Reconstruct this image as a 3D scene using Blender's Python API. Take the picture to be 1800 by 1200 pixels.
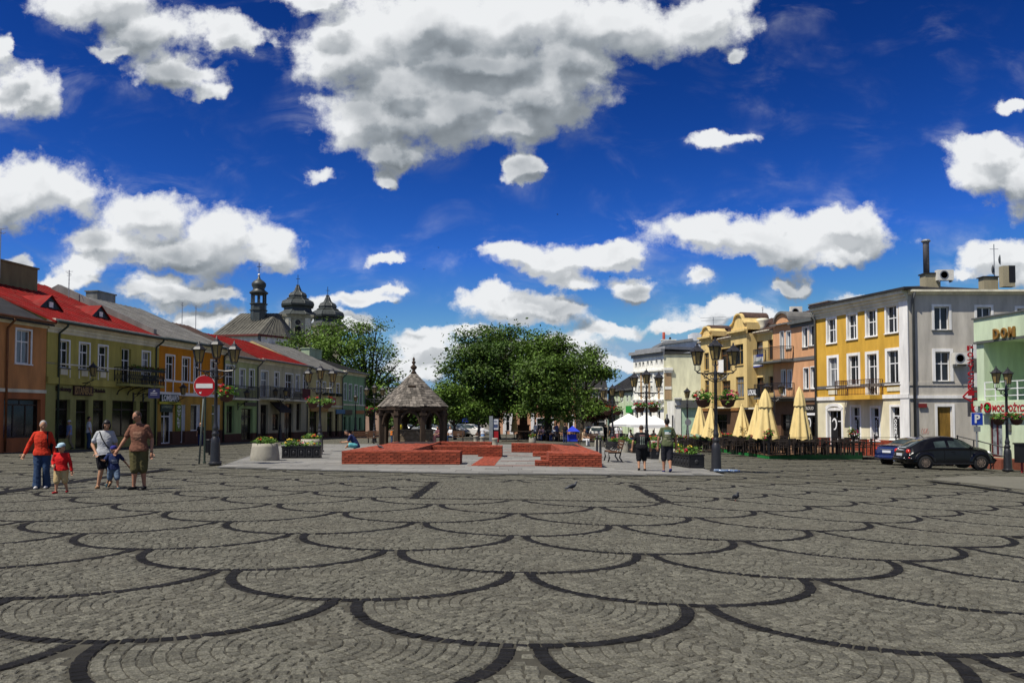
import bpy, bmesh, math, random
import numpy as np
from mathutils import Vector, Matrix
for _o in list(bpy.data.objects): bpy.data.objects.remove(_o)
SC = bpy.context.scene
COL = SC.collection
R = random.Random(7)
RN = np.random.RandomState(11)
PI = math.pi
# ------------------------------------------------------------------ camera
FPX = 1480.0; CXP = 900.0; CAMZ = 1.5; TH = math.radians(2.2)
SH = 133 - FPX*math.tan(TH)
cd = bpy.data.cameras.new('camera'); cam = bpy.data.objects.new('camera', cd); COL.objects.link(cam)
cam.location = (0, 0, CAMZ); cam.rotation_euler = (PI/2+TH, 0, 0)
cd.sensor_width = 36; cd.sensor_fit = 'HORIZONTAL'; cd.lens = 36*FPX/1800; cd.shift_y = SH/1800
cd.clip_start = .1; cd.clip_end = 5000
SC.camera = cam
SC.view_settings.view_transform = 'Standard'; SC.view_settings.look = 'None'
SC.view_settings.gamma = 1; SC.view_settings.use_curve_mapping = False
SC.view_settings.exposure = 0.32
def ray(px, py):
    u = (px-CXP)/FPX; v = (600-py+SH)/FPX
    y = math.cos(TH)-v*math.sin(TH); z = math.sin(TH)+v*math.cos(TH)
    return u/y, z/y
def sp(x):
    x = x/1.5
    return 1.5*(x if x > 30 else math.log1p(math.exp(x)))
def gz(X, Y): return -.0074*Y - .03*sp(min(X, 45))
def gpt(px, py):
    rx, rz = ray(px, py); lo, hi = 1.0, 900.0
    for _ in range(60):
        t = (lo+hi)/2
        if CAMZ+t*rz > gz(t*rx, t): lo = t
        else: hi = t
    return Vector((lo*rx, lo, gz(lo*rx, lo)))
def at(px, py, Y):
    rx, rz = ray(px, py); return Vector((Y*rx, Y, CAMZ+Y*rz))
def gat(px, Y):
    X = Y*(px-CXP)/FPX; return Vector((X, Y, gz(X, Y)))
# ------------------------------------------------------------------ sun and sky
SUND = Vector((-.41, -.30, .86)).normalized()
SEL = math.asin(SUND.z); SAZ = math.atan2(SUND.x, SUND.y)
sl = bpy.data.lights.new('sun', 'SUN'); sl.energy = 4.8; sl.angle = math.radians(.53); sl.color = (1, .94, .83)
so = bpy.data.objects.new('sun', sl); COL.objects.link(so)
so.rotation_euler = (-SUND).to_track_quat('-Z', 'Y').to_euler(); so.location = (0, 0, 60)
W = bpy.data.worlds.new('World'); SC.world = W; W.use_nodes = True
nt = W.node_tree; N = nt.nodes; LK = nt.links; N.clear()
def nd(tree, typ, **kw):
    n = tree.nodes.new(typ)
    for k, v in kw.items(): setattr(n, k, v)
    return n
def setin(n, d):
    for k, v in d.items():
        n.inputs[k].default_value = v
CLOUDS = """165 5 125 46;255 60 95 52;300 128 92 40;372 160 42 20;190 95 45 15;45 168 78 45;0 85 18 38;392 45 54 42;432 75 42 20;560 8 70 28
610 100 110 62;820 115 190 60;700 150 130 52;740 50 170 80;900 40 180 70;1080 45 160 62;1235 42 100 50;650 212 105 55;780 190 160 78;930 165 125 75;1010 120 80 70;690 268 62 30;688 312 32 17;900 225 80 40;918 302 34 32
62 325 110 55;5 350 110 62;135 338 42 38;250 375 98 50;395 408 100 56;330 440 160 45;180 425 75 34;475 440 52 40;150 466 60 20;28 458 34 20;120 498 60 22;310 507 110 28;392 520 40 20;345 560 75 22
676 453 38 18;562 308 32 11;912 538 110 28;865 525 60 22;965 540 65 24;960 455 118 32;1080 440 56 30;892 442 48 24;1000 490 70 13;1112 502 46 20
1350 415 212 40;1250 400 100 34;1480 402 84 38;1385 440 150 26;1520 432 46 30;1262 246 50 19;1322 242 22 8;1735 268 85 42;1795 320 72 62;1722 312 62 38;1775 172 34 14
1755 455 66 38;1795 485 60 30;1700 482 30 12;1300 548 108 26;1232 500 32 15;1385 490 36 20;1470 458 20 10;1250 562 70 18;1535 520 75 14
640 525 60 18;560 540 56 28;690 505 36 12;740 603 62 18;830 582 60 12;1060 577 95 13;730 645 80 24;985 603 120 11;1180 582 44 9;620 575 60 18;900 620 200 14;1040 640 120 14;1300 96 26 14"""
BL = [tuple(map(float, q.split())) for q in CLOUDS.replace('\n', ';').split(';')]
# The cloud layout (soft union of ellipses, in u = x/y and w = z/y) is held as a low rank sum of curves a_k(u) b_k(w)
UMAX, WLO, WHI = .76, -.04, .62; NU, NW, RK = 230, 130, 24
gu, gw = np.meshgrid(np.linspace(-UMAX, UMAX, NU), np.linspace(WLO, WHI, NW), indexing='ij'); acc = None
for cx, cy, a, b in BL:
    ux, uz = ray(cx, cy); l = np.hypot((gu-ux)*FPX/a, (gw-uz)*FPX/b); l = np.minimum(l, 2.6)
    if acc is None: acc = l
    else: h_ = np.maximum(.35-np.abs(acc-l), 0)/.35; acc = np.minimum(acc, l)-h_**3*.35/6
FLD = np.clip(1-1.06*acc, -.75, 1.2)
U_, S_, V_ = np.linalg.svd(FLD+.75, full_matrices=False)
G = bpy.data.node_groups.new('cloud_field', 'ShaderNodeTree')
G.interface.new_socket('P', in_out='INPUT', socket_type='NodeSocketVector')
G.interface.new_socket('Field', in_out='OUTPUT', socket_type='NodeSocketFloat'); G.interface.new_socket('Mass', in_out='OUTPUT', socket_type='NodeSocketFloat')
gi = nd(G, 'NodeGroupInput'); go = nd(G, 'NodeGroupOutput')
w1 = nd(G, 'ShaderNodeTexNoise', noise_dimensions='3D'); setin(w1, {'Scale': 13, 'Detail': 6, 'Roughness': .58})
w2 = nd(G, 'ShaderNodeVectorMath', operation='SUBTRACT'); w2.inputs[1].default_value = (.5, .5, .5)
w3 = nd(G, 'ShaderNodeVectorMath', operation='MULTIPLY_ADD'); w3.inputs[1].default_value = (.085, .075, 0)
G.links.new(gi.outputs[0], w1.inputs['Vector']); G.links.new(w1.outputs['Color'], w2.inputs[0])
G.links.new(w2.outputs[0], w3.inputs[0]); G.links.new(gi.outputs[0], w3.inputs[2])
sp_ = nd(G, 'ShaderNodeSeparateXYZ'); G.links.new(w3.outputs[0], sp_.inputs[0])
mu = nd(G, 'ShaderNodeMapRange'); setin(mu, {1: -UMAX, 2: UMAX, 3: -1., 4: 1.}); G.links.new(sp_.outputs[0], mu.inputs[0])
mw = nd(G, 'ShaderNodeMapRange'); setin(mw, {1: WLO, 2: WHI, 3: -1., 4: 1.}); G.links.new(sp_.outputs[1], mw.inputs[0])
acc = None
for k in range(0, RK, 3):
    outs = []
    for src, cols, npt in ((mu, U_, 116), (mw, V_.T, 66)):
        vc = nd(G, 'ShaderNodeVectorCurve'); mp_ = vc.mapping; mp_.use_clip = False; cbx = nd(G, 'ShaderNodeCombineXYZ')
        for q in range(3): G.links.new(src.outputs[0], cbx.inputs[q])
        for q in range(3):
            f_ = cols[:, k+q]*math.sqrt(S_[k+q]); xs_ = np.linspace(-1, 1, npt); ys_ = np.interp(xs_, np.linspace(-1, 1, len(f_)), f_); c_ = mp_.curves[q]
            c_.points[0].location = (-1, float(ys_[0])); c_.points[1].location = (1, float(ys_[-1]))
            for x_, y_ in zip(xs_[1:-1], ys_[1:-1]): c_.points.new(float(x_), float(y_))
        mp_.update(); G.links.new(cbx.outputs[0], vc.inputs['Vector']); outs.append(vc.outputs[0])
    dt = nd(G, 'ShaderNodeVectorMath', operation='DOT_PRODUCT'); G.links.new(outs[0], dt.inputs[0]); G.links.new(outs[1], dt.inputs[1])
    if acc is None: acc = dt.outputs['Value']
    else:
        s = nd(G, 'ShaderNodeMath', operation='ADD'); G.links.new(acc, s.inputs[0]); G.links.new(dt.outputs['Value'], s.inputs[1]); acc = s.outputs[0]
n2 = nd(G, 'ShaderNodeTexNoise', noise_dimensions='3D'); setin(n2, {'Scale': 24, 'Detail': 8, 'Roughness': .65})
G.links.new(gi.outputs[0], n2.inputs['Vector'])
a2 = nd(G, 'ShaderNodeMath', operation='MULTIPLY_ADD'); a2.inputs[1].default_value = 1.5; G.links.new(n2.outputs['Fac'], a2.inputs[0]); G.links.new(acc, a2.inputs[2])
a3 = nd(G, 'ShaderNodeMath', operation='SUBTRACT'); a3.inputs[1].default_value = .66+.75; G.links.new(a2.outputs[0], a3.inputs[0])
G.links.new(a3.outputs[0], go.inputs[0])
n3 = nd(G, 'ShaderNodeTexNoise', noise_dimensions='3D'); setin(n3, {'Scale': 11, 'Detail': 4.5, 'Roughness': .5}); G.links.new(gi.outputs[0], n3.inputs['Vector'])
a4 = nd(G, 'ShaderNodeMath', operation='MULTIPLY_ADD'); a4.inputs[1].default_value = 1.3; G.links.new(n3.outputs['Fac'], a4.inputs[0]); G.links.new(acc, a4.inputs[2])
a5 = nd(G, 'ShaderNodeMath', operation='SUBTRACT'); a5.inputs[1].default_value = .62+.75; G.links.new(a4.outputs[0], a5.inputs[0]); G.links.new(a5.outputs[0], go.inputs[1])
tc = nd(nt, 'ShaderNodeTexCoord'); sx = nd(nt, 'ShaderNodeSeparateXYZ'); LK.new(tc.outputs['Generated'], sx.inputs[0])
def math_(op, a, b=None, c=None, clamp=False):
    n = nd(nt, 'ShaderNodeMath', operation=op); n.use_clamp = clamp
    for i, v in enumerate((a, b, c)):
        if v is None: continue
        if isinstance(v, (int, float)): n.inputs[i].default_value = v
        else: LK.new(v, n.inputs[i])
    return n.outputs[0]
def mrange(v, a, b, c=0., d=1., smooth=True):
    n = nd(nt, 'ShaderNodeMapRange'); n.interpolation_type = 'SMOOTHSTEP' if smooth else 'LINEAR'
    LK.new(v, n.inputs[0])
    for i, q in enumerate((a, b, c, d)): n.inputs[i+1].default_value = q
    return n.outputs[0]
ay = math_('MAXIMUM', math_('ABSOLUTE', sx.outputs[1]), .3)
pu = math_('DIVIDE', sx.outputs[0], ay); pw = math_('DIVIDE', sx.outputs[2], ay)
cb = nd(nt, 'ShaderNodeCombineXYZ'); LK.new(pu, cb.inputs[0]); LK.new(pw, cb.inputs[1])
def field(dx, dy):
    v = nd(nt, 'ShaderNodeVectorMath', operation='ADD'); LK.new(cb.outputs[0], v.inputs[0]); v.inputs[1].default_value = (dx, dy, 0)
    g = nd(nt, 'ShaderNodeGroup'); g.node_tree = G; LK.new(v.outputs[0], g.inputs[0]); return g.outputs
# beyond the part of the sky laid out above, the same kind of scattered cumulus goes on
gnz = nd(nt, 'ShaderNodeTexNoise'); setin(gnz, {'Scale': 3.2, 'Detail': 6., 'Roughness': .55}); LK.new(tc.outputs['Generated'], gnz.inputs['Vector'])
gen = math_('MULTIPLY', math_('SUBTRACT', gnz.outputs['Fac'], .535), 4.)
outm = math_('MAXIMUM', math_('MAXIMUM', mrange(math_('ABSOLUTE', pu), .66, .76), mrange(pw, .53, .62)), mrange(sx.outputs[1], .5, .35), clamp=True)
def both(f): return math_('ADD', math_('MULTIPLY', f, math_('SUBTRACT', 1., outm)), math_('MULTIPLY', gen, outm))
q0 = field(0, 0); q1 = field(-.010, .020); q2 = field(-.022, .055)
f0 = both(q0[0]); m0 = both(q0[1]); m1 = both(q1[1]); m2 = both(q2[1])
wn = nd(nt, 'ShaderNodeTexNoise'); setin(wn, {'Scale': 1., 'Detail': 7., 'Roughness': .6, 'Distortion': .6}); wv = nd(nt, 'ShaderNodeVectorMath', operation='MULTIPLY'); wv.inputs[1].default_value = (9, 17, 1); LK.new(cb.outputs[0], wv.inputs[0]); LK.new(wv.outputs[0], wn.inputs['Vector'])
veil = math_('MULTIPLY', math_('MULTIPLY', mrange(m0, -.95, .1), mrange(wn.outputs['Fac'], .46, .80)), .46)      # thin torn edges round the heaps
dens = math_('MAXIMUM', mrange(f0, -.15, .40), veil)
sh1 = mrange(math_('SUBTRACT', m1, m0), -.34, .34)          # slope away from the sun
sh2 = mrange(m2, -.15, .80)                                 # cloud lying sunward
sh3 = mrange(m0, .2, 1.1)
lit = math_('SUBTRACT', math_('SUBTRACT', math_('SUBTRACT', 1.16, math_('MULTIPLY', sh1, .48)), math_('MULTIPLY', sh2, .40)), math_('MULTIPLY', sh3, .25), clamp=True)
cr = nd(nt, 'ShaderNodeValToRGB'); cr.color_ramp.elements[0].color = (.10, .125, .15, 1); cr.color_ramp.elements[1].color = (.98, 1.0, 1.02, 1)
e = cr.color_ramp.elements.new(.45); e.color = (.36, .40, .44, 1)
LK.new(lit, cr.inputs[0])
sky = nd(nt, 'ShaderNodeTexSky', sky_type='NISHITA'); sky.sun_disc = False
sky.sun_elevation = SEL; sky.sun_rotation = SAZ; sky.altitude = 200; sky.air_density = 1.0; sky.dust_density = .3; sky.ozone_density = 3.0
# the deep, polarised blue of the photograph: each channel of the sky gets more contrast
sc_ = nd(nt, 'ShaderNodeSeparateColor'); LK.new(sky.outputs[0], sc_.inputs[0]); cc_ = nd(nt, 'ShaderNodeCombineColor')
for q, (k_, p_, m_) in enumerate(((.020, 3.2, 1.9), (.056, 2.4, 3.3), (.079, 2.4, 4.9))): LK.new(math_('MINIMUM', math_('MULTIPLY', math_('POWER', sc_.outputs[q], p_), k_), m_), cc_.inputs[q])
mx = nd(nt, 'ShaderNodeMix', data_type='RGBA'); LK.new(dens, mx.inputs[0]); LK.new(cc_.outputs[0], mx.inputs[6])
csc = nd(nt, 'ShaderNodeVectorMath', operation='SCALE'); LK.new(cr.outputs[0], csc.inputs[0]); csc.inputs[3].default_value = 6.9
LK.new(csc.outputs[0], mx.inputs[7])
bg = nd(nt, 'ShaderNodeBackground'); bg.inputs[1].default_value = .1; LK.new(mx.outputs[2], bg.inputs[0])
W.cycles.sampling_method = 'MANUAL'; W.cycles.sample_map_resolution = 512
wo = nd(nt, 'ShaderNodeOutputWorld'); LK.new(bg.outputs[0], wo.inputs[0])
# ------------------------------------------------------------------ materials
MATS = {}
def mat(name, col, rough=.8, var=.18, scale=2.5, bump=0., bscale=60., metal=0., spec=.3, streak=False, island=0., dirt=0., emit=None, trans=0., coat=0.):
    if name in MATS: return MATS[name]
    m = bpy.data.materials.new(name); m.use_nodes = True; t = m.node_tree; t.nodes.clear()
    out = nd(t, 'ShaderNodeOutputMaterial'); b = nd(t, 'ShaderNodeBsdfPrincipled')
    t.links.new(b.outputs[0], out.inputs[0])
    b.inputs['Roughness'].default_value = rough; b.inputs['Metallic'].default_value = metal
    b.inputs['Specular IOR Level'].default_value = spec; b.inputs['Coat Weight'].default_value = coat; b.inputs['Coat Roughness'].default_value = .05
    tc = nd(t, 'ShaderNodeTexCoord'); vec = tc.outputs['Object']
    mp = nd(t, 'ShaderNodeMapping'); t.links.new(vec, mp.inputs[0])
    if streak: mp.inputs['Scale'].default_value = (1, 1, .22)
    n1 = nd(t, 'ShaderNodeTexNoise'); setin(n1, {'Scale': scale, 'Detail': 6., 'Roughness': .62}); t.links.new(mp.outputs[0], n1.inputs['Vector'])
    rp = nd(t, 'ShaderNodeMapRange'); t.links.new(n1.outputs['Fac'], rp.inputs[0]); setin(rp, {1: .3, 2: .7, 3: 1-var, 4: 1+var})
    hs = nd(t, 'ShaderNodeVectorMath', operation='SCALE'); hs.inputs[0].default_value = col[:3]; t.links.new(rp.outputs[0], hs.inputs[3])
    c = hs.outputs[0]
    if island:
        gg = nd(t, 'ShaderNodeNewGeometry'); oi = nd(t, 'ShaderNodeObjectInfo')
        ad = nd(t, 'ShaderNodeMath', operation='ADD'); t.links.new(gg.outputs['Random Per Island'], ad.inputs[0]); t.links.new(oi.outputs['Random'], ad.inputs[1])
        fr = nd(t, 'ShaderNodeMath', operation='FRACT'); t.links.new(ad.outputs[0], fr.inputs[0])
        r2 = nd(t, 'ShaderNodeMapRange'); t.links.new(fr.outputs[0], r2.inputs[0]); setin(r2, {3: 1-island, 4: 1+island})
        h2 = nd(t, 'ShaderNodeVectorMath', operation='SCALE'); t.links.new(c, h2.inputs[0]); t.links.new(r2.outputs[0], h2.inputs[3]); c = h2.outputs[0]
    if dirt:
        n3 = nd(t, 'ShaderNodeTexNoise'); setin(n3, {'Scale': .9, 'Detail': 8., 'Roughness': .7}); t.links.new(mp.outputs[0], n3.inputs['Vector'])
        r3 = nd(t, 'ShaderNodeMapRange'); t.links.new(n3.outputs['Fac'], r3.inputs[0]); setin(r3, {1: .48, 2: .75, 3: 0., 4: dirt})
        m3 = nd(t, 'ShaderNodeMix', data_type='RGBA'); t.links.new(r3.outputs[0], m3.inputs[0]); t.links.new(c, m3.inputs[6]); m3.inputs[7].default_value = (.09, .08, .06, 1); c = m3.outputs[2]
    t.links.new(c, b.inputs['Base Color'])
    if bump:
        n4 = nd(t, 'ShaderNodeTexNoise'); setin(n4, {'Scale': bscale, 'Detail': 4.}); t.links.new(vec, n4.inputs['Vector'])
        bp = nd(t, 'ShaderNodeBump'); bp.inputs['Strength'].default_value = bump; bp.inputs['Distance'].default_value = .02
        t.links.new(n4.outputs['Fac'], bp.inputs['Height']); t.links.new(bp.outputs[0], b.inputs['Normal'])
    if emit: b.inputs['Emission Color'].default_value = (*emit[:3], 1); b.inputs['Emission Strength'].default_value = emit[3]
    if trans:
        tr = nd(t, 'ShaderNodeBsdfTranslucent'); t.links.new(c, tr.inputs[0]); ms = nd(t, 'ShaderNodeMixShader'); ms.inputs[0].default_value = trans
        t.links.new(b.outputs[0], ms.inputs[1]); t.links.new(tr.outputs[0], ms.inputs[2]); t.links.new(ms.outputs[0], out.inputs[0])
    MATS[name] = m
    return m
def plaster(name, col, dirt=.35): return mat(name, col, .9, .2, 1.6, .25, 45, streak=True, dirt=dirt, spec=.15)
def paint(name, col, rough=.55, var=.08, **k): return mat(name, col, rough, var, 4., **k)
GLASS = mat('dark_window_glass', (.014, .017, .021), .06, .5, 1.2, spec=.4)
GLASS2 = mat('curtained_window_glass', (.16, .17, .18), .12, .6, 5., spec=.6, streak=True)
SHOPG = mat('shop_glass', (.012, .010, .009), .08, .9, 2.2, spec=.28)
WHITE = paint('white_frame_paint', (.74, .74, .73))
TRIM = plaster('cream_trim_plaster', (.66, .62, .48), .2)
IRON = mat('black_iron', (.013, .013, .015), .45, .3, 6, .1, 80, spec=.5)
STEEL = mat('galvanised_steel', (.30, .31, .32), .45, .2, 5, metal=.6)
BLACKP = paint('black_paint', (.012, .012, .013), .4)
RUBBER = mat('tyre_rubber', (.016, .016, .016), .9)
# ------------------------------------------------------------------ mesh builder
class MB:
    def __init__(s): s.v = []; s.f = []; s.m = []
    def add(s, vs, fs, mi=0):
        o = len(s.v); s.v.extend([tuple(q) for q in vs]); s.f.extend([tuple(i+o for i in f) for f in fs]); s.m.extend([mi]*len(fs)); return s
    def box(s, x0, x1, y0, y1, z0, z1, mi=0, M=None):
        vs = [(x, y, z) for z in (z0, z1) for x, y in ((x0, y0), (x1, y0), (x1, y1), (x0, y1))]
        if M is not None: vs = [M @ Vector(q) for q in vs]
        return s.add(vs, [(3, 2, 1, 0), (4, 5, 6, 7), (0, 1, 5, 4), (1, 2, 6, 5), (2, 3, 7, 6), (3, 0, 4, 7)], mi)
    def bar(s, p, q, w, h=None, mi=0):
        h = h or w; p = Vector(p); q = Vector(q); d = q-p; L = d.length
        if L < 1e-6: return s
        M = Matrix.Translation(p) @ d.to_track_quat('X', 'Z').to_matrix().to_4x4()
        return s.box(0, L, -w/2, w/2, -h/2, h/2, mi, M)
    def tube(s, pts, r, n=6, mi=0, cap=True):
        pts = [Vector(p) for p in pts]; rs = r if isinstance(r, (list, tuple)) else [r]*len(pts)
        vs = []; k = len(pts); up = None
        for i, p in enumerate(pts):
            d = (pts[min(i+1, k-1)]-pts[max(i-1, 0)])
            d = d.normalized() if d.length > 1e-9 else Vector((0, 0, 1))
            if up is None:
                up = Vector((0, 0, 1)) if abs(d.z) < .9 else Vector((1, 0, 0))
            a = d.cross(up)
            if a.length < 1e-4: a = d.cross(Vector((0, 1, 0)))
            a.normalize(); b = d.cross(a); up = -b if False else up
            for j in range(n):
                t = 2*PI*j/n; vs.append(p+a*(rs[i]*math.cos(t))+b*(rs[i]*math.sin(t)))
        fs = [(i*n+j, i*n+(j+1) % n, (i+1)*n+(j+1) % n, (i+1)*n+j) for i in range(k-1) for j in range(n)]
        if cap: fs += [tuple(range(n-1, -1, -1)), tuple((k-1)*n+j for j in range(n))]
        return s.add(vs, fs, mi)
    def lathe(s, prof, n=12, c=(0, 0, 0), mi=0, ang=0., sx=1., sy=1., cap=True):
        vs = []; k = len(prof)
        for r, z in prof:
            for j in range(n):
                t = ang+2*PI*j/n; vs.append((c[0]+r*sx*math.cos(t), c[1]+r*sy*math.sin(t), c[2]+z))
        fs = [(i*n+j, i*n+(j+1) % n, (i+1)*n+(j+1) % n, (i+1)*n+j) for i in range(k-1) for j in range(n)]
        if cap: fs += [tuple(range(n-1, -1, -1)), tuple((k-1)*n+j for j in range(n))]
        return s.add(vs, fs, mi)
    def ell(s, c, rx, ry, rz, n=10, m=6, mi=0, M=None):
        vs = []; fs = []
        for i in range(m+1):
            a = -PI/2+PI*i/m
            for j in range(n):
                t = 2*PI*j/n; q = Vector((rx*math.cos(a)*math.cos(t), ry*math.cos(a)*math.sin(t), rz*math.sin(a)))
                if M is not None: q = M @ q
                vs.append((c[0]+q[0], c[1]+q[1], c[2]+q[2]))
        for i in range(m):
            for j in range(n): fs.append((i*n+j, i*n+(j+1) % n, (i+1)*n+(j+1) % n, (i+1)*n+j))
        return s.add(vs, fs, mi)
    def prism(s, poly, y0, y1, mi=0, M=None):      # polygon in xz, extruded along y
        k = len(poly); vs = [(x, y0, z) for x, z in poly]+[(x, y1, z) for x, z in poly]
        if M is not None: vs = [M @ Vector(q) for q in vs]
        fs = [tuple(range(k)), tuple(range(2*k-1, k-1, -1))]+[(i, i+k, (i+1) % k+k, (i+1) % k) for i in range(k)]
        return s.add(vs, fs, mi)
    def slab(s, poly, z0, z1, mi=0):               # polygon in xy, extruded along z
        k = len(poly); vs = [(x, y, z0) for x, y in poly]+[(x, y, z1) for x, y in poly]
        fs = [tuple(range(k-1, -1, -1)), tuple(range(k, 2*k))]+[(i, (i+1) % k, (i+1) % k+k, i+k) for i in range(k)]
        return s.add(vs, fs, mi)
    def xform(s, M): s.v = [tuple(M @ Vector(q)) for q in s.v]; return s
    def mesh(s, name, mats, smooth=False):
        me = bpy.data.meshes.new(name); me.from_pydata(s.v, [], s.f)
        for q in (mats if isinstance(mats, (list, tuple)) else [mats]): me.materials.append(q)
        if len(set(s.m)) > 1: me.polygons.foreach_set('material_index', s.m)
        if smooth: me.polygons.foreach_set('use_smooth', [True]*len(s.f))
        return me
    def build(s, name, mats, parent=None, smooth=False, loc=None, rz=0., fix=True):
        me = s.mesh(name, mats, smooth)
        if fix:
            bm = bmesh.new(); bm.from_mesh(me); bmesh.ops.recalc_face_normals(bm, faces=bm.faces); bm.to_mesh(me); bm.free()
        return link(name, me, parent, loc, rz)
def link(name, me, parent=None, loc=None, rz=0.):
    o = bpy.data.objects.new(name, me); COL.objects.link(o)
    if parent is not None: o.parent = parent; KIDS.setdefault(parent.name, []).append(o)
    if loc is not None: o.location = loc
    if rz: o.rotation_euler = (0, 0, rz)
    return o
KIDS = {}
def tag(o, label=None, cat=None, group=None, kind=None):
    for k, v in (('label', label), ('category', cat), ('group', group), ('kind', kind)):
        if v: o[k] = v
    return o
def thing(name, label, cat, loc=(0, 0, 0), rz=0., group=None):
    o = bpy.data.objects.new(name, None); COL.objects.link(o); o.location = loc; o.rotation_euler = (0, 0, rz); o.empty_display_size = .2
    return tag(o, label, cat, group)
def copy_tree(o, parent=None):
    c = o.copy(); COL.objects.link(c)
    if parent is not None: c.parent = parent; KIDS.setdefault(parent.name, []).append(c)
    for ch in list(KIDS.get(o.name, [])): copy_tree(ch, c)
    return c
def dup(o, loc, rz, label=None, group=None, scale=None):
    c = copy_tree(o); c.location = loc; c.rotation_euler = (0, 0, rz)
    if label: c['label'] = label
    if group: c['group'] = group
    if scale: c.scale = (scale,)*3
    return c
TXT = {}
def text_mb(mb, s, M, w, h, mi=0, depth=.02, bold=0.0):
    """lettering s fitted to w x h in the local xz plane (x right, z up, front at -y), placed by matrix M (origin = lower left)"""
    key = (s, bold)
    if key not in TXT:
        cu = bpy.data.curves.new('t', 'FONT'); cu.body = s; cu.extrude = .05; cu.offset = bold; cu.resolution_u = 2
        ob = bpy.data.objects.new('t', cu); COL.objects.link(ob)
        dg = bpy.context.evaluated_depsgraph_get(); me = bpy.data.meshes.new_from_object(ob.evaluated_get(dg))
        vs = [tuple(v.co) for v in me.vertices]; fs = [tuple(p.vertices) for p in me.polygons]
        bpy.data.objects.remove(ob); bpy.data.curves.remove(cu); bpy.data.meshes.remove(me)
        TXT[key] = (vs, fs)
    vs, fs = TXT[key]
    x0 = min(v[0] for v in vs); x1 = max(v[0] for v in vs); y0 = min(v[1] for v in vs); y1 = max(v[1] for v in vs)
    q = [M @ Vector(((v[0]-x0)/(x1-x0)*w, -depth*(v[2]/.1+.5), (v[1]-y0)/max(1e-6, y1-y0)*h)) for v in vs]
    return mb.add(q, fs, mi)
def TR(x, y, z, rz=0.): return Matrix.Translation((x, y, z)) @ Matrix.Rotation(rz, 4, 'Z')
# ------------------------------------------------------------------ ground
def gzn(X, Y):
    x = np.minimum(X, 45)/1.5
    return -.0074*Y-.03*1.5*np.where(x > 30, x, np.log1p(np.exp(np.minimum(x, 30))))
def cobble_mat():
    m = bpy.data.materials.new('granite_cobble_paving'); m.use_nodes = True; t = m.node_tree; b = t.nodes['Principled BSDF']
    tc = nd(t, 'ShaderNodeTexCoord'); v = nd(t, 'ShaderNodeTexVoronoi', feature='DISTANCE_TO_EDGE'); v.inputs['Scale'].default_value = 9.5
    v2 = nd(t, 'ShaderNodeTexVoronoi'); v2.inputs['Scale'].default_value = 9.5
    t.links.new(tc.outputs['Object'], v.inputs['Vector']); t.links.new(tc.outputs['Object'], v2.inputs['Vector'])
    sx = nd(t, 'ShaderNodeSeparateColor'); t.links.new(v2.outputs['Color'], sx.inputs[0])
    r = nd(t, 'ShaderNodeValToRGB'); r.color_ramp.elements[0].color = (.080, .077, .057, 1); r.color_ramp.elements[1].color = (.142, .136, .106, 1); t.links.new(sx.outputs[0], r.inputs[0])
    n = nd(t, 'ShaderNodeTexNoise'); setin(n, {'Scale': .35, 'Detail': 7., 'Roughness': .65}); t.links.new(tc.outputs['Object'], n.inputs['Vector'])
    q = nd(t, 'ShaderNodeMapRange'); setin(q, {1: .3, 2: .7, 3: .78, 4: 1.2}); t.links.new(n.outputs['Fac'], q.inputs[0])
    sc = nd(t, 'ShaderNodeVectorMath', operation='SCALE'); t.links.new(r.outputs[0], sc.inputs[0]); t.links.new(q.outputs[0], sc.inputs[3])
    e = nd(t, 'ShaderNodeMapRange'); setin(e, {1: .0, 2: .10, 3: .38, 4: 1.}); t.links.new(v.outputs['Distance'], e.inputs[0])
    s2 = nd(t, 'ShaderNodeVectorMath', operation='SCALE'); t.links.new(sc.outputs[0], s2.inputs[0]); t.links.new(e.outputs[0], s2.inputs[3])
    t.links.new(s2.outputs[0], b.inputs['Base Color']); b.inputs['Roughness'].default_value = .85; b.inputs['Specular IOR Level'].default_value = .15
    bp = nd(t, 'ShaderNodeBump'); bp.inputs['Strength'].default_value = .7; bp.inputs['Distance'].default_value = .03; t.links.new(e.outputs[0], bp.inputs['Height']); t.links.new(bp.outputs[0], b.inputs['Normal'])
    return m
GROUND = cobble_mat()
xs = [-900, -500, -300, -200, -140, -100, -75, -60, -50, -42, -36, -30, -26, -22, -18, -15, -12]+list(range(-10, 31))+[33, 36, 40, 44, 48, 60, 80, 110, 150, 220, 320, 500, 900]
ys = [-60, -30, -15, -8, -4]+list(range(0, 62, 2))+[65, 70, 76, 84, 92, 100, 115, 135, 160, 200, 260, 350, 500, 800, 1500]
me = bpy.data.meshes.new('ground')
me.from_pydata([(x, y, gz(x, y)-.016) for y in ys for x in xs], [], [(j*len(xs)+i, j*len(xs)+i+1, (j+1)*len(xs)+i+1, (j+1)*len(xs)+i) for j in range(len(ys)-1) for i in range(len(xs)-1)])
me.materials.append(GROUND); ground = tag(link('ground', me), kind='structure')
NEAR = 24.0
def strip_sheet(name, pts_l, pts_r, m, dz, parent=None, kind=None):
    vs = []; 
    for a, b in zip(pts_l, pts_r): vs += [(a[0], a[1], gz(a[0], a[1])+dz), (b[0], b[1], gz(b[0], b[1])+dz)]
    mb = MB().add(vs, [(2*i, 2*i+1, 2*i+3, 2*i+2) for i in range(len(pts_l)-1)])
    o = mb.build(name, m, parent)
    return tag(o, kind=kind)
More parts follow.
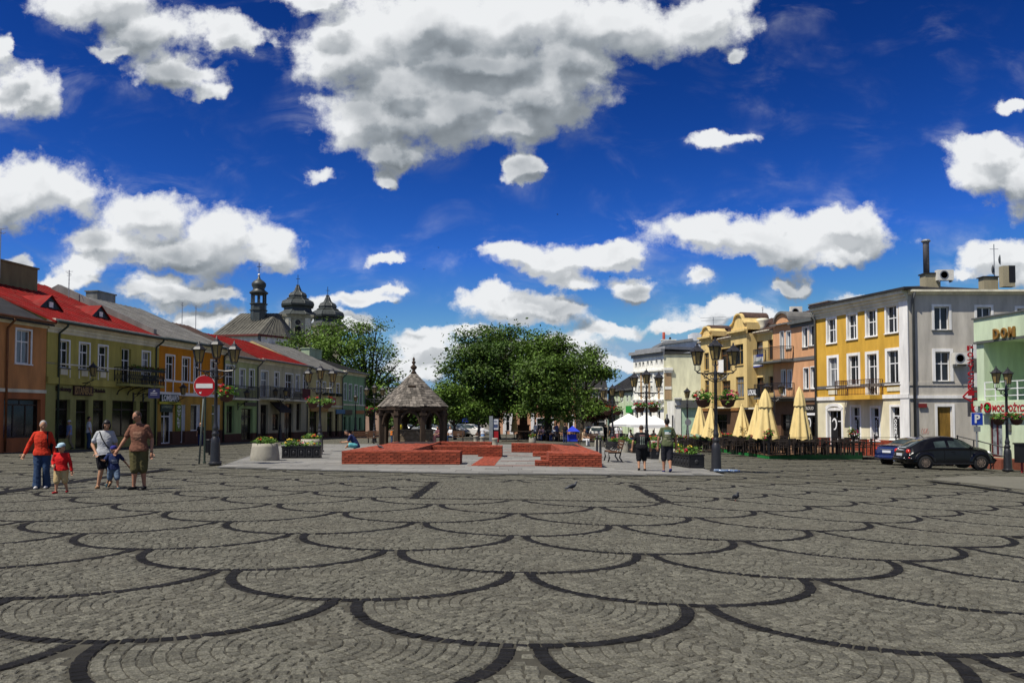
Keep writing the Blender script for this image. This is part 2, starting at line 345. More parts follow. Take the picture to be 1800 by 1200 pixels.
# joint bed under the cobbles near the camera
JOINT = mat('sandy_paving_joint', (.046, .043, .032), .95, .3, 9, .3, 80)
mb = MB(); yy = [1.5+i*.75 for i in range(31)]
xx = [i*1.0 for i in range(-21, 22)]
mb.add([(x, y, gz(x, y)-.0055) for y in yy for x in xx], [(j*len(xx)+i, j*len(xx)+i+1, (j+1)*len(xx)+i+1, (j+1)*len(xx)+i) for j in range(len(yy)-1) for i in range(len(xx)-1)])
paving = tag(mb.build('paving', JOINT), kind='structure')
GRAN = mat('granite_cobble', (.096, .093, .074), .85, .55, 48, .7, 60, island=.30, spec=.2, dirt=.35)
BASALT = mat('dark_basalt_cobble', (.010, .0098, .0105), .8, .35, 30, .5, 55, island=.35, spec=.12)
RO, RI, PX, PY, X0, Y0 = 1.45, 1.338, 3.0, 1.425, .084, 7.28
PANEL = (-2.12, 3.25, 16.95, 22.1)
def inpanel(x, y, g=0.): return PANEL[0]-g < x < PANEL[1]+g and PANEL[2]-g < y < PANEL[3]+g
def centers(y0, y1, half):
    for k in range(int((y0-Y0)/PY)-1, int((y1-Y0)/PY)+3):
        cy = Y0+k*PY; off = X0+(PX/2 if k % 2 else 0)
        for i in range(-14, 15):
            cx = off+i*PX
            if abs(cx) < half(cy)+2.5: yield cx, cy
C = []      # x, y, angle, tangential length, radial width, dark
for cx, cy in centers(3.2, NEAR, lambda y: .64*max(y, 4)+3.6):
    def ok(x, y, g=0.):
        if y > NEAR or y < 3.6 or abs(x) > .64*y+4.4 or inpanel(x, y, .05): return False
        for sgn in (-1, 1):
            if (x-cx-sgn*PX/2)**2+(y-cy-PY)**2 < (RO+g)**2: return False
        return True
    n = int(2*PI*1.394/.088); 
    for j in range(n):
        t = 2*PI*j/n+R.uniform(-.006, .006); x, y = cx+1.394*math.cos(t), cy+1.394*math.sin(t)
        if y < cy+.04 and ok(x, y, -.02): C.append((x, y, t, .082, .108, 1))
    r = 1.243; k = 0
    rr = [1.385, 1.290]+[1.290-.090*(i+1) for i in range(14)]
    for r in rr:
        if r < .03: continue
        n = max(1, int(2*PI*r/(.098 if k % 3 else .106))); k += 1; ph = R.random()*6.3
        for j in range(n):
            t = ph+2*PI*(j+R.uniform(-.09, .09))/n; x, y = cx+r*math.cos(t), cy+r*math.sin(t)
            if r > 1.35 and y < cy+.10: continue
            if ok(x, y, .035): C.append((x, y, t, 2*PI*r/n-.009, .085, 0))
y = PANEL[2]+.15
while y < PANEL[3]-.1:          # straight courses of the rectangle
    x = PANEL[0]+.05+R.random()*.05
    while x < PANEL[1]:
        w = R.uniform(.09, .12)
        fx = (y-PANEL[2])*.012
        dk = (x < PANEL[0]+.27 or x > PANEL[1]-.27) or y < PANEL[2]+.2
        C.append((x, y, PI/2, w-.012, .088, int(dk))); x += w
    y += .1
C = np.array(C); o_ = np.argsort(C[:, 1]); C = C[o_]
def cobble_verts(C):
    n = len(C); L = C[:, 3]/2; Wd = C[:, 4]/2
    sg = np.array([(-1, -1), (1, -1), (1, 1), (-1, 1)])      # (radial, tangential)
    out = np.zeros((n, 12, 3)); jit = RN.uniform(-.006, .006, (n, 4, 2)); h = RN.uniform(-.003, .003, n); tilt = RN.uniform(-.018, .018, (n, 2))
    ca, sa = np.cos(C[:, 2]), np.sin(C[:, 2])
    for lay, (ins, dz) in enumerate(((0., -.03), (0.002, -.004), (.011, .004))):
        for c in range(4):
            rr = sg[c, 0]*(Wd-ins)+jit[:, c, 0]; tt = sg[c, 1]*(L-ins)+jit[:, c, 1]
            x = C[:, 0]+rr*ca-tt*sa; y = C[:, 1]+rr*sa+tt*ca
            out[:, lay*4+c, 0] = x; out[:, lay*4+c, 1] = y
            out[:, lay*4+c, 2] = gzn(x, y)+dz+h+(tilt[:, 0]*rr+tilt[:, 1]*tt if lay else 0)
    return out
QF = [(8, 9, 10, 11)]+[(a+l, (a+1) % 4+l, (a+1) % 4+l+4, a+l+4) for l in (0, 4) for a in range(4)]
def np_mesh(name, V, Fq, mats, mi=None, smooth=False):
    me = bpy.data.meshes.new(name); V = np.asarray(V, dtype=np.float32).reshape(-1, 3); Fq = np.asarray(Fq, dtype=np.int32); k = Fq.shape[1]
    me.vertices.add(len(V)); me.vertices.foreach_set('co', V.ravel()); me.loops.add(Fq.size); me.loops.foreach_set('vertex_index', Fq.ravel())
    me.polygons.add(len(Fq)); me.polygons.foreach_set('loop_start', np.arange(0, Fq.size, k, dtype=np.int32))
    for q in mats: me.materials.append(q)
    if mi is not None: me.polygons.foreach_set('material_index', np.asarray(mi, dtype=np.int32))
    me.polygons.foreach_set('use_smooth', np.full(len(Fq), smooth)); me.update(calc_edges=True); me.validate()
    return me
V = cobble_verts(C); vis = (np.abs(C[:, 0]) < .60*C[:, 1]) & (C[:, 1] > 4.9)
first = np.nonzero(vis)[0][:300]; rest = np.setdiff1d(np.arange(len(C)), first)
for i in first:
    me = bpy.data.meshes.new('cobble'); c0 = V[i].mean(0); me.from_pydata([tuple(q) for q in V[i]-c0], [], QF)
    me.materials.append(BASALT if C[i, 5] else GRAN); link('cobble', me, paving, tuple(c0))
Fr = (np.arange(len(rest))[:, None, None]*12+np.array(QF)[None]).reshape(-1, 4)
tag(link('cobbles', np_mesh('cobbles', V[rest], Fr, [GRAN, BASALT], np.repeat(C[rest, 5], 9)), paving), kind='stuff')
# ------------------------------------------------------------------ granite slab pavement
PL0, PL1, PR0, PR1 = gpt(388, 820), gpt(520, 774), gpt(1268, 834), gpt(1085, 778)
def pav_l(y): t = (y-PL0.y)/(PL1.y-PL0.y); return PL0.x+(PL1.x-PL0.x)*t
def pav_r(y): t = (y-PR0.y)/(PR1.y-PR0.y); return PR0.x+(PR1.x-PR0.x)*t
def pav_f(x):
    pts = [gpt(388, 821), gpt(590, 827), gpt(850, 833), gpt(1100, 834.5), gpt(1268, 835)]
    for a, b in zip(pts, pts[1:]):
        if x <= b.x or b is pts[-1]: return a.y+(b.y-a.y)*(x-a.x)/(b.x-a.x)
SLAB = mat('pale_granite_slab', (.19, .186, .17), .75, .16, 3.5, .15, 60, island=.17, dirt=.25)
REDBR = mat('red_clay_brick', (.27, .053, .025), .88, .3, 9, .4, 70, island=.28, dirt=.3)
MORT = mat('brick_mortar', (.022, .012, .010), .95, .2, 12)
mb = MB(); sl_objs = []; row = 0; y = 24.6
base = MB()
ypts = [29.6+i*1.5 for i in range(20)]
pave_pts_l = []; pave_pts_r = []
while y < 60:
    h = .78; xa, xb = pav_l(y+h/2), pav_r(y+h/2); x = xa-(0 if row % 2 else .6); row += 1
    while x < xb:
        a, b = max(x, xa), min(x+1.2, xb); x += 1.2
        if b-a < .12: continue
        fy = max(y, pav_f((a+b)/2))
        if y+h-fy < .1: continue
        sl_objs.append((a, b, fy, y+h))
    y += h
sl_objs.sort(key=lambda q: q[2])
pavement = tag(strip_sheet('pavement', [(pav_l(max(q, 27)), max(q, pav_f(-6))) for q in ypts], [(pav_r(q)-.1, q+.4) for q in ypts], MORT, .004), kind='structure')
for i, (a, b, c, d) in enumerate(sl_objs):
    g = .007; t = R.uniform(.024, .032)
    vs = [(x, yq, gz(x, yq)+z) for z in (-.02, t) for x, yq in ((a+g, c+g), (b-g, c+g), (b-g, d-g), (a+g, d-g))]
    fs = [(4, 5, 6, 7), (0, 1, 5, 4), (1, 2, 6, 5), (2, 3, 7, 6), (3, 0, 4, 7)]
    if i < 300: m1 = MB().add(vs, fs); m1.build('slab', SLAB, pavement)
    else: mb.add(vs, fs)
tag(mb.build('slabs', SLAB, pavement), kind='stuff')
def ribbon(name, pts, w, m, dz, parent=None, kind='structure'):
    L, Rr = [], []
    for i, p in enumerate(pts):
        a = Vector(pts[max(i-1, 0)][:2]); b = Vector(pts[min(i+1, len(pts)-1)][:2]); d = (b-a).normalized(); n = Vector((-d.y, d.x))*w/2
        L.append((p[0]+n.x, p[1]+n.y)); Rr.append((p[0]-n.x, p[1]-n.y))
    return strip_sheet(name, L, Rr, m, dz, parent, kind)
# drain channel along the pavement edge, brick-red strips and the brick path between the low walls
dr = [gpt(x, 0) if False else Vector((x, pav_f(x)-.16, 0)) for x in np.linspace(PL0.x+.2, PR0.x-.1, 26)]
ribbon('drain_channel', dr, .16, BASALT, .0, None)
for py, xa, xb in ((819.5, 822, 940), (811, 880, 950), (801.5, 884, 930), (796, 884, 897), (790, 884, 897)):
    ribbon('brick_strip', [gpt(xa+(xb-xa)*i/5, py) for i in range(6)], .2, REDBR, .0345, pavement, None)
# the brick path is laid brick by brick
pa = MB(); q0, q1, q2, q3 = gpt(828, 819), gpt(869, 819), gpt(882, 803.5), gpt(851, 803.5)
for i in range(12):
    for j in range(18):
        def lerp(u, v):
            a = q0+(q1-q0)*u; b = q3+(q2-q3)*u; p = a+(b-a)*v; return (p.x, p.y, gz(p.x, p.y))
        u0, u1, v0, v1 = (i+.04)/12, (i+.96)/12, (j+.06)/18, (j+.94)/18
        b4 = [lerp(u0, v0), lerp(u1, v0), lerp(u1, v1), lerp(u0, v1)]
        pa.add([(x, y, z+.02) for x, y, z in b4]+[(x, y, z+.039) for x, y, z in b4], [(4, 5, 6, 7), (0, 1, 5, 4), (1, 2, 6, 5), (2, 3, 7, 6), (3, 0, 4, 7)])
tag(pa.build('path_bricks', REDBR, pavement), kind='stuff')
# dark paving bands beyond the cobbles that are modelled one by one
rb = MB(); cnt = 0
def onpave(x, y): return y > 24.2 and pav_l(max(y, 27))-.3 < x < pav_r(y)+.2 and y > pav_f(x)-.45
for cx, cy in centers(NEAR-1, 60, lambda y: .66*y):
    prev = None
    for j in range(25):
        t = PI+PI*j/24; x, y = math.cos(t), math.sin(t)
        p = (cx+RI*x, cy+RI*y); q = (cx+RO*x, cy+RO*y)
        good = q[1] > NEAR and not onpave(*q) and not (q[0] < -.15*0-25.5+.15*(q[1]-47.5) or q[0] > 27)
        if good and prev:
            rb.add([(a, b, gz(a, b)-.011) for a, b in (prev[0], prev[1], q, p)], [(0, 1, 2, 3)])
        prev = (p, q) if good else None
tag(rb.build('dark_bands', BASALT, ground), kind='stuff')
ribbon('road_band', [gpt(-60, 876), gpt(0, 866), gpt(90, 853), gpt(190, 838), gpt(300, 824)], .42, BASALT, .012, None)
ribbon('road_band', [gpt(1630, 845), gpt(1700, 853), gpt(1840, 874)], .32, BASALT, .012, None)
LGT = mat('worn_concrete_paving', (.125, .12, .095), .9, .2, 1.5, .2, 40)
strip_sheet('side_road', [gpt(1640, 842.5)[:2], gpt(1700, 848)[:2], gpt(1870, 868)[:2]], [gpt(1640, 840)[:2], gpt(1700, 836)[:2], gpt(1870, 838)[:2]], LGT, -.006, None, 'structure')
# ------------------------------------------------------------------ buildings
class Bld:
    def __init__(s, name, label, P0, P1, root=None, zb=None, group=None):
        s.P0 = Vector((P0[0], P0[1])); d = Vector((P1[0], P1[1]))-s.P0; s.L = d.length; s.d = d.normalized(); s.n = Vector((-s.d.y, s.d.x))
        s.zb = min(gz(*s.P0), gz(P1[0], P1[1])) if zb is None else zb
        rz = math.atan2(s.d.y, s.d.x); W_ = Matrix.Translation((s.P0.x, s.P0.y, s.zb)) @ Matrix.Rotation(rz, 4, 'Z')
        if root is None:
            s.root = thing(name, label, 'building', (s.P0.x, s.P0.y, s.zb), rz, group); s.W0 = W_; s.M = None
        else:
            s.root = root.root; s.W0 = root.W0; s.M = root.W0.inverted() @ W_
        s.W = W_; s.ops = []
    def sz(s, px, py, y=0.):
        rx, rz = ray(px, py); P = s.P0+s.n*y
        # P + d*t = k*(rx,1)
        det = s.d.x*(-1)-s.d.y*(-rx); k = None
        A = np.array([[rx, -s.d.x], [1., -s.d.y]]); k, t = np.linalg.solve(A, np.array([P.x, P.y]))
        return t, CAMZ+k*rz-s.zb
    def rect(s, x0, x1, y0, y1, y=0.):
        xm, ym = (x0+x1)/2, (y0+y1)/2
        return (s.sz(x0, ym, y)[0], s.sz(x1, ym, y)[0], s.sz(xm, y1, y)[1], s.sz(xm, y0, y)[1])
    def z(s, px, py, y=0.): return s.sz(px, py, y)[1]
    def put(s, mb, name, mats, parent=None, smooth=False):
        if s.M is not None: mb.xform(s.M)
        return mb.build(name, mats, parent or s.root, smooth)
    def wall(s, m, s0, s1, z0, z1, ops, y=0., dep=.2, name='wall', rev=None):
        mb = MB(); ops = [o for o in ops if o[1] > s0 and o[0] < s1 and o[3] > z0 and o[2] < z1]
        ss = sorted({s0, s1, *[min(max(q, s0), s1) for o in ops for q in o[:2]]}); zz = sorted({z0, z1, *[min(max(q, z0), z1) for o in ops for q in o[2:4]]})
        for a, b in zip(ss, ss[1:]):
            for c, d in zip(zz, zz[1:]):
                if b-a < 1e-5 or d-c < 1e-5: continue
                xm, zm = (a+b)/2, (c+d)/2
                if any(o[0] < xm < o[1] and o[2] < zm < o[3] for o in ops): continue
                mb.add([(a, y, c), (b, y, c), (b, y, d), (a, y, d)], [(0, 1, 2, 3)])
        ri = 1 if rev else 0
        for o in ops:
            a, b = max(o[0], s0), min(o[1], s1); c, d = max(o[2], z0), min(o[3], z1)
            if o[0] >= s0: mb.add([(a, y, c), (a, y+dep, c), (a, y+dep, d), (a, y, d)], [(0, 1, 2, 3)], ri)
            if o[1] <= s1: mb.add([(b, y, c), (b, y, d), (b, y+dep, d), (b, y+dep, c)], [(0, 1, 2, 3)], ri)
            if o[3] <= z1: mb.add([(a, y, d), (a, y+dep, d), (b, y+dep, d), (b, y, d)], [(0, 1, 2, 3)], ri)
            if o[2] >= z0: mb.add([(a, y, c), (b, y, c), (b, y+dep, c), (a, y+dep, c)], [(0, 1, 2, 3)], ri)
        if s.M is not None: mb.xform(s.M)
        return mb.build(name, [m, rev or m], s.root, fix=False)
    def box(s, name, m, s0, s1, y0, y1, z0, z1, parent=None): return s.put(MB().box(s0, s1, y0, y1, z0, z1), name, m, parent)
    def win(s, r, y=0., rec=.15, nv=1, th=.66, fm=None, pane=None, sur=None, sw=.12, sill=True, name='window', fw=.055, sillm=None):
        a, b, c, d = r; fm = fm or WHITE; mb = MB(); y0, y1 = y+rec-.035, y+rec+.035
        mb.box(a, a+fw, y0, y1, c, d); mb.box(b-fw, b, y0, y1, c, d); mb.box(a+fw, b-fw, y0+.002, y1-.002, c, c+fw*1.2); mb.box(a+fw, b-fw, y0+.002, y1-.002, d-fw, d)
        tz = c+(d-c)*th if th else d-fw
        for k in range(nv):
            x = a+(b-a)*(k+1)/(nv+1); mb.box(x-fw*.65, x+fw*.65, y0+.006, y1-.006, c+fw, tz)
        if th:
            mb.box(a+fw, b-fw, y0-.004, y1-.001, tz-fw*.6, tz+fw*.6)
            if nv and (b-a) > .85: mb.box((a+b)/2-fw*.4, (a+b)/2+fw*.4, y0+.008, y1-.008, tz, d-fw)
        w = s.put(mb, name, fm)
        pb = MB().box(a+.01, b-.01, y+rec-.004, y+rec+.012, c+.01, d-.01)
        s.put(pb, 'pane', pane or (GLASS2 if R.random() < .22 else GLASS), w)
        if sur:
            q = MB(); e = .035; q.box(a-sw, a, y-e, y+.01, c-(.02), d+sw); q.box(b, b+sw, y-e, y+.01, c-.02, d+sw); q.box(a, b, y-e, y+.01, d, d+sw)
            s.put(q, 'surround', sur, w)
        if sill: s.put(MB().box(a-sw-.03, b+sw+.03, y-.09, y+rec-.03, c-.07, c-.005), 'sill', sillm or sur or WHITE, w)
        s.ops.append((a, b, c, d))
        return w
    def shrink(s, r, k=.12): return (r[0]+k, r[1]-k, r[2]+k*.3, r[3]-k)
    def cornice(s, m, s0, s1, z0, z1, out=.42, y=0., name='cornice', n=3):
        mb = MB()
        for k in range(n):
            f = (k+1)/n; mb.box(s0-.0*f, s1+.0*f, y-out*f*f-.03, y+.02, z0+(z1-z0)*k/n, z0+(z1-z0)*(k+1)/n)
        return s.put(mb, name, m)
    def band(s, m, s0, s1, z0, z1, out=.06, y=0., name='string_course'): return s.box(name, m, s0, s1, y-out, y+.01, z0, z1)
    def shell(s, m, z0, z1, D, zr=None, dr=None, L0=0., L1=None):
        """flank and back walls, with gables up to the ridge"""
        L1 = s.L if L1 is None else L1; mb = MB(); zr = zr or z1; dr = dr or D/2
        for x in (L0+.004, L1-.004):
            if zr > z1: mb.add([(x, 0, z0), (x, D, z0), (x, D, z1), (x, dr, zr), (x, 0, z1)], [(0, 1, 2, 3, 4)])
            else: mb.add([(x, 0, z0), (x, D, z0), (x, D, z1), (x, 0, z1)], [(0, 1, 2, 3)])
        mb.add([(L0, D, z0), (L1, D, z0), (L1, D, z1), (L0, D, z1)], [(0, 1, 2, 3)])
        return s.put(mb, 'flank_wall', m)
    def roof(s, m, ze, zr, dr, D, over=.45, s0=0., s1=None, seam=.62, side=.0, name='roof'):
        s1 = s.L if s1 is None else s1; sl = (zr-ze)/dr; sb = (zr-ze)/(D-dr); t = .09
        a, b = s0-side, s1+side
        P = [(-over, ze-over*sl), (dr, zr), (D+.3, ze-.3*sb)]
        poly = [(y, z+t) for y, z in P]+[(y, z) for y, z in reversed(P)]
        M = Matrix(((0, 1, 0, 0), (1, 0, 0, 0), (0, 0, 1, 0), (0, 0, 0, 1)))
        r = s.put(MB().prism(poly, a, b, 0, M), name, m)
        if seam:
            mb = MB(); x = a+.05; nvec = Vector((0, -sl, 1)).normalized()
            while x < b:
                p = Vector((x, P[0][0], P[0][1]+t)); q = Vector((x, P[1][0], P[1][1]+t))
                mb.bar(p+nvec*.012, q+nvec*.012, .03, .05); x += seam
            tag(s.put(mb, 'roof_seam', m, r), kind='stuff')
        return r
    def gutter(s, m, z, over, s0=0., s1=None, pipes=(), zpipe=.05):
        s1 = s.L if s1 is None else s1
        s.put(MB().tube([(s0, -over-.05, z), (s1, -over-.05, z)], .075, 6), 'gutter', m)
        for x in pipes:
            s.put(MB().tube([(x, -over-.04, z-.06), (x, -over+.02, z-.2), (x, -.12, z-.55), (x, -.10, z-.75), (x, -.10, zpipe)], .06, 7), 'drainpipe', m, smooth=True)
    def balcony(s, s0, s1, z, h=1.0, dep=.9, y=0., m=None, rm=None, pitch=.13, ornate=False, slabt=.14):
        bl = s.put(MB().box(s0, s1, y-dep, y+.02, z-slabt, z), 'balcony', m or TRIM); mb = MB(); e = .04
        c = [(s0+e, y-.02), (s0+e, y-dep+e), (s1-e, y-dep+e), (s1-e, y-.02)]
        for p, q in zip(c, c[1:]):
            for zz, w in ((z+h, .045), (z+.08, .03), (z+h-.14, .022)): mb.bar((*p, zz), (*q, zz), w)
            n = max(2, int(math.hypot(q[0]-p[0], q[1]-p[1])/pitch))
            for k in range(n+1):
                x, yy = p[0]+(q[0]-p[0])*k/n, p[1]+(q[1]-p[1])*k/n
                mb.bar((x, yy, z), (x, yy, z+h), .045 if k in (0, n) else .018)
                if ornate and k < n:
                    x2, y2 = p[0]+(q[0]-p[0])*(k+1)/n, p[1]+(q[1]-p[1])*(k+1)/n
                    mb.bar((x, yy, z+.2), (x2, y2, z+.7), .02); mb.bar((x2, y2, z+.2), (x, yy, z+.7), .02)
        s.put(mb, 'railing', rm or IRON, bl); return bl
    def chimney(s, m, x0, x1, y0, y1, z0, z1, cap=None, name='chimney'):
        c = s.box(name, m, x0, x1, y0, y1, z0, z1)
        s.box('chimney_cap', cap or m, x0-.08, x1+.08, y0-.08, y1+.08, z1, z1+.1, c); return c
    def w2l(s, p): return s.W.inverted() @ Vector(p)
def sign(b, name, label, r, bg, texts, y=-.05, t=.07, cat='sign', group=None, frame=None):
    """a board lying along facade b; r = (s0,s1,z0,z1); texts = [(string, u0,u1,v0,v1, material)]"""
    a, c, z0, z1 = r; M = b.W
    o = thing(name, label, cat, M @ Vector((a, y, z0)), math.atan2(b.d.y, b.d.x), group)
    MB().box(0, c-a, -t, 0, 0, z1-z0).build('board', bg, o)
    if frame:
        f = MB(); w, h = c-a, z1-z0
        for q in ((-.03, w+.03, 0-.03, .0), (-.03, w+.03, h, h+.03), (-.03, 0, 0, h), (w, w+.03, 0, h)): f.box(q[0], q[1], -t-.02, .005, q[2], q[3])
        f.build('board_frame', frame, o)
    for s_, u0, u1, v0, v1, m in texts:
        q = MB(); text_mb(q, s_, TR((c-a)*u0, -t-.004, (z1-z0)*v0), (c-a)*(u1-u0), (z1-z0)*(v1-v0), depth=.015, bold=.02); q.build('lettering', m, o)
    return o
def fr(name, c, **k): return mat(name, c, **k)
DARKSHOP = mat('dark_shopfront_wood', (.03, .02, .015), .5, .3, 8)
PLINTH = plaster('brown_plinth_plaster', (.10, .05, .035), .4)
ZINC = mat('zinc_sheet', (.185, .18, .165), .5, .35, 1.2, metal=.3, streak=True, dirt=.4)
REDROOF = mat('red_painted_sheet', (.19, .011, .009), .7, .3, 1.2, streak=True, dirt=.4, spec=.1)
BLACKROOF = mat('bitumen_roofing', (.022, .022, .024), .8, .4, 1.5, .3, 30)
BROWNROOF = mat('brown_roof_tile', (.075, .045, .035), .8, .4, 4, .4, 20)
COPPER = mat('copper_pipe', (.16, .065, .028), .5, .3, 4, metal=.3)
GREYP = mat('grey_pipe_paint', (.10, .105, .10), .5, .2, 4)
DKGREEN = mat('dark_green_pipe_paint', (.03, .045, .032), .5, .2, 4)
def leftP(px): Z = 33.0/(.15+(900-px)/FPX); return (Z*(px-900)/FPX, Z)
def shop(b, r, y=0., nv=1, th=.75, fm=None, **k): return b.win(r, y, rec=.24, nv=nv, th=th, fm=fm or DARKSHOP, pane=SHOPG, sill=False, fw=.07, name=k.pop('name', 'shop_window'), **k)
# --- peach house at the left edge
b = Bld('peach_house', 'peach plastered house with copper drainpipe and black roof at the left edge', leftP(-70), leftP(79.5)); BA = b
PEACH = plaster('peach_plaster', (.50, .225, .085), .4); PEACH2 = plaster('terracotta_plaster', (.36, .125, .05), .4)
ze = b.z(78, 566); zb_ = b.z(50, 690)
b.win(b.shrink(b.rect(26, 56, 577, 640), .1), sur=WHITE, sw=.1)
b.win(b.shrink(b.rect(-48, -20, 570, 636), .1), sur=WHITE, sw=.1)
r1 = b.rect(6, 71, 701, 800); shop(b, (r1[0], r1[1], .75, r1[3]), nv=2, th=.85)
b.wall(PEACH, 0, b.L, zb_, ze, b.ops); b.wall(PEACH2, 0, b.L, .0, zb_, b.ops, dep=.3)
b.band(TRIM, 0, b.L, zb_, zb_+.18, .07); b.cornice(TRIM, 0, b.L, ze-.35, ze, .4)
b.shell(PEACH, 0, ze, 12, ze+2.9, 6); b.roof(BLACKROOF, ze, ze+2.9, 6, 12, .5, seam=0); b.gutter(COPPER, ze-.05, .5, pipes=(b.sz(8, 700)[0],))
cw = plaster('sooty_chimney_plaster', (.19, .165, .09), .5)
CHIM = (2, 66, 470)
# --- yellow-green house with the red roof
b = Bld('istanbul_house', 'yellow green two storey house with bright red sheet roof and two small dormers', leftP(80), leftP(277)); B2 = b
YG = plaster('yellow_green_plaster', (.40, .345, .095), .3); YG2 = plaster('olive_plaster', (.30, .285, .10), .4)
ze = b.z(180, 575.5); zs = b.z(140, 674)
for q in ((100.5, 123, 596, 647), (138, 158.5, 601, 650), (171.5, 190, 605.5, 652), (248.5, 264.5, 616, 660)): b.win(b.shrink(b.rect(*q), .1), sur=WHITE, sw=.1, rec=.17, sillm=GREYP)
b.win(b.shrink(b.rect(211, 231, 610, 674), .1), sur=YG, sw=.1, rec=.17, sill=False, name='balcony_door')
for q in ((97, 123, 702, 780), (133, 155, 702.5, 794), (163, 186, 703, 778), (197, 239, 704, 776), (245.5, 263, 705, 774)):
    r1 = b.rect(*q); shop(b, (r1[0], r1[1], .06 if q[0] in (133,) else .7, r1[3]), nv=0 if q[1]-q[0] < 30 else 1)
b.wall(YG, 0, b.L, zs, ze, b.ops); b.wall(YG2, 0, b.L, 0, zs, b.ops, dep=.3)
g = MB()
for k in range(6): g.box(0, b.L, -.012, .004, .55+k*.42, .575+k*.42)
for x0, x1 in ((0, .9), (b.L-.8, b.L)): b.box('quoin', YG, x0, x1, -.05, .0, zs, ze-.6)
b.band(YG, 0, b.L, zs-.1, zs+.28, .14); b.band(TRIM, 0, b.L, zs+1.02, zs+1.1, .05)
for q in ((100.5, 123), (138, 158.5), (171.5, 190)):
    r1 = b.rect(*q, 655, 668); fpan = MB(); fpan.box(r1[0], r1[0]+.07, -.045, 0, zs+.3, zs+1.0); fpan.box(r1[1]-.07, r1[1], -.045, 0, zs+.3, zs+1.0); fpan.box(r1[0]+.25, r1[1]-.25, -.04, 0, zs+.45, zs+.85)
    b.put(fpan, 'apron_panel', TRIM)
b.cornice(TRIM, 0, b.L, ze-.75, ze, .5, n=4); zr = b.z(103, 509, 8.8)
b.shell(YG, 0, ze, 17, zr, 8.8); rf = b.roof(REDROOF, ze, zr, 8.8, 17, .62, side=.15); b.gutter(DKGREEN, ze-.18, .62, pipes=(.9, b.L-.4))
b.chimney(cw, b.sz(-40, 490, 6.2)[0], b.sz(66, 490, 6.2)[0], 6.2, 7.0, ze+1.5, b.z(66, 474, 6.2))
for px, py in ((86, 538), (174, 552)):
    t, zz = b.sz(px, py, 2.2); sl = (zr-ze)/8.8; y0 = 2.0; zb0 = ze+.09+sl*y0
    dm = MB(); w = 1.05; h = .85
    tri = [(t-w, y0, zb0), (t+w, y0, zb0), (t, y0, zb0+h)]; yb = y0+h/sl
    dm.add([*tri, (t, yb, zb0+h+.0)], [(0, 3, 2), (1, 2, 3)], 0); dm.add([(t-w, y0+.1, zb0), (t+w, y0+.1, zb0), (t, y0+.1, zb0+h-.05)], [(0, 1, 2)], 1)
    d_ = b.put(dm, 'dormer', [REDROOF, BLACKP]); b.put(MB().box(t-.16, t+.16, y0+.03, y0+.09, zb0+.1, zb0+.42), 'dormer_window', WHITE, d_)
r1 = b.rect(200, 263, 650, 678); bl = b.balcony(r1[0], r1[1], zs+.12, 1.05, 1.1, ornate=True, pitch=.2, m=YG2)
for x in np.linspace(r1[0]+.3, r1[1]-.3, 4): b.put(MB().tube([(x, -.95, zs-.04), (x, -.5, zs-.12), (x, -.15, zs-.3), (x, -.04, zs-.55)], .04, 5).tube([(x, -.3+.1*math.cos(t), zs-.15+.09*math.sin(t)) for t in np.linspace(0, 5.5, 9)], .022, 4), 'bracket', IRON, bl)
b.chimney(ZINC, *sorted((b.sz(171, 525, 9.6)[0], b.sz(203, 525, 9.6)[0])), 9.6, 10.6, ze, b.z(187, 516, 9.6), ZINC)
FB2 = (r1, zs)
LET = paint('dark_sign_lettering', (.035, .012, .01)); REDL = paint('red_sign_paint', (.33, .012, .012))
sign(b, 'shop_sign', 'dark ISTANBUL board above the shop doors of the yellow green house', b.rect(127, 161, 678.5, 695), LET, [('ISTANBUL', .04, .97, .1, .92, paint('dull_gold_lettering', (.30, .19, .07)))])
for px0, px1, py0, py1, tx in ((97, 125, 679, 690, 'Doloney'), (162, 185, 683, 690, 'Okielek')):
    r1 = b.rect(px0, px1, py0, py1); o = thing('shop_lettering', 'small dark painted word %s the ISTANBUL board' % ('left of' if px0 < 100 else 'right of'), 'sign', b.W @ Vector((r1[0], -.03, r1[2])), math.atan2(b.d.y, b.d.x))
    q = MB(); text_mb(q, tx, TR(0, 0, 0), r1[1]-r1[0], r1[3]-r1[2], bold=.03); q.build('lettering', LET, o)
# --- orange house
b = Bld('orange_house', 'orange two storey house with grey sheet roof over the pawn shop', leftP(277.4), leftP(394.6)); B3 = b
OR = plaster('orange_plaster', (.52, .20, .014), .3); OR2 = plaster('ochre_plaster', (.42, .245, .05), .4)
ze = b.z(330, 600); zs = b.z(320, 695)
for q in ((290.5, 307, 623, 668), (319.5, 334, 627, 671), (340, 352.5, 629, 673), (369.5, 381, 632, 674)): b.win(b.shrink(b.rect(*q), .08), sur=WHITE, sw=.1, sill=True)
r1 = b.rect(283, 303, 709, 786); shop(b, (r1[0], r1[1], .15, r1[3]), fm=WHITE, th=.68, name='shop_door')
r1 = b.rect(317, 325, 711, 780); shop(b, (r1[0], r1[1], .15, r1[3]), fm=WHITE, nv=0, th=.7, name='shop_door')
shop(b, b.rect(335, 351, 710.5, 757), fm=WHITE, nv=0, th=None); r1 = b.rect(372, 386, 711, 775); shop(b, (r1[0], r1[1], .1, r1[3]), fm=WHITE, nv=0)
b.wall(OR, 0, b.L, zs, ze, b.ops); zp = 1.0; b.wall(OR2, 0, b.L, zp, zs, b.ops, dep=.32, rev=WHITE); b.wall(PLINTH, 0, b.L, 0, zp, b.ops, y=-.03, dep=.32)
b.band(WHITE, 0, b.L, zs-.02, zs+.2, .1); zm = b.z(320, 671); b.band(WHITE, 0, b.L, zm-.06, zm+.06, .04)
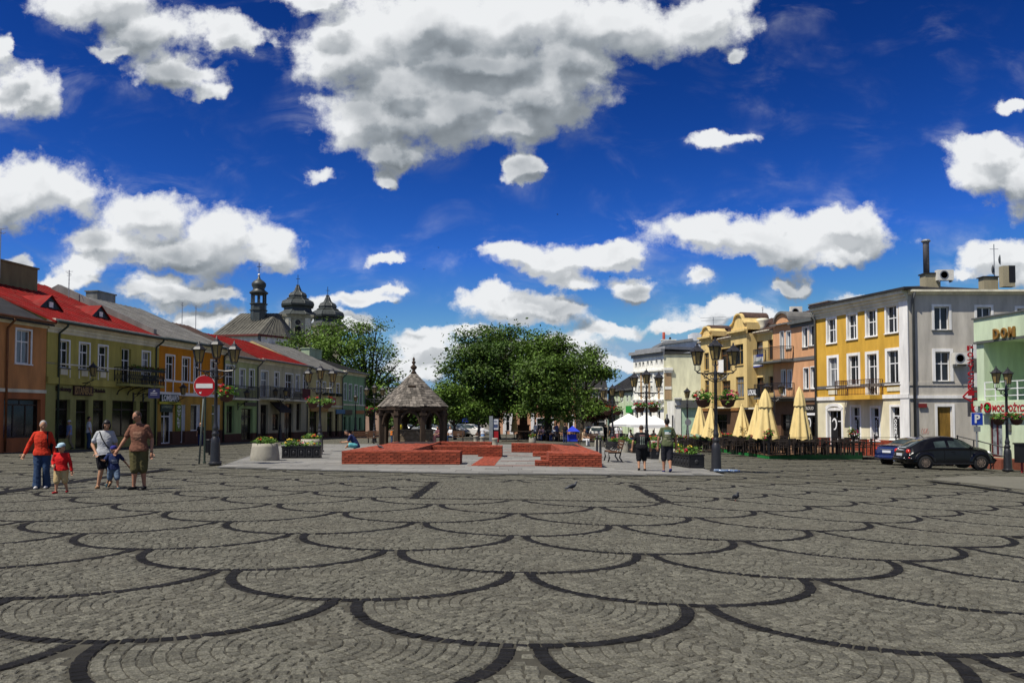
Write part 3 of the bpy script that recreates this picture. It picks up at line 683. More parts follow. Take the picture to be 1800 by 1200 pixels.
for px in (290.5, 304, 319.5, 332, 341, 352): t = b.sz(px, 680)[0]; b.box('pilaster_strip', WHITE, t-.05, t+.05, -.03, .01, zs+.2, zm-.06)
b.cornice(TRIM, 0, b.L, ze-.6, ze, .45); zr = b.z(300, 556, 7.5); b.shell(OR, 0, ze, 15, zr, 7.5); b.roof(ZINC, ze, zr, 7.5, 15, .55); b.gutter(DKGREEN, ze-.15, .55, pipes=(b.L-.3,))
pw = b.put(MB().prism([(.2, ze), (7.5, zr), (14, ze), (14, ze+.55), (7.5, zr+.55), (.2, ze+.5)], -.3, .05, 0, Matrix(((0, 1, 0, 0), (1, 0, 0, 0), (0, 0, 1, 0), (0, 0, 0, 1)))), 'fire_wall', ZINC)

YEL = paint('acid_yellow_sign', (.45, .42, .03)); DKG = paint('dark_green_sign', (.02, .04, .03)); WL = paint('white_sign_lettering', (.75, .75, .74))
sign(b, 'pawn_shop_sign', 'white LOMBARD lettering on dark board above the pawn shop door', b.rect(279, 311, 693.5, 706), DKG, [('LOMBARD', .03, .97, .08, .94, WL)], y=-.12)
sign(b, 'yellow_sign_strip', 'acid yellow strip right under the large LOMBARD board', b.rect(276, 314, 706, 710), YEL, [('LOMBARD', .4, .7, .3, .7, DKG)], y=-.12)
sign(b, 'small_pawn_sign', 'small green LOMBARD panel in the pawn shop door head', b.rect(281, 302, 711, 724), DKG, [('LOMBARD', .08, .94, .55, .92, paint('grey_green_lettering', (.25, .30, .2)))], y=-.03, t=.04)
r1 = b.rect(307.5, 316.5, 711, 757); o = thing('outlet_sign', 'tall green vertical OUTLET panel beside the pawn shop door', 'sign', b.W @ Vector((r1[0], -.03, r1[2])), math.atan2(b.d.y, b.d.x))
hh, ww = r1[3]-r1[2], r1[1]-r1[0]; MB().box(0, ww, -.06, 0, 0, hh).build('board', paint('green_yellow_sign', (.14, .20, .02)), o); q = MB()
for i, ch in enumerate('OUTLET'): text_mb(q, ch, TR(ww*.22, -.065, hh*(.86-.15*i)), ww*.56, hh*.105, bold=.02)
q.build('lettering', WL, o)
# --- light green house, cream houses, far green house
def row_house(name, label, x0, x1, ye, ys, up, low, roofm, cu, cl, ridge, yr, D=13, pipe=GREYP, sur=WHITE, plinth=PLINTH, chim=None):
    b = Bld(name, label, leftP(x0), leftP(x1)); xm = (x0+x1)/2; ze = b.z(*ye); zs = b.z(xm, ys); zp = .7
    for q in up:
        r = b.shrink(b.rect(*q[:4]), .07); b.win(r, sur=sur, sw=.1, name='window' if len(q) < 5 else 'balcony_door', sill=len(q) < 5)
    for q in low: r = b.rect(*q[:4]); shop(b, (r[0], r[1], .1 if len(q) > 4 else max(.75, r[2]), r[3]), nv=1 if q[1]-q[0] > 12 else 0)
    b.wall(cu, 0, b.L, zs, ze, b.ops); b.wall(cl, 0, b.L, zp, zs, b.ops, dep=.3); b.wall(plinth, 0, b.L, 0, zp, b.ops, y=-.03, dep=.3)
    b.band(TRIM, 0, b.L, zs-.05, zs+.12, .08); b.cornice(TRIM, 0, b.L, ze-.45, ze, .4)
    zr = b.z(*yr, ridge); b.shell(cu, 0, ze, D, zr, ridge); b.roof(roofm, ze, zr, ridge, D, .5); b.gutter(pipe, ze-.12, .5, pipes=(b.L-.3,))
    return b
PG = plaster('pale_green_plaster', (.42, .45, .22), .3); PG2 = plaster('mint_plaster', (.31, .42, .18), .35)
b = row_house('pale_green_house', 'pale green two storey house with balcony beside the orange house', 395, 454, (425, 627), 701, [(396, 412, 641, 699, 1), (420.5, 431, 647.5, 681), (437.5, 447, 648.5, 684)], [(398, 411.5, 713, 761), (424, 444, 718, 770, 1)], BROWNROOF, PG, PG2, 6.5, (420, 592))
b.balcony(b.sz(392, 700)[0]+.05, b.sz(436, 700)[0], b.z(415, 700), 1.0, 1.0, m=TRIM); BPG = b
sign(b, 'shop_sign', 'black board with grey lettering over the pale green shopfront', b.rect(428, 449, 707, 713.5), BLACKP, [('MODA', .3, .8, .2, .8, mat('grey_sign_lettering', (.3, .3, .3)))][:0])
WC = plaster('cool_white_plaster', (.52, .475, .33), .35)
b = row_house('white_house', 'off white house with red sheet roof, two balconies and an arched gateway', 454.4, 541, (500, 636.5), 704, [(458, 471, 651, 698, 1), (482, 490.5, 653, 680), (501, 514.5, 656, 699, 1), (519.5, 526.5, 658, 687), (532.5, 539.5, 659, 686)], [(458, 471, 711, 768, 1), (479, 492, 727, 756), (500, 515.5, 709, 768, 1), (521, 529, 709, 756)], REDROOF, WC, plaster('grey_white_plaster', (.42, .38, .26), .4), 6.5, (470, 608))
b.balcony(b.sz(456, 700)[0], b.sz(492, 700)[0], b.z(474, 700), 1.0, 1.0); bl = b.balcony(b.sz(499, 702)[0], b.sz(528, 702)[0], b.z(514, 703), 1.05, 1.0, ornate=True, pitch=.25)
r1 = b.rect(514, 528, 683, 700); b.box('balcony_cloth', mat('dark_red_cloth', (.075, .012, .014)), r1[0], r1[1], -1.04, -1.0, r1[2], r1[3], bl)
r1 = b.rect(474, 494, 706, 725); aw = MB().add([(r1[0], -.02, r1[3]), (r1[1], -.02, r1[3]), (r1[1], -1.0, r1[2]+.3), (r1[0], -1.0, r1[2]+.3), (r1[1], -1.0, r1[2]), (r1[0], -1.0, r1[2])], [(0, 1, 2, 3), (3, 2, 4, 5), (1, 4, 2), (0, 3, 5)]); b.put(aw, 'awning', mat('dark_awning_cloth', (.02, .016, .018)))
CW = plaster('pale_cream_plaster', (.52, .44, .21), .35)
b = row_house('cream_house', 'cream house with small windows, window boxes and grey sheet roof', 541.4, 602.4, (575, 649.5), 714, [(556, 561, 669, 688), (567, 572.5, 670.5, 689.5), (579, 584.5, 672, 690), (591, 596.5, 673.5, 691)], [(544, 559, 722, 766, 1), (575, 586, 723, 765, 1), (589, 596, 727, 764, 1)], ZINC, CW, CW, 6, (560, 622)); BCW = b
for q in ((556, 561, 688), (567, 572.5, 689.5), (579, 584.5, 690.5), (591, 596.5, 691.5)):
    r1 = b.rect(q[0], q[1], q[2], q[2]+5); b.box('window_box', mat('dark_window_box', (.025, .03, .015), .9, .5, 30), r1[0]-.12, r1[1]+.12, -.28, -.04, r1[2], r1[3])
b.chimney(plaster('mint_chimney_plaster', (.34, .42, .28), .2), *sorted((b.sz(538, 620, 5)[0], b.sz(560, 620, 5)[0])), 4.6, 5.6, 6.5, b.z(550, 615, 5))
sign(b, 'red_white_sign', 'red and white square sign high on the cream house', b.rect(578, 588, 699, 711), REDL, [('•', .2, .8, .3, .7, WL)], y=-.1)
sign(b, 'blue_sign', 'blue projecting shop board on the cream house', b.rect(589, 604, 719.5, 727), paint('sky_blue_sign', (.04, .16, .30)), [], y=-.1)
sign(b, 'ochre_sign_band', 'ochre shop board low on the cream house front', b.rect(544, 575, 715, 723), paint('ochre_sign', (.30, .15, .02)), [], y=-.08)
FG = plaster('sage_green_plaster', (.22, .36, .20), .3)
b = row_house('sage_house', 'sage green house with tall white windows at the end of the row', 602.8, 642, (622, 653.5), 712, [(604, 609, 673, 703), (613, 618, 674.5, 704), (623, 628, 676, 706), (632, 637, 678, 712)], [(604, 609, 732, 756), (613, 616.5, 733, 765, 1), (623, 627, 733, 764, 1), (631, 635.5, 734, 755)], BLACKROOF, FG, FG, 6, (615, 640))
sign(b, 'black_sign', 'black shop board with violet print on the sage house', b.rect(604, 617, 720, 729), BLACKP, [], y=-.1)
sign(b, 'orange_sign', 'orange and cream shop board on the sage house', b.rect(624, 638, 721, 727), paint('orange_sign', (.38, .15, .04)), [], y=-.1)
# --- right row
KX = 55*(1598-900)/FPX
def rightP(px):
    k = (px-900)/FPX; t = (KX-k*55)/(k+.274); return (KX-.274*t, 55+t)
b = Bld('yellow_corner_house', 'mustard yellow three storey corner house with a grey flank wall', rightP(1435), (KX, 55)); B4 = b
MU = plaster('mustard_plaster', (.56, .33, .05), .12); CR = plaster('cream_ground_floor_plaster', (.66, .60, .42), .15); GRW = plaster('grey_flank_plaster', (.46, .43, .37), .3)
WPL = plaster('white_trim_plaster', (.74, .73, .70), .12)
ze = b.z(1591, 511); zs = b.z(1591, 698); zm = b.z(1591, 673.5)
for q in ((1452.5, 1471.5, 557, 604), (1488, 1508, 549, 597), (1521, 1542.5, 541, 592), (1555.5, 1579.5, 533.5, 586)): b.win(b.shrink(b.rect(*q), .15), sur=WPL, sw=.15, rec=.2, th=.55, sillm=WPL)
for q in ((1454, 1475, 624, 682), (1489, 1512.5, 620, 678), (1556.5, 1583.5, 611, 676)): b.win(b.shrink(b.rect(*q), .2), sur=WPL, sw=.2, rec=.2, th=.62, sillm=WPL)
r1 = b.shrink(b.rect(1521.5, 1545.5, 617, 696), .2); b.win(r1, sur=WPL, sw=.2, rec=.2, th=.7, sill=False, name='balcony_door')
for q, nm in (((1495, 1514, 711.5, 775), 1), ((1530, 1548, 713, 775), 1), ((1564.5, 1585, 711, 773), 1)):
    r1 = b.shrink(b.rect(*q), .14); b.win((r1[0], r1[1], b.z(q[0], 775)+.15 if False else r1[2], r1[3]), sur=WPL, sw=.15, rec=.22, th=.72, pane=SHOPG, sillm=WPL, name='shop_window')
r1 = b.shrink(b.rect(1452, 1483, 716, 790), .22); b.win(r1, sur=WPL, sw=.2, rec=.25, th=.72, pane=SHOPG, sill=False, name='arched_door')
s0, s1, z0, z1 = r1; arch = MB(); n = 10
for k in range(n):
    t0, t1 = PI*k/n, PI*(k+1)/n; c = (s0+s1)/2; w = (s1-s0)/2
    p = [(c-w*math.cos(t), z1+.32*math.sin(t)) for t in (t0, t1)]; q = [(c-(w+.2)*math.cos(t), z1+.2+.34*math.sin(t)) for t in (t0, t1)]
    arch.prism([p[0], p[1], q[1], q[0]], -.06, .0)
b.put(arch, 'arch_moulding', WPL)
BRP = b.z(1530, 772)
b.wall(MU, 0, b.L, zs, ze, b.ops, rev=WPL); b.wall(CR, 0, b.L, BRP, zs, b.ops, dep=.28, rev=WPL); b.wall(REDBR, 0, b.L, 0, BRP, b.ops, y=-.04, dep=.3, name='brick_plinth')
bm_ = MB(); nb = 0
for k in range(int(BRP/.085)):
    x = b.L-4.3+(.13 if k % 2 else 0)
    while x < b.L-.05: bm_.box(x, min(x+.245, b.L), -.055, -.035, .01+k*.085, .08+k*.085); x += .26
tag(b.put(bm_, 'plinth_bricks', REDBR), kind='stuff')
b.box('corner_pilaster', WPL, b.L-.75, b.L+.05, -.06, .0, BRP, ze-.6)
DBAND = mat('dark_grey_band', (.12, .115, .11), .8)
b.band(DBAND, 0, b.L, zm-.1, zm+.12, .05); b.band(WPL, 0, b.L+.06, zs-.05, zs+.22, .1)
b.cornice(TRIM, 0, b.L+.05, ze-.85, ze, .45, n=4)
r1 = b.rect(1490, 1553, 676, 703); b.balcony(r1[0], r1[1], zs+.22, 1.05, 1.1, m=MU, rm=mat('rusty_railing', (.085, .035, .02), .6, .3, 9), pitch=.16, slabt=.3)
for q in ((1457, 1472, 685.5, 693), (1560, 1583, 680, 687)):
    r1 = b.rect(*q); b.box('apron_panel', TRIM, r1[0], r1[1], -.05, 0, r1[2], r1[3])
b.put(MB().tube([(.12, -.5, ze-.3), (.12, -.14, ze-.9), (.12, -.14, .1)], .08, 7), 'drainpipe', GREYP, smooth=True)
for q, tx in (((1567, 1577, 735, 770), 'ODZIEŻ'), ((1535, 1541, 737, 768), 'ODZIEŻ'), ((1499, 1505, 737, 766), 'ODZIEŻ')):
    r1 = b.rect(*q); o = thing('window_banner', 'black banner with vertical ODZIEŻ lettering in the %s shop window, yellow house' % {1567: 'rightmost', 1535: 'shaded middle', 1499: 'leftmost'}[q[0]], 'banner', b.W @ Vector((r1[0], .2, r1[2])), math.atan2(b.d.y, b.d.x))
    ww, hh = r1[1]-r1[0], r1[3]-r1[2]; MB().box(0, ww, -.02, -.01, 0, hh).build('cloth', BLACKP, o); qq = MB()
    text_mb(qq, tx, Matrix.Translation((ww*.15, -.03, hh*.96)) @ Matrix.Rotation(PI/2, 4, 'Y'), hh*.9, ww*.6, bold=.02); qq.build('lettering', WL, o)
def swirl(b, q, label, y):
    r1 = b.rect(*q); o = thing('swirl_banner', label, 'banner', b.W @ Vector((r1[0], y, r1[2])), math.atan2(b.d.y, b.d.x)); ww, hh = r1[1]-r1[0], r1[3]-r1[2]
    MB().box(0, ww, -.02, -.01, 0, hh).build('cloth', BLACKP, o); qq = MB()
    for k in range(16):
        t0, t1 = -1.9+4.6*k/16, -1.9+4.6*(k+1)/16; A = []
        for t, f in ((t0, 1), (t1, 1), (t1, .55+.25*abs(k+1-8)/8), (t0, .55+.25*abs(k-8)/8)): A.append((ww*.5+ww*.36*f*math.cos(t), hh*.66+ww*.55*f*math.sin(t)))
        qq.prism(A, -.028, -.021)
    qq.build('emblem', WL, o)
    return o
swirl(b, (1457, 1469, 733, 768), 'black door banner with a white swirl emblem in the arched doorway', .22)
# grey flank (faces the square's near side)
f = Bld('', '', (KX, 55), (KX+13, 55.0), root=b, zb=b.zb); F5 = f
for q in ((1638, 1672, 535, 581), (1713, 1746, 536, 580), (1784, 1816, 538, 580)): f.win(f.shrink(f.rect(*q), .15), sur=WPL, sw=.16, rec=.2, th=None, sillm=GREYP)
f.win(f.shrink(f.rect(1640, 1674, 614, 671), .15), sur=WPL, sw=.2, rec=.2, th=.6, sillm=GREYP)
r1 = f.rect(1648, 1674, 714, 790); dw = f.win(r1, sur=WPL, sw=.16, rec=.12, nv=0, th=None, pane=mat('ochre_boarding', (.20, .115, .02), .8, .5, 3, streak=True), sill=False, name='boarded_door')
f.wall(GRW, 0, f.L, 0, ze, f.ops); f.band(GRW, 0, f.L, zm-.15, zm+.08, .05); f.band(WPL, .0, f.L, zs-.08, zs+.12, .09); f.cornice(TRIM, -.0, f.L, ze-.28, ze, .42, n=2)
f.put(MB().tube([(.3, -.4, ze-.2), (.3, -.14, ze-.6), (.3, -.14, .1)], .09, 8), 'drainpipe', GREYP, smooth=True)
b.put(MB().slab([(-.0, -.65), (b.L+.42, -.65), (b.L+.42, 0)][:0] or [(0, -.62), (b.L+.46, -.62), (b.L+.46, 10.0), (0, 10.0)], ze, ze+.16), 'roof_edge', BLACKROOF)
rq = MB(); zr = ze+1.15
rq.add([(0, -.6, ze+.16), (b.L+.44, -.6, ze+.16), (b.L+.44, 14, ze+.16), (0, 14, ze+.16), (0, 5, zr), (b.L-4.2, 5, zr), (b.L-4.2, 14, zr)], [(0, 1, 5, 4), (1, 2, 6, 5), (2, 3, 4, 6), (4, 5, 6)]); b.put(rq, 'roof', BLACKROOF)
def roof_thing(fn, name, label, cat, px, py, Z):
    p = at(px, py, Z); o = thing(name, label, cat, p, 0.); fn(o); return o
CHPL = plaster('stained_chimney_plaster', (.34, .30, .20), .6)
def f_(o):
    MB().box(-.48, .56, -.4, .4, -1.2, .75).build('chimney_base', CHPL, o); MB().box(-.56, .64, -.48, .48, .75, .83).build('cap', BLACKROOF, o)
    MB().lathe([(.2, .83), (.2, 2.9), (.21, 2.95), (.21, 3.0)], 14, (-.2, 0, 0)).build('flue', mat('weathered_steel_flue', (.17, .16, .165), .55, .35, 2, metal=.4, streak=True), o, True)
    MB().lathe([(.2, 3.0), (.30, 3.05), (.31, 3.1), (.22, 3.2)], 14, (-.2, 0, 0)).build('cowl', STEEL, o)
roof_thing(f_, 'roof_chimney', 'square plastered chimney with a tall steel flue on the grey flank roof', 'chimney', 1634, 502, 58)
def ac(o, w=.95, h=.75, d=.4):
    MB().box(-w/2, w/2, -d/2, d/2, 0, h).build('case', paint('off_white_appliance', (.62, .60, .54)), o)
    g = MB()
    for k in range(4): g.lathe([(.08+.07*k, -.012), (.10+.07*k, -.012), (.10+.07*k, .0), (.08+.07*k, .0)], 18)
    g.lathe([(.045, -.02), (.045, 0)], 10)
    g.xform(Matrix.Translation((-.1, -d/2-.012, h/2)) @ Matrix.Rotation(PI/2, 4, 'X')).build('fan_grille', STEEL, o)
    MB().lathe([(.31, 0), (.31, .008)], 18).xform(Matrix.Translation((-.1, -d/2, h/2)) @ Matrix.Rotation(PI/2, 4, 'X')).build('fan_opening', BLACKP, o)
    MB().box(-w/2+.08, -w/2+.14, -d/2, d/2, -.12, 0).box(w/2-.14, w/2-.08, -d/2, d/2, -.12, 0).build('feet', STEEL, o)
roof_thing(lambda o: ac(o, 1.1, .72), 'air_conditioner', 'white air conditioner with round fan beside the tall roof flue', 'air conditioner', 1660, 493, 57.5)
roof_thing(lambda o: ac(o, .9, .75), 'air_conditioner', 'air conditioner bracketed to the grey flank wall', 'air conditioner', 1688, 640, 54.7)
def f_(o):
    MB().box(-.45, .55, -.35, .35, -.6, .5).build('chimney_base', CHPL, o); MB().box(-.55, .65, -.42, .42, .5, .57).build('cap', BLACKROOF, o)
    MB().tube([(.5, 0, .6), (.5, 0, 2.9)], .03).bar((.2, 0, 2.55), (.8, 0, 2.55), .03).build('mast', STEEL, o)
    for x, z in ((.2, 1.05), (.7, 1.75)):
        d = MB().lathe([(0.02, .0), (.2, .03), (.36, .11), (.37, .12), (.2, .05), (0.02, .02)], 16).xform(Matrix.Translation((x, -.15, z)) @ Matrix.Rotation(.95, 4, 'Z') @ Matrix.Rotation(PI/2, 4, 'X')).build('dish', GREYP, o, True)
roof_thing(f_, 'dish_chimney', 'low roof chimney carrying two satellite dishes on a mast', 'chimney', 1736, 501, 59)
def f_(o):
    MB().box(-.4, .42, -.25, .25, -.5, .95).build('chimney_body', CHPL, o); MB().box(.0, .44, -.27, -.2, -.2, .96).build('dark_panel', BLACKP, o)
roof_thing(f_, 'roof_vent_box', 'pale boxy roof vent with a black side near the right edge', 'vent', 1770, 492, 58)
sign(f, 'red_plaque', 'small dark red plaque on the grey flank wall', f.rect(1614, 1628, 709, 716), mat('dark_red_enamel', (.16, .02, .02), .4), [])
# wall graffito: loops of thin paint
gq = MB(); r1 = f.rect(1620, 1634, 752, 763)
for k in range(4): gq.tube([(r1[0]+(r1[1]-r1[0])*(k+.5+.5*math.cos(t))/4.5, -.004, r1[2]+(r1[3]-r1[2])*(.5+.45*math.sin(t+k))) for t in np.linspace(0, 5.2, 9)], .012, 4)
tag(gq.xform(f.W).build('graffiti', mat('pink_spray_paint', (.42, .22, .18))), 'small looping pink scrawl low on the grey flank wall', 'graffiti')
# --- peach narrow house
b = Bld('apricot_house', 'apricot house with arched attic gable and two iron balconies', rightP(1360), rightP(1434.6)); B3R = b
AP = plaster('apricot_plaster', (.58, .31, .16), .12); ze = b.z(1431, 563); zs = b.z(1425, 701); zm = b.z(1415, 630)
for q in ((1382, 1391, 581, 613), (1410.5, 1420.5, 573.5, 610.5), (1422, 1432, 570.5, 608), (1384.5, 1392.5, 649, 681), (1412.5, 1422.5, 645.5, 684), (1424.5, 1434, 643.5, 683.5)): b.win(b.shrink(b.rect(*q), .06), sur=WPL, sw=.06, rec=.2, nv=0, th=None, sillm=GREYP)
for q in ((1371.5, 1379, 582, 634), (1373.5, 1381.5, 649, 696)): b.win(b.shrink(b.rect(*q), .05), sur=WPL, sw=.06, rec=.2, nv=0, th=None, sill=False, name='balcony_door')
r1 = b.rect(1417, 1435, 730, 790); shop(b, (r1[0], r1[1]-.1, .4, r1[3])); r1 = b.rect(1373, 1396, 728, 790); shop(b, (r1[0], r1[1], .4, r1[3]))
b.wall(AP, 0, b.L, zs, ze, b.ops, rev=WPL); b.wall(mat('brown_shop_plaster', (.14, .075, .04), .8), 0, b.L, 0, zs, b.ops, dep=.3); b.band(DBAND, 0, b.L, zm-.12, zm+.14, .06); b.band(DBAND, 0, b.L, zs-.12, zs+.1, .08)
g0, g1 = b.sz(1364, 575)[0], b.sz(1390, 575)[0]; gzz = b.z(1376, 551)
arc = [(g0, ze-.3), (g1, ze-.3)]+[((g0+g1)/2+(g1-g0)/2*math.cos(t), ze+.3+(gzz-ze-.3)*math.sin(t)) for t in np.linspace(0, PI, 11)]
gb = b.put(MB().prism(arc, -.05, 3.0), 'gable', AP)
hood = MB(); A = arc[2:]
for (x0, z0), (x1, z1) in zip(A, A[1:]): hood.prism([(x0, z0), (x1, z1), (x1, z1+.18), (x0, z0+.18)], -.25, 3.0)
b.put(hood, 'gable_hood', ZINC, gb)
b.cornice(GREYP, g1+.1, b.L, ze-.3, ze+.2, .35, n=2); b.shell(AP, 0, ze, 11, ze+1.2, 5.5); b.roof(ZINC, ze+.15, ze+1.3, 5.5, 11, .35)
for q in ((1346, 1396, 608, 637.5), (1347, 1397, 678, 700)):
    r1 = b.rect(*q); b.balcony(max(r1[0], -1.2), r1[1], r1[2]+.1, 1.1, 1.2, pitch=.14, m=GREYP)
sign(b, 'shop_sign', 'black GROUD fascia board on the apricot house', b.rect(1414, 1435, 711, 724), BLACKP, [('GROUD', .12, .9, .3, .75, mat('warm_grey_lettering', (.42, .40, .36)))], y=-.06)
sign(b, 'white_sign_strip', 'white strip under the black GROUD board', b.rect(1414, 1435, 725.5, 729.5), WHITE, [], y=-.06)
swirl(b, (1418, 1428, 732, 764), 'black shop banner with a white swirl emblem left of the downpipe', -.02)
o = sign(b, 'bar_banner', 'black LOKAL banner hung on the lower balcony railing', (b.sz(1349, 688)[0]-1.0, b.sz(1368, 688)[0]-.9, b.z(1358, 695), b.z(1358, 682)), BLACKP, [('LOKAL', .04, .8, .1, .85, WL)], y=-1.25, t=.03, cat='banner')
BRK = mat('dark_red_brickwork', (.16, .05, .03), .9, .3, 12, .3, 30)
p = b.w2l(at(1420, 560, 71)); b.chimney(BRK, p.x-1.0, p.x+1.6, 4.2, 6.0, ze, b.z(1420, 541, 5), ZINC)
roof_thing(lambda o: ac(o, 1.0, .9), 'air_conditioner', 'white air conditioner on the roof beside the brick chimney', 'air conditioner', 1399, 557, 73)
# --- cream house with two curved gables
b = Bld('cream_gabled_house', 'cream yellow house with two bays and curved baroque gables', rightP(1232), rightP(1359.6)); B2R = b
CY = plaster('cream_yellow_plaster', (.63, .47, .20), .1); OCF = mat('brown_window_frame', (.16, .075, .03), .5, .2, 6); OCF2 = mat('ochre_window_frame', (.30, .19, .05), .5)
ze = b.z(1340, 582); zs = b.z(1330, 714)
for q in ((1325, 1341, 600, 640), (1327, 1342.5, 663, 701), (1350, 1359.3, 597, 632), (1351, 1359.3, 661, 690), (1267, 1284, 612, 652), (1269, 1284, 669, 703), (1258, 1264.5, 671, 697)): b.win(b.rect(*q), rec=.18, fm=OCF, nv=1, th=.7, sur=None, sill=False)
for q in ((1256, 1278, 728, 775), (1322, 1340, 728, 775)): shop(b, b.rect(*q), rec=.3) if False else shop(b, b.rect(*q))
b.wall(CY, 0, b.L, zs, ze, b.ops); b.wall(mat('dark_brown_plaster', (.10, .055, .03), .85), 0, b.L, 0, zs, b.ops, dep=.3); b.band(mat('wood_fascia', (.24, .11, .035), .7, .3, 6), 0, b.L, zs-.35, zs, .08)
b.cornice(TRIM, 0, b.L, ze-.25, ze, .35, n=2); b.shell(CY, 0, ze, 11, ze+1.6, 4); b.roof(BROWNROOF, ze, ze+1.7, 4, 11, .4)
for x0, x1, pk, wq in ((1232.5, 1251, 575.5, ((1238, 1246, 620, 650), (1239, 1246.5, 668, 699))), (1285, 1313, 553, ((1292, 1306.5, 605, 641), (1293.5, 1307.5, 662, 698)))):
    yb = -1.0; a, c = b.sz(x0, 650, yb)[0], b.sz(x1, 650, yb)[0]; ops = []
    for q in wq:
        r = b.rect(*q, yb); b.win(r, y=yb, rec=.15, fm=OCF2, nv=1, th=.7, sill=True, sillm=CY, sw=.02); ops.append(r)
    xm = (x0+x1)/2; zt = b.z(xm, pk, yb); zc = ze-.1
    b.wall(CY, a, c, zs-.1, zc, ops, y=yb, dep=.15, name='bay_wall')
    q = MB().box(a+.002, c-.002, yb+.16, 0, zs-.1, zc); q.add([(a, yb, zs-.1), (a, 0, zs-.1), (a, 0, zc), (a, yb, zc)], [(0, 1, 2, 3)]); q.add([(c, yb, zs-.1), (c, yb, zc), (c, 0, zc), (c, 0, zs-.1)], [(0, 1, 2, 3)]); q.add([(a, yb, zs-.1), (c, yb, zs-.1), (c, 0, zs-.1), (a, 0, zs-.1)], [(0, 1, 2, 3)])
    b.put(q, 'bay', CY); w = c-a; m_ = (a+c)/2; h = zt-zc
    b.cornice(CY, a-.15, c+.15, zc, zc+.35, .3, y=yb, n=2)
    prof = [(a, zc+.35)]+[(a, zc+.35+h*.28)]+[(a+w*.13, zc+.35+h*.34), (a+w*.22, zc+.35+h*.48)]+[(m_-w*.26*math.cos(t), zc+.35+h*.52+(h*.48-.35)*math.sin(t)) for t in np.linspace(.2, PI-.2, 9)]+[(c-w*.22, zc+.35+h*.48), (c-w*.13, zc+.35+h*.34), (c, zc+.35+h*.28), (c, zc+.35)]
    gb = b.put(MB().prism(prof, yb+.05, yb+1.6), 'curved_gable', CY); hd = MB(); A = prof[1:-1]
    for (x0_, z0_), (x1_, z1_) in zip(A, A[1:]): hd.prism([(x0_, z0_), (x1_, z1_), (x1_, z1_+.13), (x0_, z0_+.13)], yb-.12, yb+1.65)
    b.put(hd, 'gable_coping', CY, gb)
    rr = MB()
    for k in range(8):
        t0, t1 = .15+(PI-.3)*k/8, .15+(PI-.3)*(k+1)/8; A = [(m_-w*.27*math.cos(t), zc+.35+h*.52+(h*.48-.2)*math.sin(t)) for t in (t0, t1)]
        rr.prism([A[0], A[1], (A[1][0], A[1][1]+.1), (A[0][0], A[0][1]+.1)], yb+.2, yb+2.6)
    b.put(rr, 'gable_roof', BROWNROOF, gb)
for px in (1267, 1348):
    t, zz = b.sz(px, 590, 1.0); b.put(MB().lathe([(.35, 0), (.28, .3), (.5, .75), (.55, .95), (.4, 1.0)], 12, (t, .6, ze+.2)), 'roof_urn', TRIM, smooth=True)
r1 = b.rect(1322, 1346, 694, 716); b.balcony(r1[0], r1[1], b.z(1335, 716), 1.1, .9, pitch=.15); r1 = b.rect(1258, 1286, 696, 716); b.balcony(r1[0], r1[1], b.z(1272, 715), 1.0, .8, pitch=.15)
o = sign(b, 'fabric_banner', 'white and blue advertising banner under the upper window of the cream gabled house', b.rect(1322, 1342, 623, 645, -.35), WL, [], y=-.35, t=.03, cat='banner')
w_, h_ = b.rect(1322, 1342, 623, 645, -.35)[1]-b.rect(1322, 1342, 623, 645, -.35)[0], b.rect(1322, 1342, 623, 645, -.35)[3]-b.rect(1322, 1342, 623, 645, -.35)[2]
MB().box(w_*.4, w_, -.04, -.031, h_*.8, h_).box(0, w_, -.04, -.031, 0, h_*.1).build('printed_bands', paint('banner_blue', (.03, .06, .30)), o)
MB().prism([(w_*.1, h_*.15), (w_*.9, h_*.55), (w_*.9, h_*.65), (w_*.1, h_*.3)], -.038, -.031).build('printed_swoosh', mat('pale_blue_print', (.35, .5, .55)), o)
o = sign(b, 'portrait_banner', 'white banner with a round picture of a figure behind the right street lamp', b.rect(1254, 1272, 633, 655, -.4), WL, [], y=-.4, t=.03, cat='banner')
q = MB().lathe([(.5, 0), (.5, .006)], 20, sx=.8, sy=1.2); q.xform(Matrix.Translation((.62, -.031, .65)) @ Matrix.Rotation(PI/2, 4, 'X')); q.build('printed_oval', mat('pale_flesh_print', (.50, .36, .25), .8, .5, 4), o)
def antenna(px, py, Z, h, label, arms=3, w=.9):
    p = at(px, py, Z); o = thing('antenna', label, 'antenna', p); MB().tube([(0, 0, -1.0), (0, 0, h)], .03, 5).build('mast', STEEL, o); q = MB()
    for k in range(arms): z = h-.1-.28*k; q.bar((-w/2+.1*k, 0, z), (w/2-.1*k, 0, z+(.12 if arms < 3 else 0)), .025)
    q.bar((0, -.3, h-.25), (0, .3, h-.25), .025).build('elements', STEEL, o)
antenna(1254, 580, 84, 1.3, 'television antenna on the cream gabled house roof', 2, 2.6); antenna(1341, 562, 78, 1.2, 'thin mast antenna between the gables', 1, .3)
antenna(121, 510, 58, 1.4, 'small aerial on the red roof ridge', 4, .5); antenna(320, 560, 72, 1.4, 'left one of two thin aerials above the orange house', 1, .3); antenna(344, 568, 75, 1.6, 'right one of two thin aerials above the orange house', 3, .3)
antenna(0, 460, 50, 2.0, 'bent aerial above the chimney at the left edge', 2, .8)
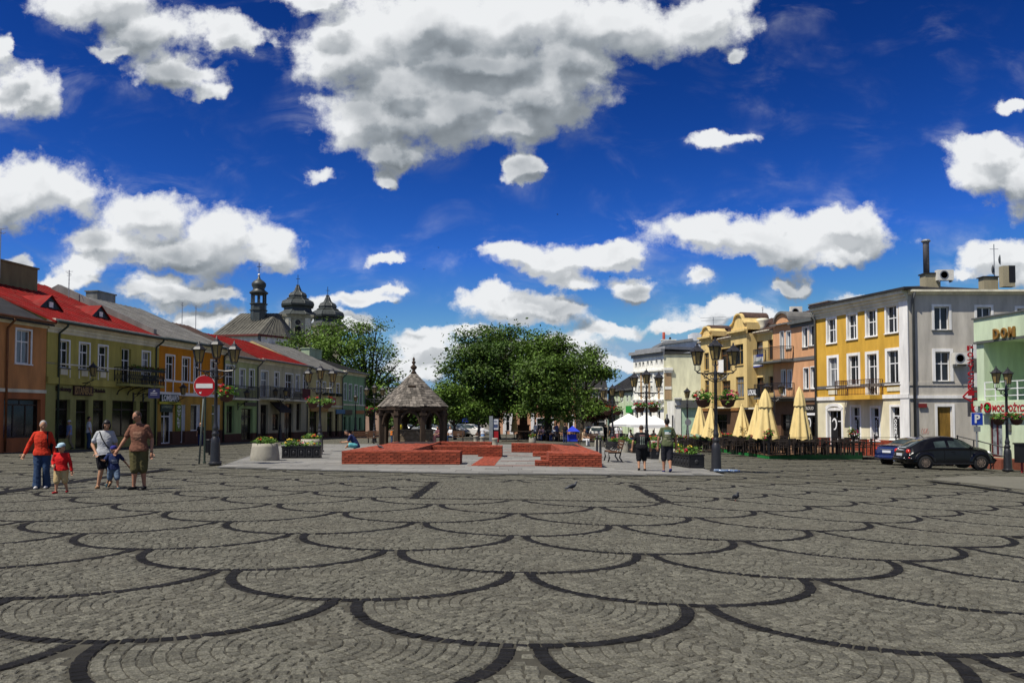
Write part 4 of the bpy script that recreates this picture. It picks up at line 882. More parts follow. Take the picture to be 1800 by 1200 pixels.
# --- white/cream three storey house with ornate facade
P1 = (105*(1167-900)/FPX, 105.); P0 = (111.5*(1113.5-900)/FPX, 111.5)
b = Bld('ornate_white_house', 'white house with ornate facade and plain lemon flank wall', P0, P1); LEM = plaster('lemon_cream_plaster', (.66, .64, .44), .06); WH = plaster('bright_white_plaster', (.76, .75, .68), .06); TAN = plaster('tan_panel_plaster', (.36, .25, .14), .1)
ze = b.z(1166, 624); zt = b.z(1166, 613)
for px, py in ((1118, 642), (1124.5, 641), (1130.6, 640.5), (1138.5, 639), (1145, 638.5), (1154, 637), (1163, 636)): b.win(b.rect(px-1.7, px+1.7, py-4.5, py+4.5), sill=False, nv=0, th=None, rec=.2)
for px in (1118, 1124.5, 1130.6, 1138.5, 1145, 1154, 1163):
    b.win(b.rect(px-1.7, px+1.7, 659, 669), sill=True, nv=0, th=.6, rec=.2); b.win(b.rect(px-1.7, px+1.7, 678, 689), sill=True, nv=0, th=.6, rec=.2)
for px in (1119, 1128, 1143, 1158): b.win(b.rect(px-2.6, px+2.6, 722, 740), sill=False, nv=0, th=None, rec=.2, pane=SHOPG)
b.wall(WH, 0, b.L, 0, ze, b.ops)
for k, px in enumerate((1121.3, 1127.5, 1134.5, 1141.7, 1149.5, 1158.5)): t = b.sz(px, 665)[0]; b.box('pilaster', TAN if k % 2 else WH, t-.16, t+.16, -.1, .0, b.z(px, 701), b.z(px, 655))
for py in (652, 704, 716): b.band(WH, 0, b.L, b.z(1140, py+1.5), b.z(1140, py-1.5), .3)
for px in (1118, 1124.5, 1130.6, 1138.5, 1145, 1154, 1163):
    t = b.sz(px, 705)[0]; b.put(MB().lathe([(.25, 0), (.42, .35), (.42, .45)], 10, (t, -.1, b.z(px, 708))), 'corbel', WH)
LGREY = mat('pale_grey_sheet', (.24, .245, .25), .6); b.cornice(LGREY, -.3, b.L+.2, ze, zt, .5, n=2); f = Bld('', '', P1, (P1[0]+5.8, P1[1]), root=b, zb=b.zb)
f.wall(LEM, 0, f.L, 0, ze+.1, []); f.box('roof_slab', BLACKROOF, -.1, f.L, -.15, 6, ze+.1, ze+.28)
f.box('flank_panel', TAN, .1, .95, -.06, 0, f.z(1174, 702), f.z(1174, 655)); f.box('panel_band', WH, .1, .95, -.1, 0, f.z(1174, 684), f.z(1174, 679)); f.cornice(WH, 0, 1.1, f.z(1174, 655), f.z(1174, 646), .3, n=2)
b.box('mansard', LGREY, .1, b.L, .2, 6, zt, zt+.35)
b = Bld('white_extension', 'low white shop extension below the lemon flank wall', (P1[0]+.2, 99.), (P1[0]+7, 99.)); z1 = b.z(1185, 703); LG = mat('pale_green_screen', (.42, .58, .42), .6)
r0 = b.rect(1171, 1175, 727, 752); b.win(r0, sill=False, nv=0, th=None); r0 = b.rect(1181, 1185, 729, 752); b.win(r0, sill=False, nv=0, th=None); t = b.sz(1197, 730)[0]
b.wall(WH, 0, t, 0, z1, b.ops); b.box('body', WH, .01, b.L, .25, 5, 0, z1-.05); b.cornice(WH, -.1, t+.1, z1, z1+.3, .3, n=2); b.box('fascia', GREYP, t, b.L, -.3, 0, z1-.9, z1); b.band(DBAND, 0, t, z1-.75, z1-.6, .1)
b.box('shopfront_panel', LG, t+.05, b.L, .1, .2, 0, z1-.9)
b = Bld('white_back_house', 'white rear building with roof chimneys behind the lemon flank', (118*(1166-900)/FPX, 118.), (118*(1238-900)/FPX, 118.)); z0 = b.z(1168, 606); z1 = b.z(1218, 599); t1 = b.sz(1217, 600)[0]
COOL = plaster('cool_white_wall', (.60, .62, .64), .08)
b.put(MB().prism([(0, 0), (b.L, 0), (b.L, z1+.3), (t1, z1+.3), (t1, z1), (0, z0)], 0, 8), 'wall', COOL); b.put(MB().prism([(-.2, z0), (t1, z1), (t1, z1+.35), (-.2, z0+.35)], -.3, 8), 'roof', LGREY)
b.box('stair_tower', COOL, t1, b.L, -.2, 3, z1, b.z(1225, 585)); b.chimney(WH, .1, 2.0, 1, 2, z0, b.z(1178, 596.5)); b.put(MB().tube([(.4, 1.5, z0), (.4, 1.5, b.z(1172, 582))], .2, 8), 'flue', mat('brick_red_paint', (.30, .06, .04)), smooth=True); b.put(MB().tube([(1.3, 1.5, z0), (1.3, 1.5, b.z(1180, 591))], .15, 8), 'vent_pipe', BLACKP)
# --- far right green house, background row
b = Bld('pale_mint_house', 'distant pale mint house with a dark roof beyond the market umbrellas', (135*(1069-900)/FPX, 135.), (122*(1116-900)/FPX, 122.)); ze = b.z(1090, 690)
for q in ((1075, 1078, 697, 708), (1083, 1086, 696, 708), (1092, 1095, 695, 707), (1101, 1104.5, 694, 706), (1108, 1112, 692, 705), (1076, 1082, 722, 740), (1090, 1096, 722, 740)): b.win(b.rect(*q), sill=False, nv=0, th=.6, sur=WHITE, sw=.1)
b.wall(plaster('pale_mint_plaster', (.48, .58, .40), .1), 0, b.L, 0, ze, b.ops); b.shell(PG, 0, ze, 12, ze+3.6, 6); b.cornice(GREYP, 0, b.L, ze, ze+.5, .4, n=2); b.roof(BLACKROOF, ze+.5, ze+4.2, 6, 12, .4)
sign(b, 'green_sign', 'bright green shop board on the distant pale mint house', b.rect(1104, 1115, 713, 725), paint('bright_green_sign', (.02, .26, .04)), [], y=-.3)
def back_house(name, label, x0, x1, Z, ytop, ybase, m, wins, roofm=BLACKROOF, rh=2.2, extra=None):
    b = Bld(name, label, (Z*(x0-900)/FPX, Z), (Z*(x1-900)/FPX, Z)); ze = b.z((x0+x1)/2, ytop)
    for q in wins: b.win(b.rect(*q), sill=False, nv=0, th=.6, sur=WPL, sw=.12)
    b.wall(m, 0, b.L, 0, ze, b.ops); b.shell(m, 0, ze, 10, ze+rh, 5); b.cornice(TRIM, 0, b.L, ze-.3, ze, .3, n=2); b.roof(roofm, ze, ze+rh, 5, 10, .4); return b
SAL = plaster('salmon_plaster', (.50, .27, .16), .2)
b = back_house('salmon_house', 'salmon pink house standing behind the big trees', 868, 1012, 122, 665, 760, SAL, [(x, x+7, 676, 692) for x in range(876, 1005, 17)]+[(889, 896, 729, 757), (944, 972, 735, 762), (1000, 1008, 730, 756)])
for px in (887, 899, 920, 936): t = b.sz(px, 740)[0]; b.box('pilaster', WPL, t-.25, t+.25, -.1, 0, 0, b.z(px, 725))
b = back_house('grey_beige_house', 'beige house with dark roof right of the big trees', 1012, 1068, 128, 682, 760, plaster('beige_plaster', (.38, .33, .25), .3), [(1042, 1047, 690, 701), (1053, 1058, 690, 701), (1022, 1027, 690, 701)]+[(1043, 1064, 728, 760)], BLACKROOF, 3.0)
b = back_house('far_cream_house', 'low cream house far behind the pavilion', 690, 800, 150, 712, 756, plaster('dull_cream_plaster', (.40, .34, .22), .3), [(x, x+4, 722, 734) for x in range(700, 795, 12)], ZINC, 2.4)
b = back_house('far_brown_house', 'brown roofed house far behind the left tree', 640, 690, 140, 700, 756, plaster('faded_pink_plaster', (.42, .28, .2), .3), [(x, x+4, 712, 724) for x in range(648, 685, 12)], ZINC, 2.0)
b = back_house('far_grey_house', 'grey house far behind the middle trees', 800, 868, 140, 706, 756, plaster('dull_grey_plaster', (.33, .31, .27), .3), [(x, x+4, 718, 730) for x in range(806, 862, 12)], BROWNROOF, 2.4)
# --- mint green corner building on the right edge
P0 = (44*(1719-900)/FPX, 44.); b = Bld('mint_shop_building', 'mint green building with loggia and red lettered shop band at the right edge', P0, (P0[0]+.15*6, P0[1]-6)); BD = b
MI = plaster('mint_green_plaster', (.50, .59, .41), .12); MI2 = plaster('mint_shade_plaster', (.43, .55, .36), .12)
zt = b.z(1722, 561); zc = b.z(1722, 600); z2 = b.z(1725, 706); zq = z2+.06
b.box('parapet', MI, -.05, b.L, -.12, .25, zc, zt); b.box('parapet_coping', GREYP, -.12, b.L, -.2, .3, zt, zt+.08)
lg0 = .55; b.box('loggia_pier', MI, 0, lg0, -.02, .3, zq, zc-.02); b.band(GREYP, -.05, b.L, zc-.12, zc-.03, .16, name='ledge')
b.box('loggia_side', MI2, .2, lg0-.003, .3, 2.4, zq, zc-.02); b.box('loggia_ceiling', MI, 0, b.L, .3, 2.4, zc-.02, zc+.2)
dr_ = b.win((2.3, 4.6, zq+.05, zc-.55), y=2.4, rec=.1, nv=2, th=.75, fm=DARKSHOP, sill=False, name='loggia_door'); b.wall(MI2, .2, b.L, zq, zc-.02, [(2.3, 4.6, zq+.05, zc-.55)], y=2.4, dep=.15)
b.box('loggia_floor', MI, -.02, b.L, -.25, 2.6, z2-.22, z2+.05)
rl = MB()
for h in (.28, .62, .98): rl.bar((lg0+.25, -.2, z2+h), (b.L, -.2, z2+h), .04)
for k in range(8): x = lg0+.25+k*.75; rl.bar((x, -.2, z2), (x, -.2, z2+.98), .045)
b.put(rl, 'loggia_railing', WHITE)
zdoor = b.z(1752, 733); dd = b.rect(1740.5, 1762, 733, 803)
b.win((dd[0], dd[1], dd[2], dd[3]), rec=.1, nv=1, th=None, fm=mat('dark_red_door_frame', (.07, .012, .016), .5), pane=mat('posted_shop_glass', (.20, .23, .24), .2, .7, 3.5, spec=.6), sill=False, name='shop_door', fw=.09)
b.wall(MI, 0, b.L, 0, z2-.22, b.ops[-1:], dep=.15); b.box('flank_wall', MI, -.01, .0, .0, 8, 0, zt); b.box('back_block', MI, .05, b.L, 2.6, 8, 0, zt-.1)
b.box('door_step', mat('red_tile_step', (.20, .06, .035), .8, .2, 8), dd[0]-.8, dd[1]+1.5, -1.3, -.003, 0, dd[2]-.02)
o = thing('gilded_lettering', 'gold DOM letters standing on the mint parapet', 'sign', b.W @ Vector((b.sz(1749, 590, -.12)[0], -.16, b.z(1760, 595, -.12))), math.atan2(b.d.y, b.d.x))
GOLD = mat('dull_gold_letters', (.30, .16, .04), .45, .2, 5, metal=.3); x0 = 0
wd = b.sz(1787, 590, -.12)[0]-b.sz(1749, 590, -.12)[0]
for i, ch in enumerate('DOM'): q = MB(); text_mb(q, ch, TR(wd*.36*i, 0, 0), wd*.27, .52, depth=.1, bold=.02); q.build('letter', GOLD, o)
r1 = b.rect(1724, 1800, 711, 728, -.3); o = thing('loan_shop_band', 'row of red letters reading POMOC POŻYCZKI over the mint shop door', 'sign', b.W @ Vector((r1[0], -.29, b.z(1760, 725, -.3))), math.atan2(b.d.y, b.d.x))
BR = paint('bright_red_lettering', (.34, .012, .02)); ww = b.sz(1815, 720, -.3)[0]-r1[0]
MB().box(0, ww, .0, .04, -.05, .55).build('board', MI, o)
q = MB(); text_mb(q, 'P', TR(0, 0, .05), .16, .42, bold=.03); text_mb(q, 'MOC POŻYCZKI', TR(ww*.24, 0, .05), ww*.76, .44, bold=.03); q.build('lettering', BR, o)
q = MB().lathe([(.26, 0), (.26, .05), (.2, .06), (.2, 0)], 18); q.xform(Matrix.Translation((ww*.15, -.01, .27)) @ Matrix.Rotation(PI/2, 4, 'X')); q.build('emblem_ring', BR, o)
q = MB().box(-.15, .15, -.06, -.02, -.04, .04).box(-.04, .04, -.062, -.018, -.15, .15); q.xform(TR(ww*.15, -.01, .27)); q.build('green_cross', paint('green_cross_paint', (.03, .30, .05)), o)
o = thing('vertical_loan_sign', 'tall stack of white boxes with red POŻYCZKI letters between grey flank and mint building', 'sign', at(1703, 680, 46.5), 0.0)
hh = 46.5/FPX; q = MB(); lt = MB()
for i in range(4):
    z = (680-606-25*i)*hh; o_b = MB().box(-.1+.28, .62, -.25, .05, z-24*hh, z).build('light_box', [paint('white_box', (.7, .7, .7)), GREYP][i % 2], o)
for i, ch in enumerate('POŻYCZKI'): text_mb(lt, ch, TR(-.17, -.2, (680-617-11.2*i)*hh), .32, 9.0*hh, depth=.06, bold=.03)
lt.build('lettering', BR, o); MB().box(.15, .22, -.2, -.1, (680-690)*hh, (680-606)*hh).build('spine', GREYP, o)
ar = [(0, 0), (.55, -.32), (.5, -.1), (.95, -.1), (.95, .3), (.5, .3), (.42, .42)]; ar = [(x-.45, z-.55) for x, z in ar]
q = MB()
for (x0, z0), (x1, z1) in zip(ar, ar[1:]+ar[:1]): q.bar((x0, -.22, z0), (x1, -.22, z1), .07, .07)
q.build('arrow_outline', BR, o)
o = thing('shield_sign', 'dark square sign with a red shield bearing a white letter e above the parking sign', 'sign', at(1714, 719, 46.2)); MB().box(-.36, .36, -.1, .1, -.4, .4).build('board', mat('dark_sign_board', (.05, .05, .055), .5), o)
q = MB().prism([(-.28, .30), (0, .36), (.34, .30), (.30, -.1), (.03, -.36), (-.24, -.1)], -.14, -.101); q.build('shield', BR, o); q = MB(); text_mb(q, 'e', TR(-.13, -.15, -.14), .28, .32, bold=.04); q.build('lettering', WL, o)
r1 = b.rect(1771, 1779, 744, 756); sign(b, 'grey_plaque', 'small grey plaque beside the mint building shop door', r1, GREYP, [])
# ------------------------------------------------------------------ church
OXID = mat('weathered_copper_roof', (.092, .088, .072), .7, .38, 1.0, streak=True, dirt=.35); DKMET = mat('dark_church_metal', (.035, .042, .04), .5, .45, 1.6, spec=.5, streak=True)
STONE = plaster('grey_buff_stone', (.36, .34, .25), .4); GOLDM = mat('gilt_metal', (.5, .4, .2), .35, .2, 5, metal=.5)
def onion(o, prof, n, mats=DKMET, name='cupola', ang=PI/8):
    return MB().lathe(prof, n, ang=ang).build(name, mats, o, False)
Z = 150.; k = Z/FPX; base = at(438, 600, Z); o = thing('chapel', 'white chapel with a tall weathered metal hip roof and a small dark lantern turret', 'church', (base.x, base.y, gz(base.x, base.y))); bz = base.z-o.location.z
CWH = plaster('white_church_plaster', (.66, .66, .64), .15)
def X(px): return (px-438)*k
def Zz(py): return (600-py)*k+bz
MB().slab([(X(380), 0), (X(462), -2.0), (X(494), 3), (X(494), 12), (X(380), 14)], 0, Zz(586)).build('wall', CWH, o)
MB().box(X(461), X(464), -2.6, -1.6, 0, Zz(590)).box(X(484), X(492), -.3, .8, 0, Zz(600)).build('buttress', GREYP, o)
e = [(X(375), -.8), (X(462), -2.8), (X(497), 3), (X(497), 13), (X(375), 15)]; tz, ez = Zz(543.5), Zz(589); top = [(X(405), 5.5), (X(470), 5.5), (X(472), 6.0), (X(472), 7), (X(405), 7)]
rf = MB(); rf.add([(x, y, ez) for x, y in e]+[(x, y, tz) for x, y in top], [(i, (i+1) % 5, (i+1) % 5+5, i+5) for i in range(5)]+[(5, 6, 7, 8, 9), (4, 3, 2, 1, 0)])
r_ = rf.build('roof', OXID, o); sm = MB()
for i in range(5):
    for q in range(1, 13 if i == 0 else 7):
        t = q/(13 if i == 0 else 7); a = Vector((*e[i], ez)).lerp(Vector((*e[(i+1) % 5], ez)), t); b_ = Vector((*top[i], tz)).lerp(Vector((*top[(i+1) % 5], tz)), t); sm.bar(a, b_, .07, .09)
tag(sm.build('roof_seam', OXID, r_), kind='stuff')
MB().slab([(x*1.0, y-.12) for x, y in e], ez-.35, ez-.02).build('eaves_board', mat('oxide_red_board', (.12, .03, .025)), o)
lt = MB(); c = (X(441.5), 4.2, Zz(558)); P_ = lambda py: (558-py)*k
MB().lathe([(1.45, -1), (1.45, P_(541)), (1.62, P_(540.5)), (1.62, P_(539)), (1.4, P_(538.5)), (1.4, P_(530)), (1.62, P_(529)), (1.62, P_(527.5))], 8, c, ang=PI/8).build('turret', DKMET, o)
for j in range(8): t = PI/8+j*PI/4; MB().bar((c[0]+1.25*math.cos(t), c[1]+1.25*math.sin(t), c[2]+P_(528)), (c[0]+1.25*math.cos(t), c[1]+1.25*math.sin(t), c[2]+P_(509)), .22).build('turret_post', DKMET, o)
MB().lathe([(1.3, P_(511.5)), (1.62, P_(509.5)), (1.75, P_(508)), (1.1, P_(503)), (1.05, P_(500)), (1.32, P_(495)), (1.32, P_(491)), (.95, P_(487)), (.35, P_(483)), (.12, P_(477)), (.08, P_(476))], 12, c).build('cupola', DKMET, o, True)
MB().ell((c[0], c[1], c[2]+P_(475)), .24, .24, .24).build('finial_ball', WHITE, o, True)
MB().bar((c[0], c[1], c[2]+P_(475)), (c[0], c[1], c[2]+P_(453)), .1).bar((c[0]-.38, c[1], c[2]+P_(460)), (c[0]+.38, c[1], c[2]+P_(460)), .1).build('cross', IRON, o)
def tower(px, pxh, py_cap, py_top, py_x, Z, label, py_bot, wpx, body=True, s=1.):
    k = Z/FPX; b0 = at(px, py_bot, Z); o = thing('church_tower', label, 'tower', (b0.x, b0.y, gz(b0.x, b0.y))); bz = b0.z-o.location.z; H = lambda py: (py_bot-py)*k+bz; w = wpx/2*k
    rz = .28
    def put(mb, n, m, sm=False): return mb.xform(Matrix.Rotation(rz, 4, 'Z')).build(n, m, o, sm)
    zc = H(py_cap); w2 = w*.86
    put(MB().box(-w2, w2, -w2, w2, 0, zc), 'wall', STONE)
    for sx in (-1, 1):
        put(MB().box(sx*w2*.72-w2*.2, sx*w2*.72+w2*.2, -w2-.28, -w2, 0, zc-.8).box(sx*w2*.82-w2*.12, sx*w2*.82+w2*.12, -w2-.45, -w2-.281, 0, zc-1.2), 'pilaster', TRIM)
        put(MB().box(-w2-.28, -w2, sx*w2*.72-w2*.2, sx*w2*.72+w2*.2, 0, zc-.8), 'pilaster', TRIM)
    def opening(zb, h, ww, nm):
        pts = [(-ww, zb), (ww, zb)]+[(ww*math.cos(t), zb+h+ww*math.sin(t)) for t in np.linspace(0, PI, 9)]
        q = [(x*1.25, z) for x, z in pts]; fo = put(MB().prism(q, -w2-.12, -w2+.1), nm+'_surround', STONE); 
        put(MB().prism(pts, -w2-.135, -w2+.2), nm, mat('dark_belfry_opening', (.012, .011, .011), .9))
    opening(H(py_cap+45), 2.6*s, w2*.24, 'belfry_window')
    put(MB().lathe([(.85*s, 0), (.85*s, .15), (.6*s, .2), (.6*s, 0)], 16).xform(Matrix.Translation((0, -w2-.0, zc-1.75*s)) @ Matrix.Rotation(PI/2, 4, 'X')), 'clock_surround', STONE); put(MB().lathe([(.6*s, 0), (.6*s, .12)], 16).xform(Matrix.Translation((0, -w2-.0, zc-1.75*s)) @ Matrix.Rotation(PI/2, 4, 'X')), 'round_window', BLACKP)
    put(MB().box(-w, w, -w, w, zc-.5, zc).box(-w*.94, w*.94, -w*.94, w*.94, zc-.9, zc-.501), 'cornice', STONE)
    h = H(py_top)-zc; r = w*1.22
    prof = [(r*1.12, 0), (r*1.1, .02*h), (r*.8, .13*h), (r*.74, .22*h), (r*.76, .27*h), (r*.9, .30*h), (r*.92, .36*h), (r*.86, .44*h), (r*.6, .52*h), (r*.62, .54*h), (r*.48, .58*h), (r*.5, .65*h), (r*.42, .72*h), (r*.28, .76*h), (r*.2, .80*h), (r*.13, .9*h), (r*.07, .97*h), (r*.09, .985*h), (r*.04, h)]
    put(MB().lathe(prof, 8, (0, 0, zc), ang=PI/8), 'cupola', DKMET)
    hz = H(py_x); put(MB().bar((0, 0, zc+h-.1), (0, 0, hz), .12).bar((-.45, 0, hz-.9), (.45, 0, hz-.9), .1), 'cross', IRON)
    q = MB()
    for j in range(8): t = PI/4*j+PI/8; q.tube([(pr*math.cos(t)*1.005, pr*math.sin(t)*1.005, zc+pz) for pr, pz in prof[1:]], .09, 4)
    put(q, 'cupola_rib', DKMET)
tower(522.5, 27, 555, 500, 482, 190, 'left church tower with a tiered dark helm, belfry window and round window', 620, 53)
tower(575, 27, 575, 518, 503, 200, 'right church tower with a tiered dark helm half hidden by the tree', 640, 53)
# ------------------------------------------------------------------ trees
BARK = mat('grey_brown_bark', (.06, .047, .035), .95, .4, 9, .5, 30)
def leafmat(name, c): return mat(name, c, .55, .25, .5, spec=.25, island=.55, trans=.3)
LEAFA = leafmat('dark_green_leaf', (.074, .132, .020)); LEAFB = leafmat('fresh_green_leaf', (.110, .188, .027)); LEAFC = leafmat('deep_green_leaf', (.040, .080, .014)); LEAFR = leafmat('dark_red_leaf', (.05, .012, .012))
def leaves(cl, ncl, npl, size, spread, mats, rs, shell=.55):
    """cl: ellipsoids (x,y,z,rx,ry,rz,weight); leaf clumps near their surfaces, each of npl small bent leaf faces"""
    w = np.array([c[3]*c[5]*(c[6] if len(c) > 6 else 1) for c in cl]); idx = rs.choice(len(cl), ncl, p=w/w.sum()); A = np.array([c[:6] for c in cl])[idx]
    d = rs.normal(size=(ncl, 3)); d /= np.linalg.norm(d, axis=1)[:, None]; rad = (shell+(1-shell)*rs.rand(ncl)**.6)[:, None]; cc = A[:, :3]+d*A[:, 3:6]*rad
    cen = np.repeat(cc, npl, 0); dd = np.repeat(d, npl, 0); n = len(cen)
    off = rs.normal(size=(n, 3))*spread*np.array([1, 1, .48])*np.repeat(rs.uniform(.6, 1.35, ncl), npl)[:, None]; p = cen+off
    nn = dd*.55+np.array([0, 0, .75])+rs.normal(size=(n, 3))*.55; nn /= np.linalg.norm(nn, axis=1)[:, None]
    a = np.cross(nn, rs.normal(size=(n, 3))); a /= np.linalg.norm(a, axis=1)[:, None]; b = np.cross(nn, a); s = size*rs.uniform(.6, 1.3, n)[:, None]
    V = np.stack([p-a*s, p-b*s*.55+nn*s*.12, p+a*s*1.05, p+b*s*.55+nn*s*.12], 1)
    mi = np.repeat(rs.randint(0, len(mats), ncl), npl)
    return V.reshape(-1, 3), np.arange(n*4).reshape(-1, 4), mi
def tree(name, label, base, cl, ncl, npl, size, spread, mats, tr=.3, group=None, seed=1, fork=.35, limbs=True, cat='tree', shell=.55):
    rs = np.random.RandomState(seed); o = thing(name, label, cat, base, 0., group); B = Vector(base); loc = [tuple(Vector(c[:3])-B)+tuple(c[3:]) for c in cl]
    V, Fc, mi = leaves(loc, ncl, npl, size, spread, mats, rs, shell); link('crown', np_mesh('crown', V, Fc, mats, mi), o)
    top = max(c[2] for c in loc); cxm = sum(c[0] for c in loc)/len(loc); f = Vector((cxm*.15, 0, top*fork)); mb = MB()
    mb.tube([(0, 0, -.2), (.0, 0, .3), (f.x*.5, 0, f.z*.5), tuple(f)], [tr*1.45, tr*1.1, tr*.95, tr*.8], 9)
    for c in loc:
        for k in range(2 if limbs else 1):
            t = Vector(c[:3])+Vector((rs.uniform(-.5, .5)*c[3], rs.uniform(-.5, .5)*c[4], rs.uniform(-.2, .6)*c[5])); m1 = f.lerp(t, .45)+Vector((rs.uniform(-.3, .3), rs.uniform(-.3, .3), .25)); r0 = tr*(.5 if k == 0 else .32)
            mb.tube([tuple(f-Vector((0, 0, .1))), tuple(m1), tuple(f.lerp(t, .8)), tuple(t)], [r0, r0*.7, r0*.45, r0*.15], 6)
            for j in range(3): q = t+Vector((rs.uniform(-.7, .7)*c[3], rs.uniform(-.7, .7)*c[4], rs.uniform(-.3, .8)*c[5])); mb.tube([tuple(m1.lerp(t, .3+.2*j)), tuple(m1.lerp(q, .6)+Vector((0, 0, .15))), tuple(q)], [r0*.35, r0*.22, r0*.07], 5)
    mb.build('trunk', BARK, o, True); return o
def pcl(txt, Z, dz=1.0):
    """ellipsoids given as px py a b [depth offset] in photo pixels at distance Z"""
    out = []
    for q in txt.split(';'):
        v = list(map(float, q.split())); zz = Z+(v[4] if len(v) > 4 else 0); p = at(v[0], v[1], zz); k = zz/FPX
        out.append((p.x, p.y, p.z, v[2]*k, min(v[2], v[3]*1.4)*k*dz, v[3]*k))
    return out
def tbase(px, Z): return gat(px, Z)
tree('broad_tree', 'largest tall spreading tree with dense dark crown in the middle of the square', tbase(872, 84), pcl('850 597 46 22 1;905 594 34 20;835 628 44 24 -2;880 625 46 26 -3;925 628 40 26 -1;812 655 30 22;850 664 46 26 -3;905 668 46 26 -3;880 700 44 22 -2;845 700 36 20 -1;926 700 36 22;800 690 24 22 2;820 718 26 18;870 725 36 14', 84), 290, 110, .155, .74, [LEAFA, LEAFA, LEAFC], .42, seed=3, fork=.32)
tree('broad_tree', 'lighter green round tree right behind the kiosk, its crown merging with the largest tree', tbase(962, 80), pcl('958 612 40 22 1;975 596 18 14;990 632 44 26;950 650 40 26 -2;992 662 30 24;960 690 40 24 -3;998 700 24 20;940 715 34 20 -1;980 722 32 18 -1', 80), 185, 105, .15, .68, [LEAFB, LEAFA, LEAFA], .36, seed=5, fork=.3)
tree('slender_tree', 'thin sparse tree at the right edge of the tree group leaning over the road', tbase(1022, 92), pcl('1044 622 13 12;1036 640 14 12;1056 648 16 10;1068 659 12 6;1040 664 18 9;1030 690 16 14;1036 715 18 14', 92), 70, 80, .15, .55, [LEAFB, LEAFA], .2, seed=8, fork=.45)
tree('small_tree', 'small bright green tree between the pavilion and the big trees', tbase(800, 78), pcl('790 690 26 16;775 710 24 16;805 715 26 16;835 722 24 14;765 732 14 10', 78), 110, 70, .14, .50, [LEAFB, LEAFB, LEAFA], .14, seed=12, fork=.3)
tree('red_leaf_tree', 'low dark red leaved tree beside the beige house', tbase(1052, 100), pcl('1045 712 18 12;1058 722 16 12;1038 728 14 12', 100), 200, 22, .19, .42, [LEAFR, LEAFR, LEAFC], .12, seed=14, fork=.4)
tree('open_crown_tree', 'tall loose crowned tree standing behind the end of the left house row', tbase(655, 112), pcl('545 590 26 18 2;590 580 34 18;620 578 26 16;655 576 22 12;600 610 46 24 -2;640 612 36 22;672 620 22 14;615 645 48 26 -2;660 650 30 20;692 640 14 10;640 680 42 22 -2;680 675 22 12;700 662 12 8;520 606 20 14 3;560 618 26 18;650 710 34 20;625 720 22 18;672 705 20 14', 112), 240, 62, .19, .78, [LEAFB, LEAFB, LEAFA], .38, seed=21, fork=.38, shell=.3)
tree('distant_tree', 'far low tree seen through the pavilion posts', tbase(735, 110), pcl('725 735 26 14;750 742 24 12;700 742 20 12', 110), 240, 22, .22, .5, [LEAFC, LEAFA], .2, seed=25, fork=.4)
tree('distant_tree', 'far dark tree between the parked cars and the kiosk', tbase(835, 112), pcl('825 735 24 14;850 730 22 14;805 738 20 12', 112), 260, 22, .22, .5, [LEAFC, LEAFC, LEAFA], .2, seed=26, fork=.4)
# ------------------------------------------------------------------ street lamps
AMBER = mat('amber_lantern_glass', (.40, .30, .12), .25, .25, 3, spec=.5, trans=.35); LIRON = mat('dark_lamp_iron', (.016, .016, .018), .42, .3, 6, .1, 60, spec=.5)
def lantern(o, x, y, z, s=1.):
    q = MB(); c = (x, y, z)
    q.lathe([(.03, -.30*s), (.045, -.26*s), (.03, -.24*s)], 8, c)
    for j in range(4): t = PI/4+j*PI/2; q.tube([(x+.02*math.cos(t), y+.02*math.sin(t), z-.27*s), (x+.13*s*math.cos(t), y+.13*s*math.sin(t), z-.2*s), (x+.11*s*math.cos(t), y+.11*s*math.sin(t), z-.02*s)], .013, 4)
    q.lathe([(.125*s, -.03), (.14*s, -.02), (.14*s, .005), (.12*s, .01)], 6, c)
    for j in range(6): t = j*PI/3; q.bar((x+.13*s*math.cos(t), y+.13*s*math.sin(t), z), (x+.225*s*math.cos(t), y+.225*s*math.sin(t), z+.46*s), .026)
    q.lathe([(.22*s, .45*s), (.275*s, .455*s), (.285*s, .48*s), (.19*s, .58*s), (.11*s, .64*s), (.10*s, .68*s), (.05*s, .71*s), (.03*s, .75*s), (.035*s, .77*s), (.008, .82*s)], 6, c)
    for j in range(6): t = j*PI/3; q.tube([(x+.26*s*math.cos(t), y+.26*s*math.sin(t), z+.47*s), (x+.31*s*math.cos(t), y+.31*s*math.sin(t), z+.55*s)], [.02, .006], 4)
    l = q.build('lantern', LIRON, o)
    MB().lathe([(.115*s, .0), (.205*s, .452*s)], 6, c).build('lantern_glass', AMBER, l); return l
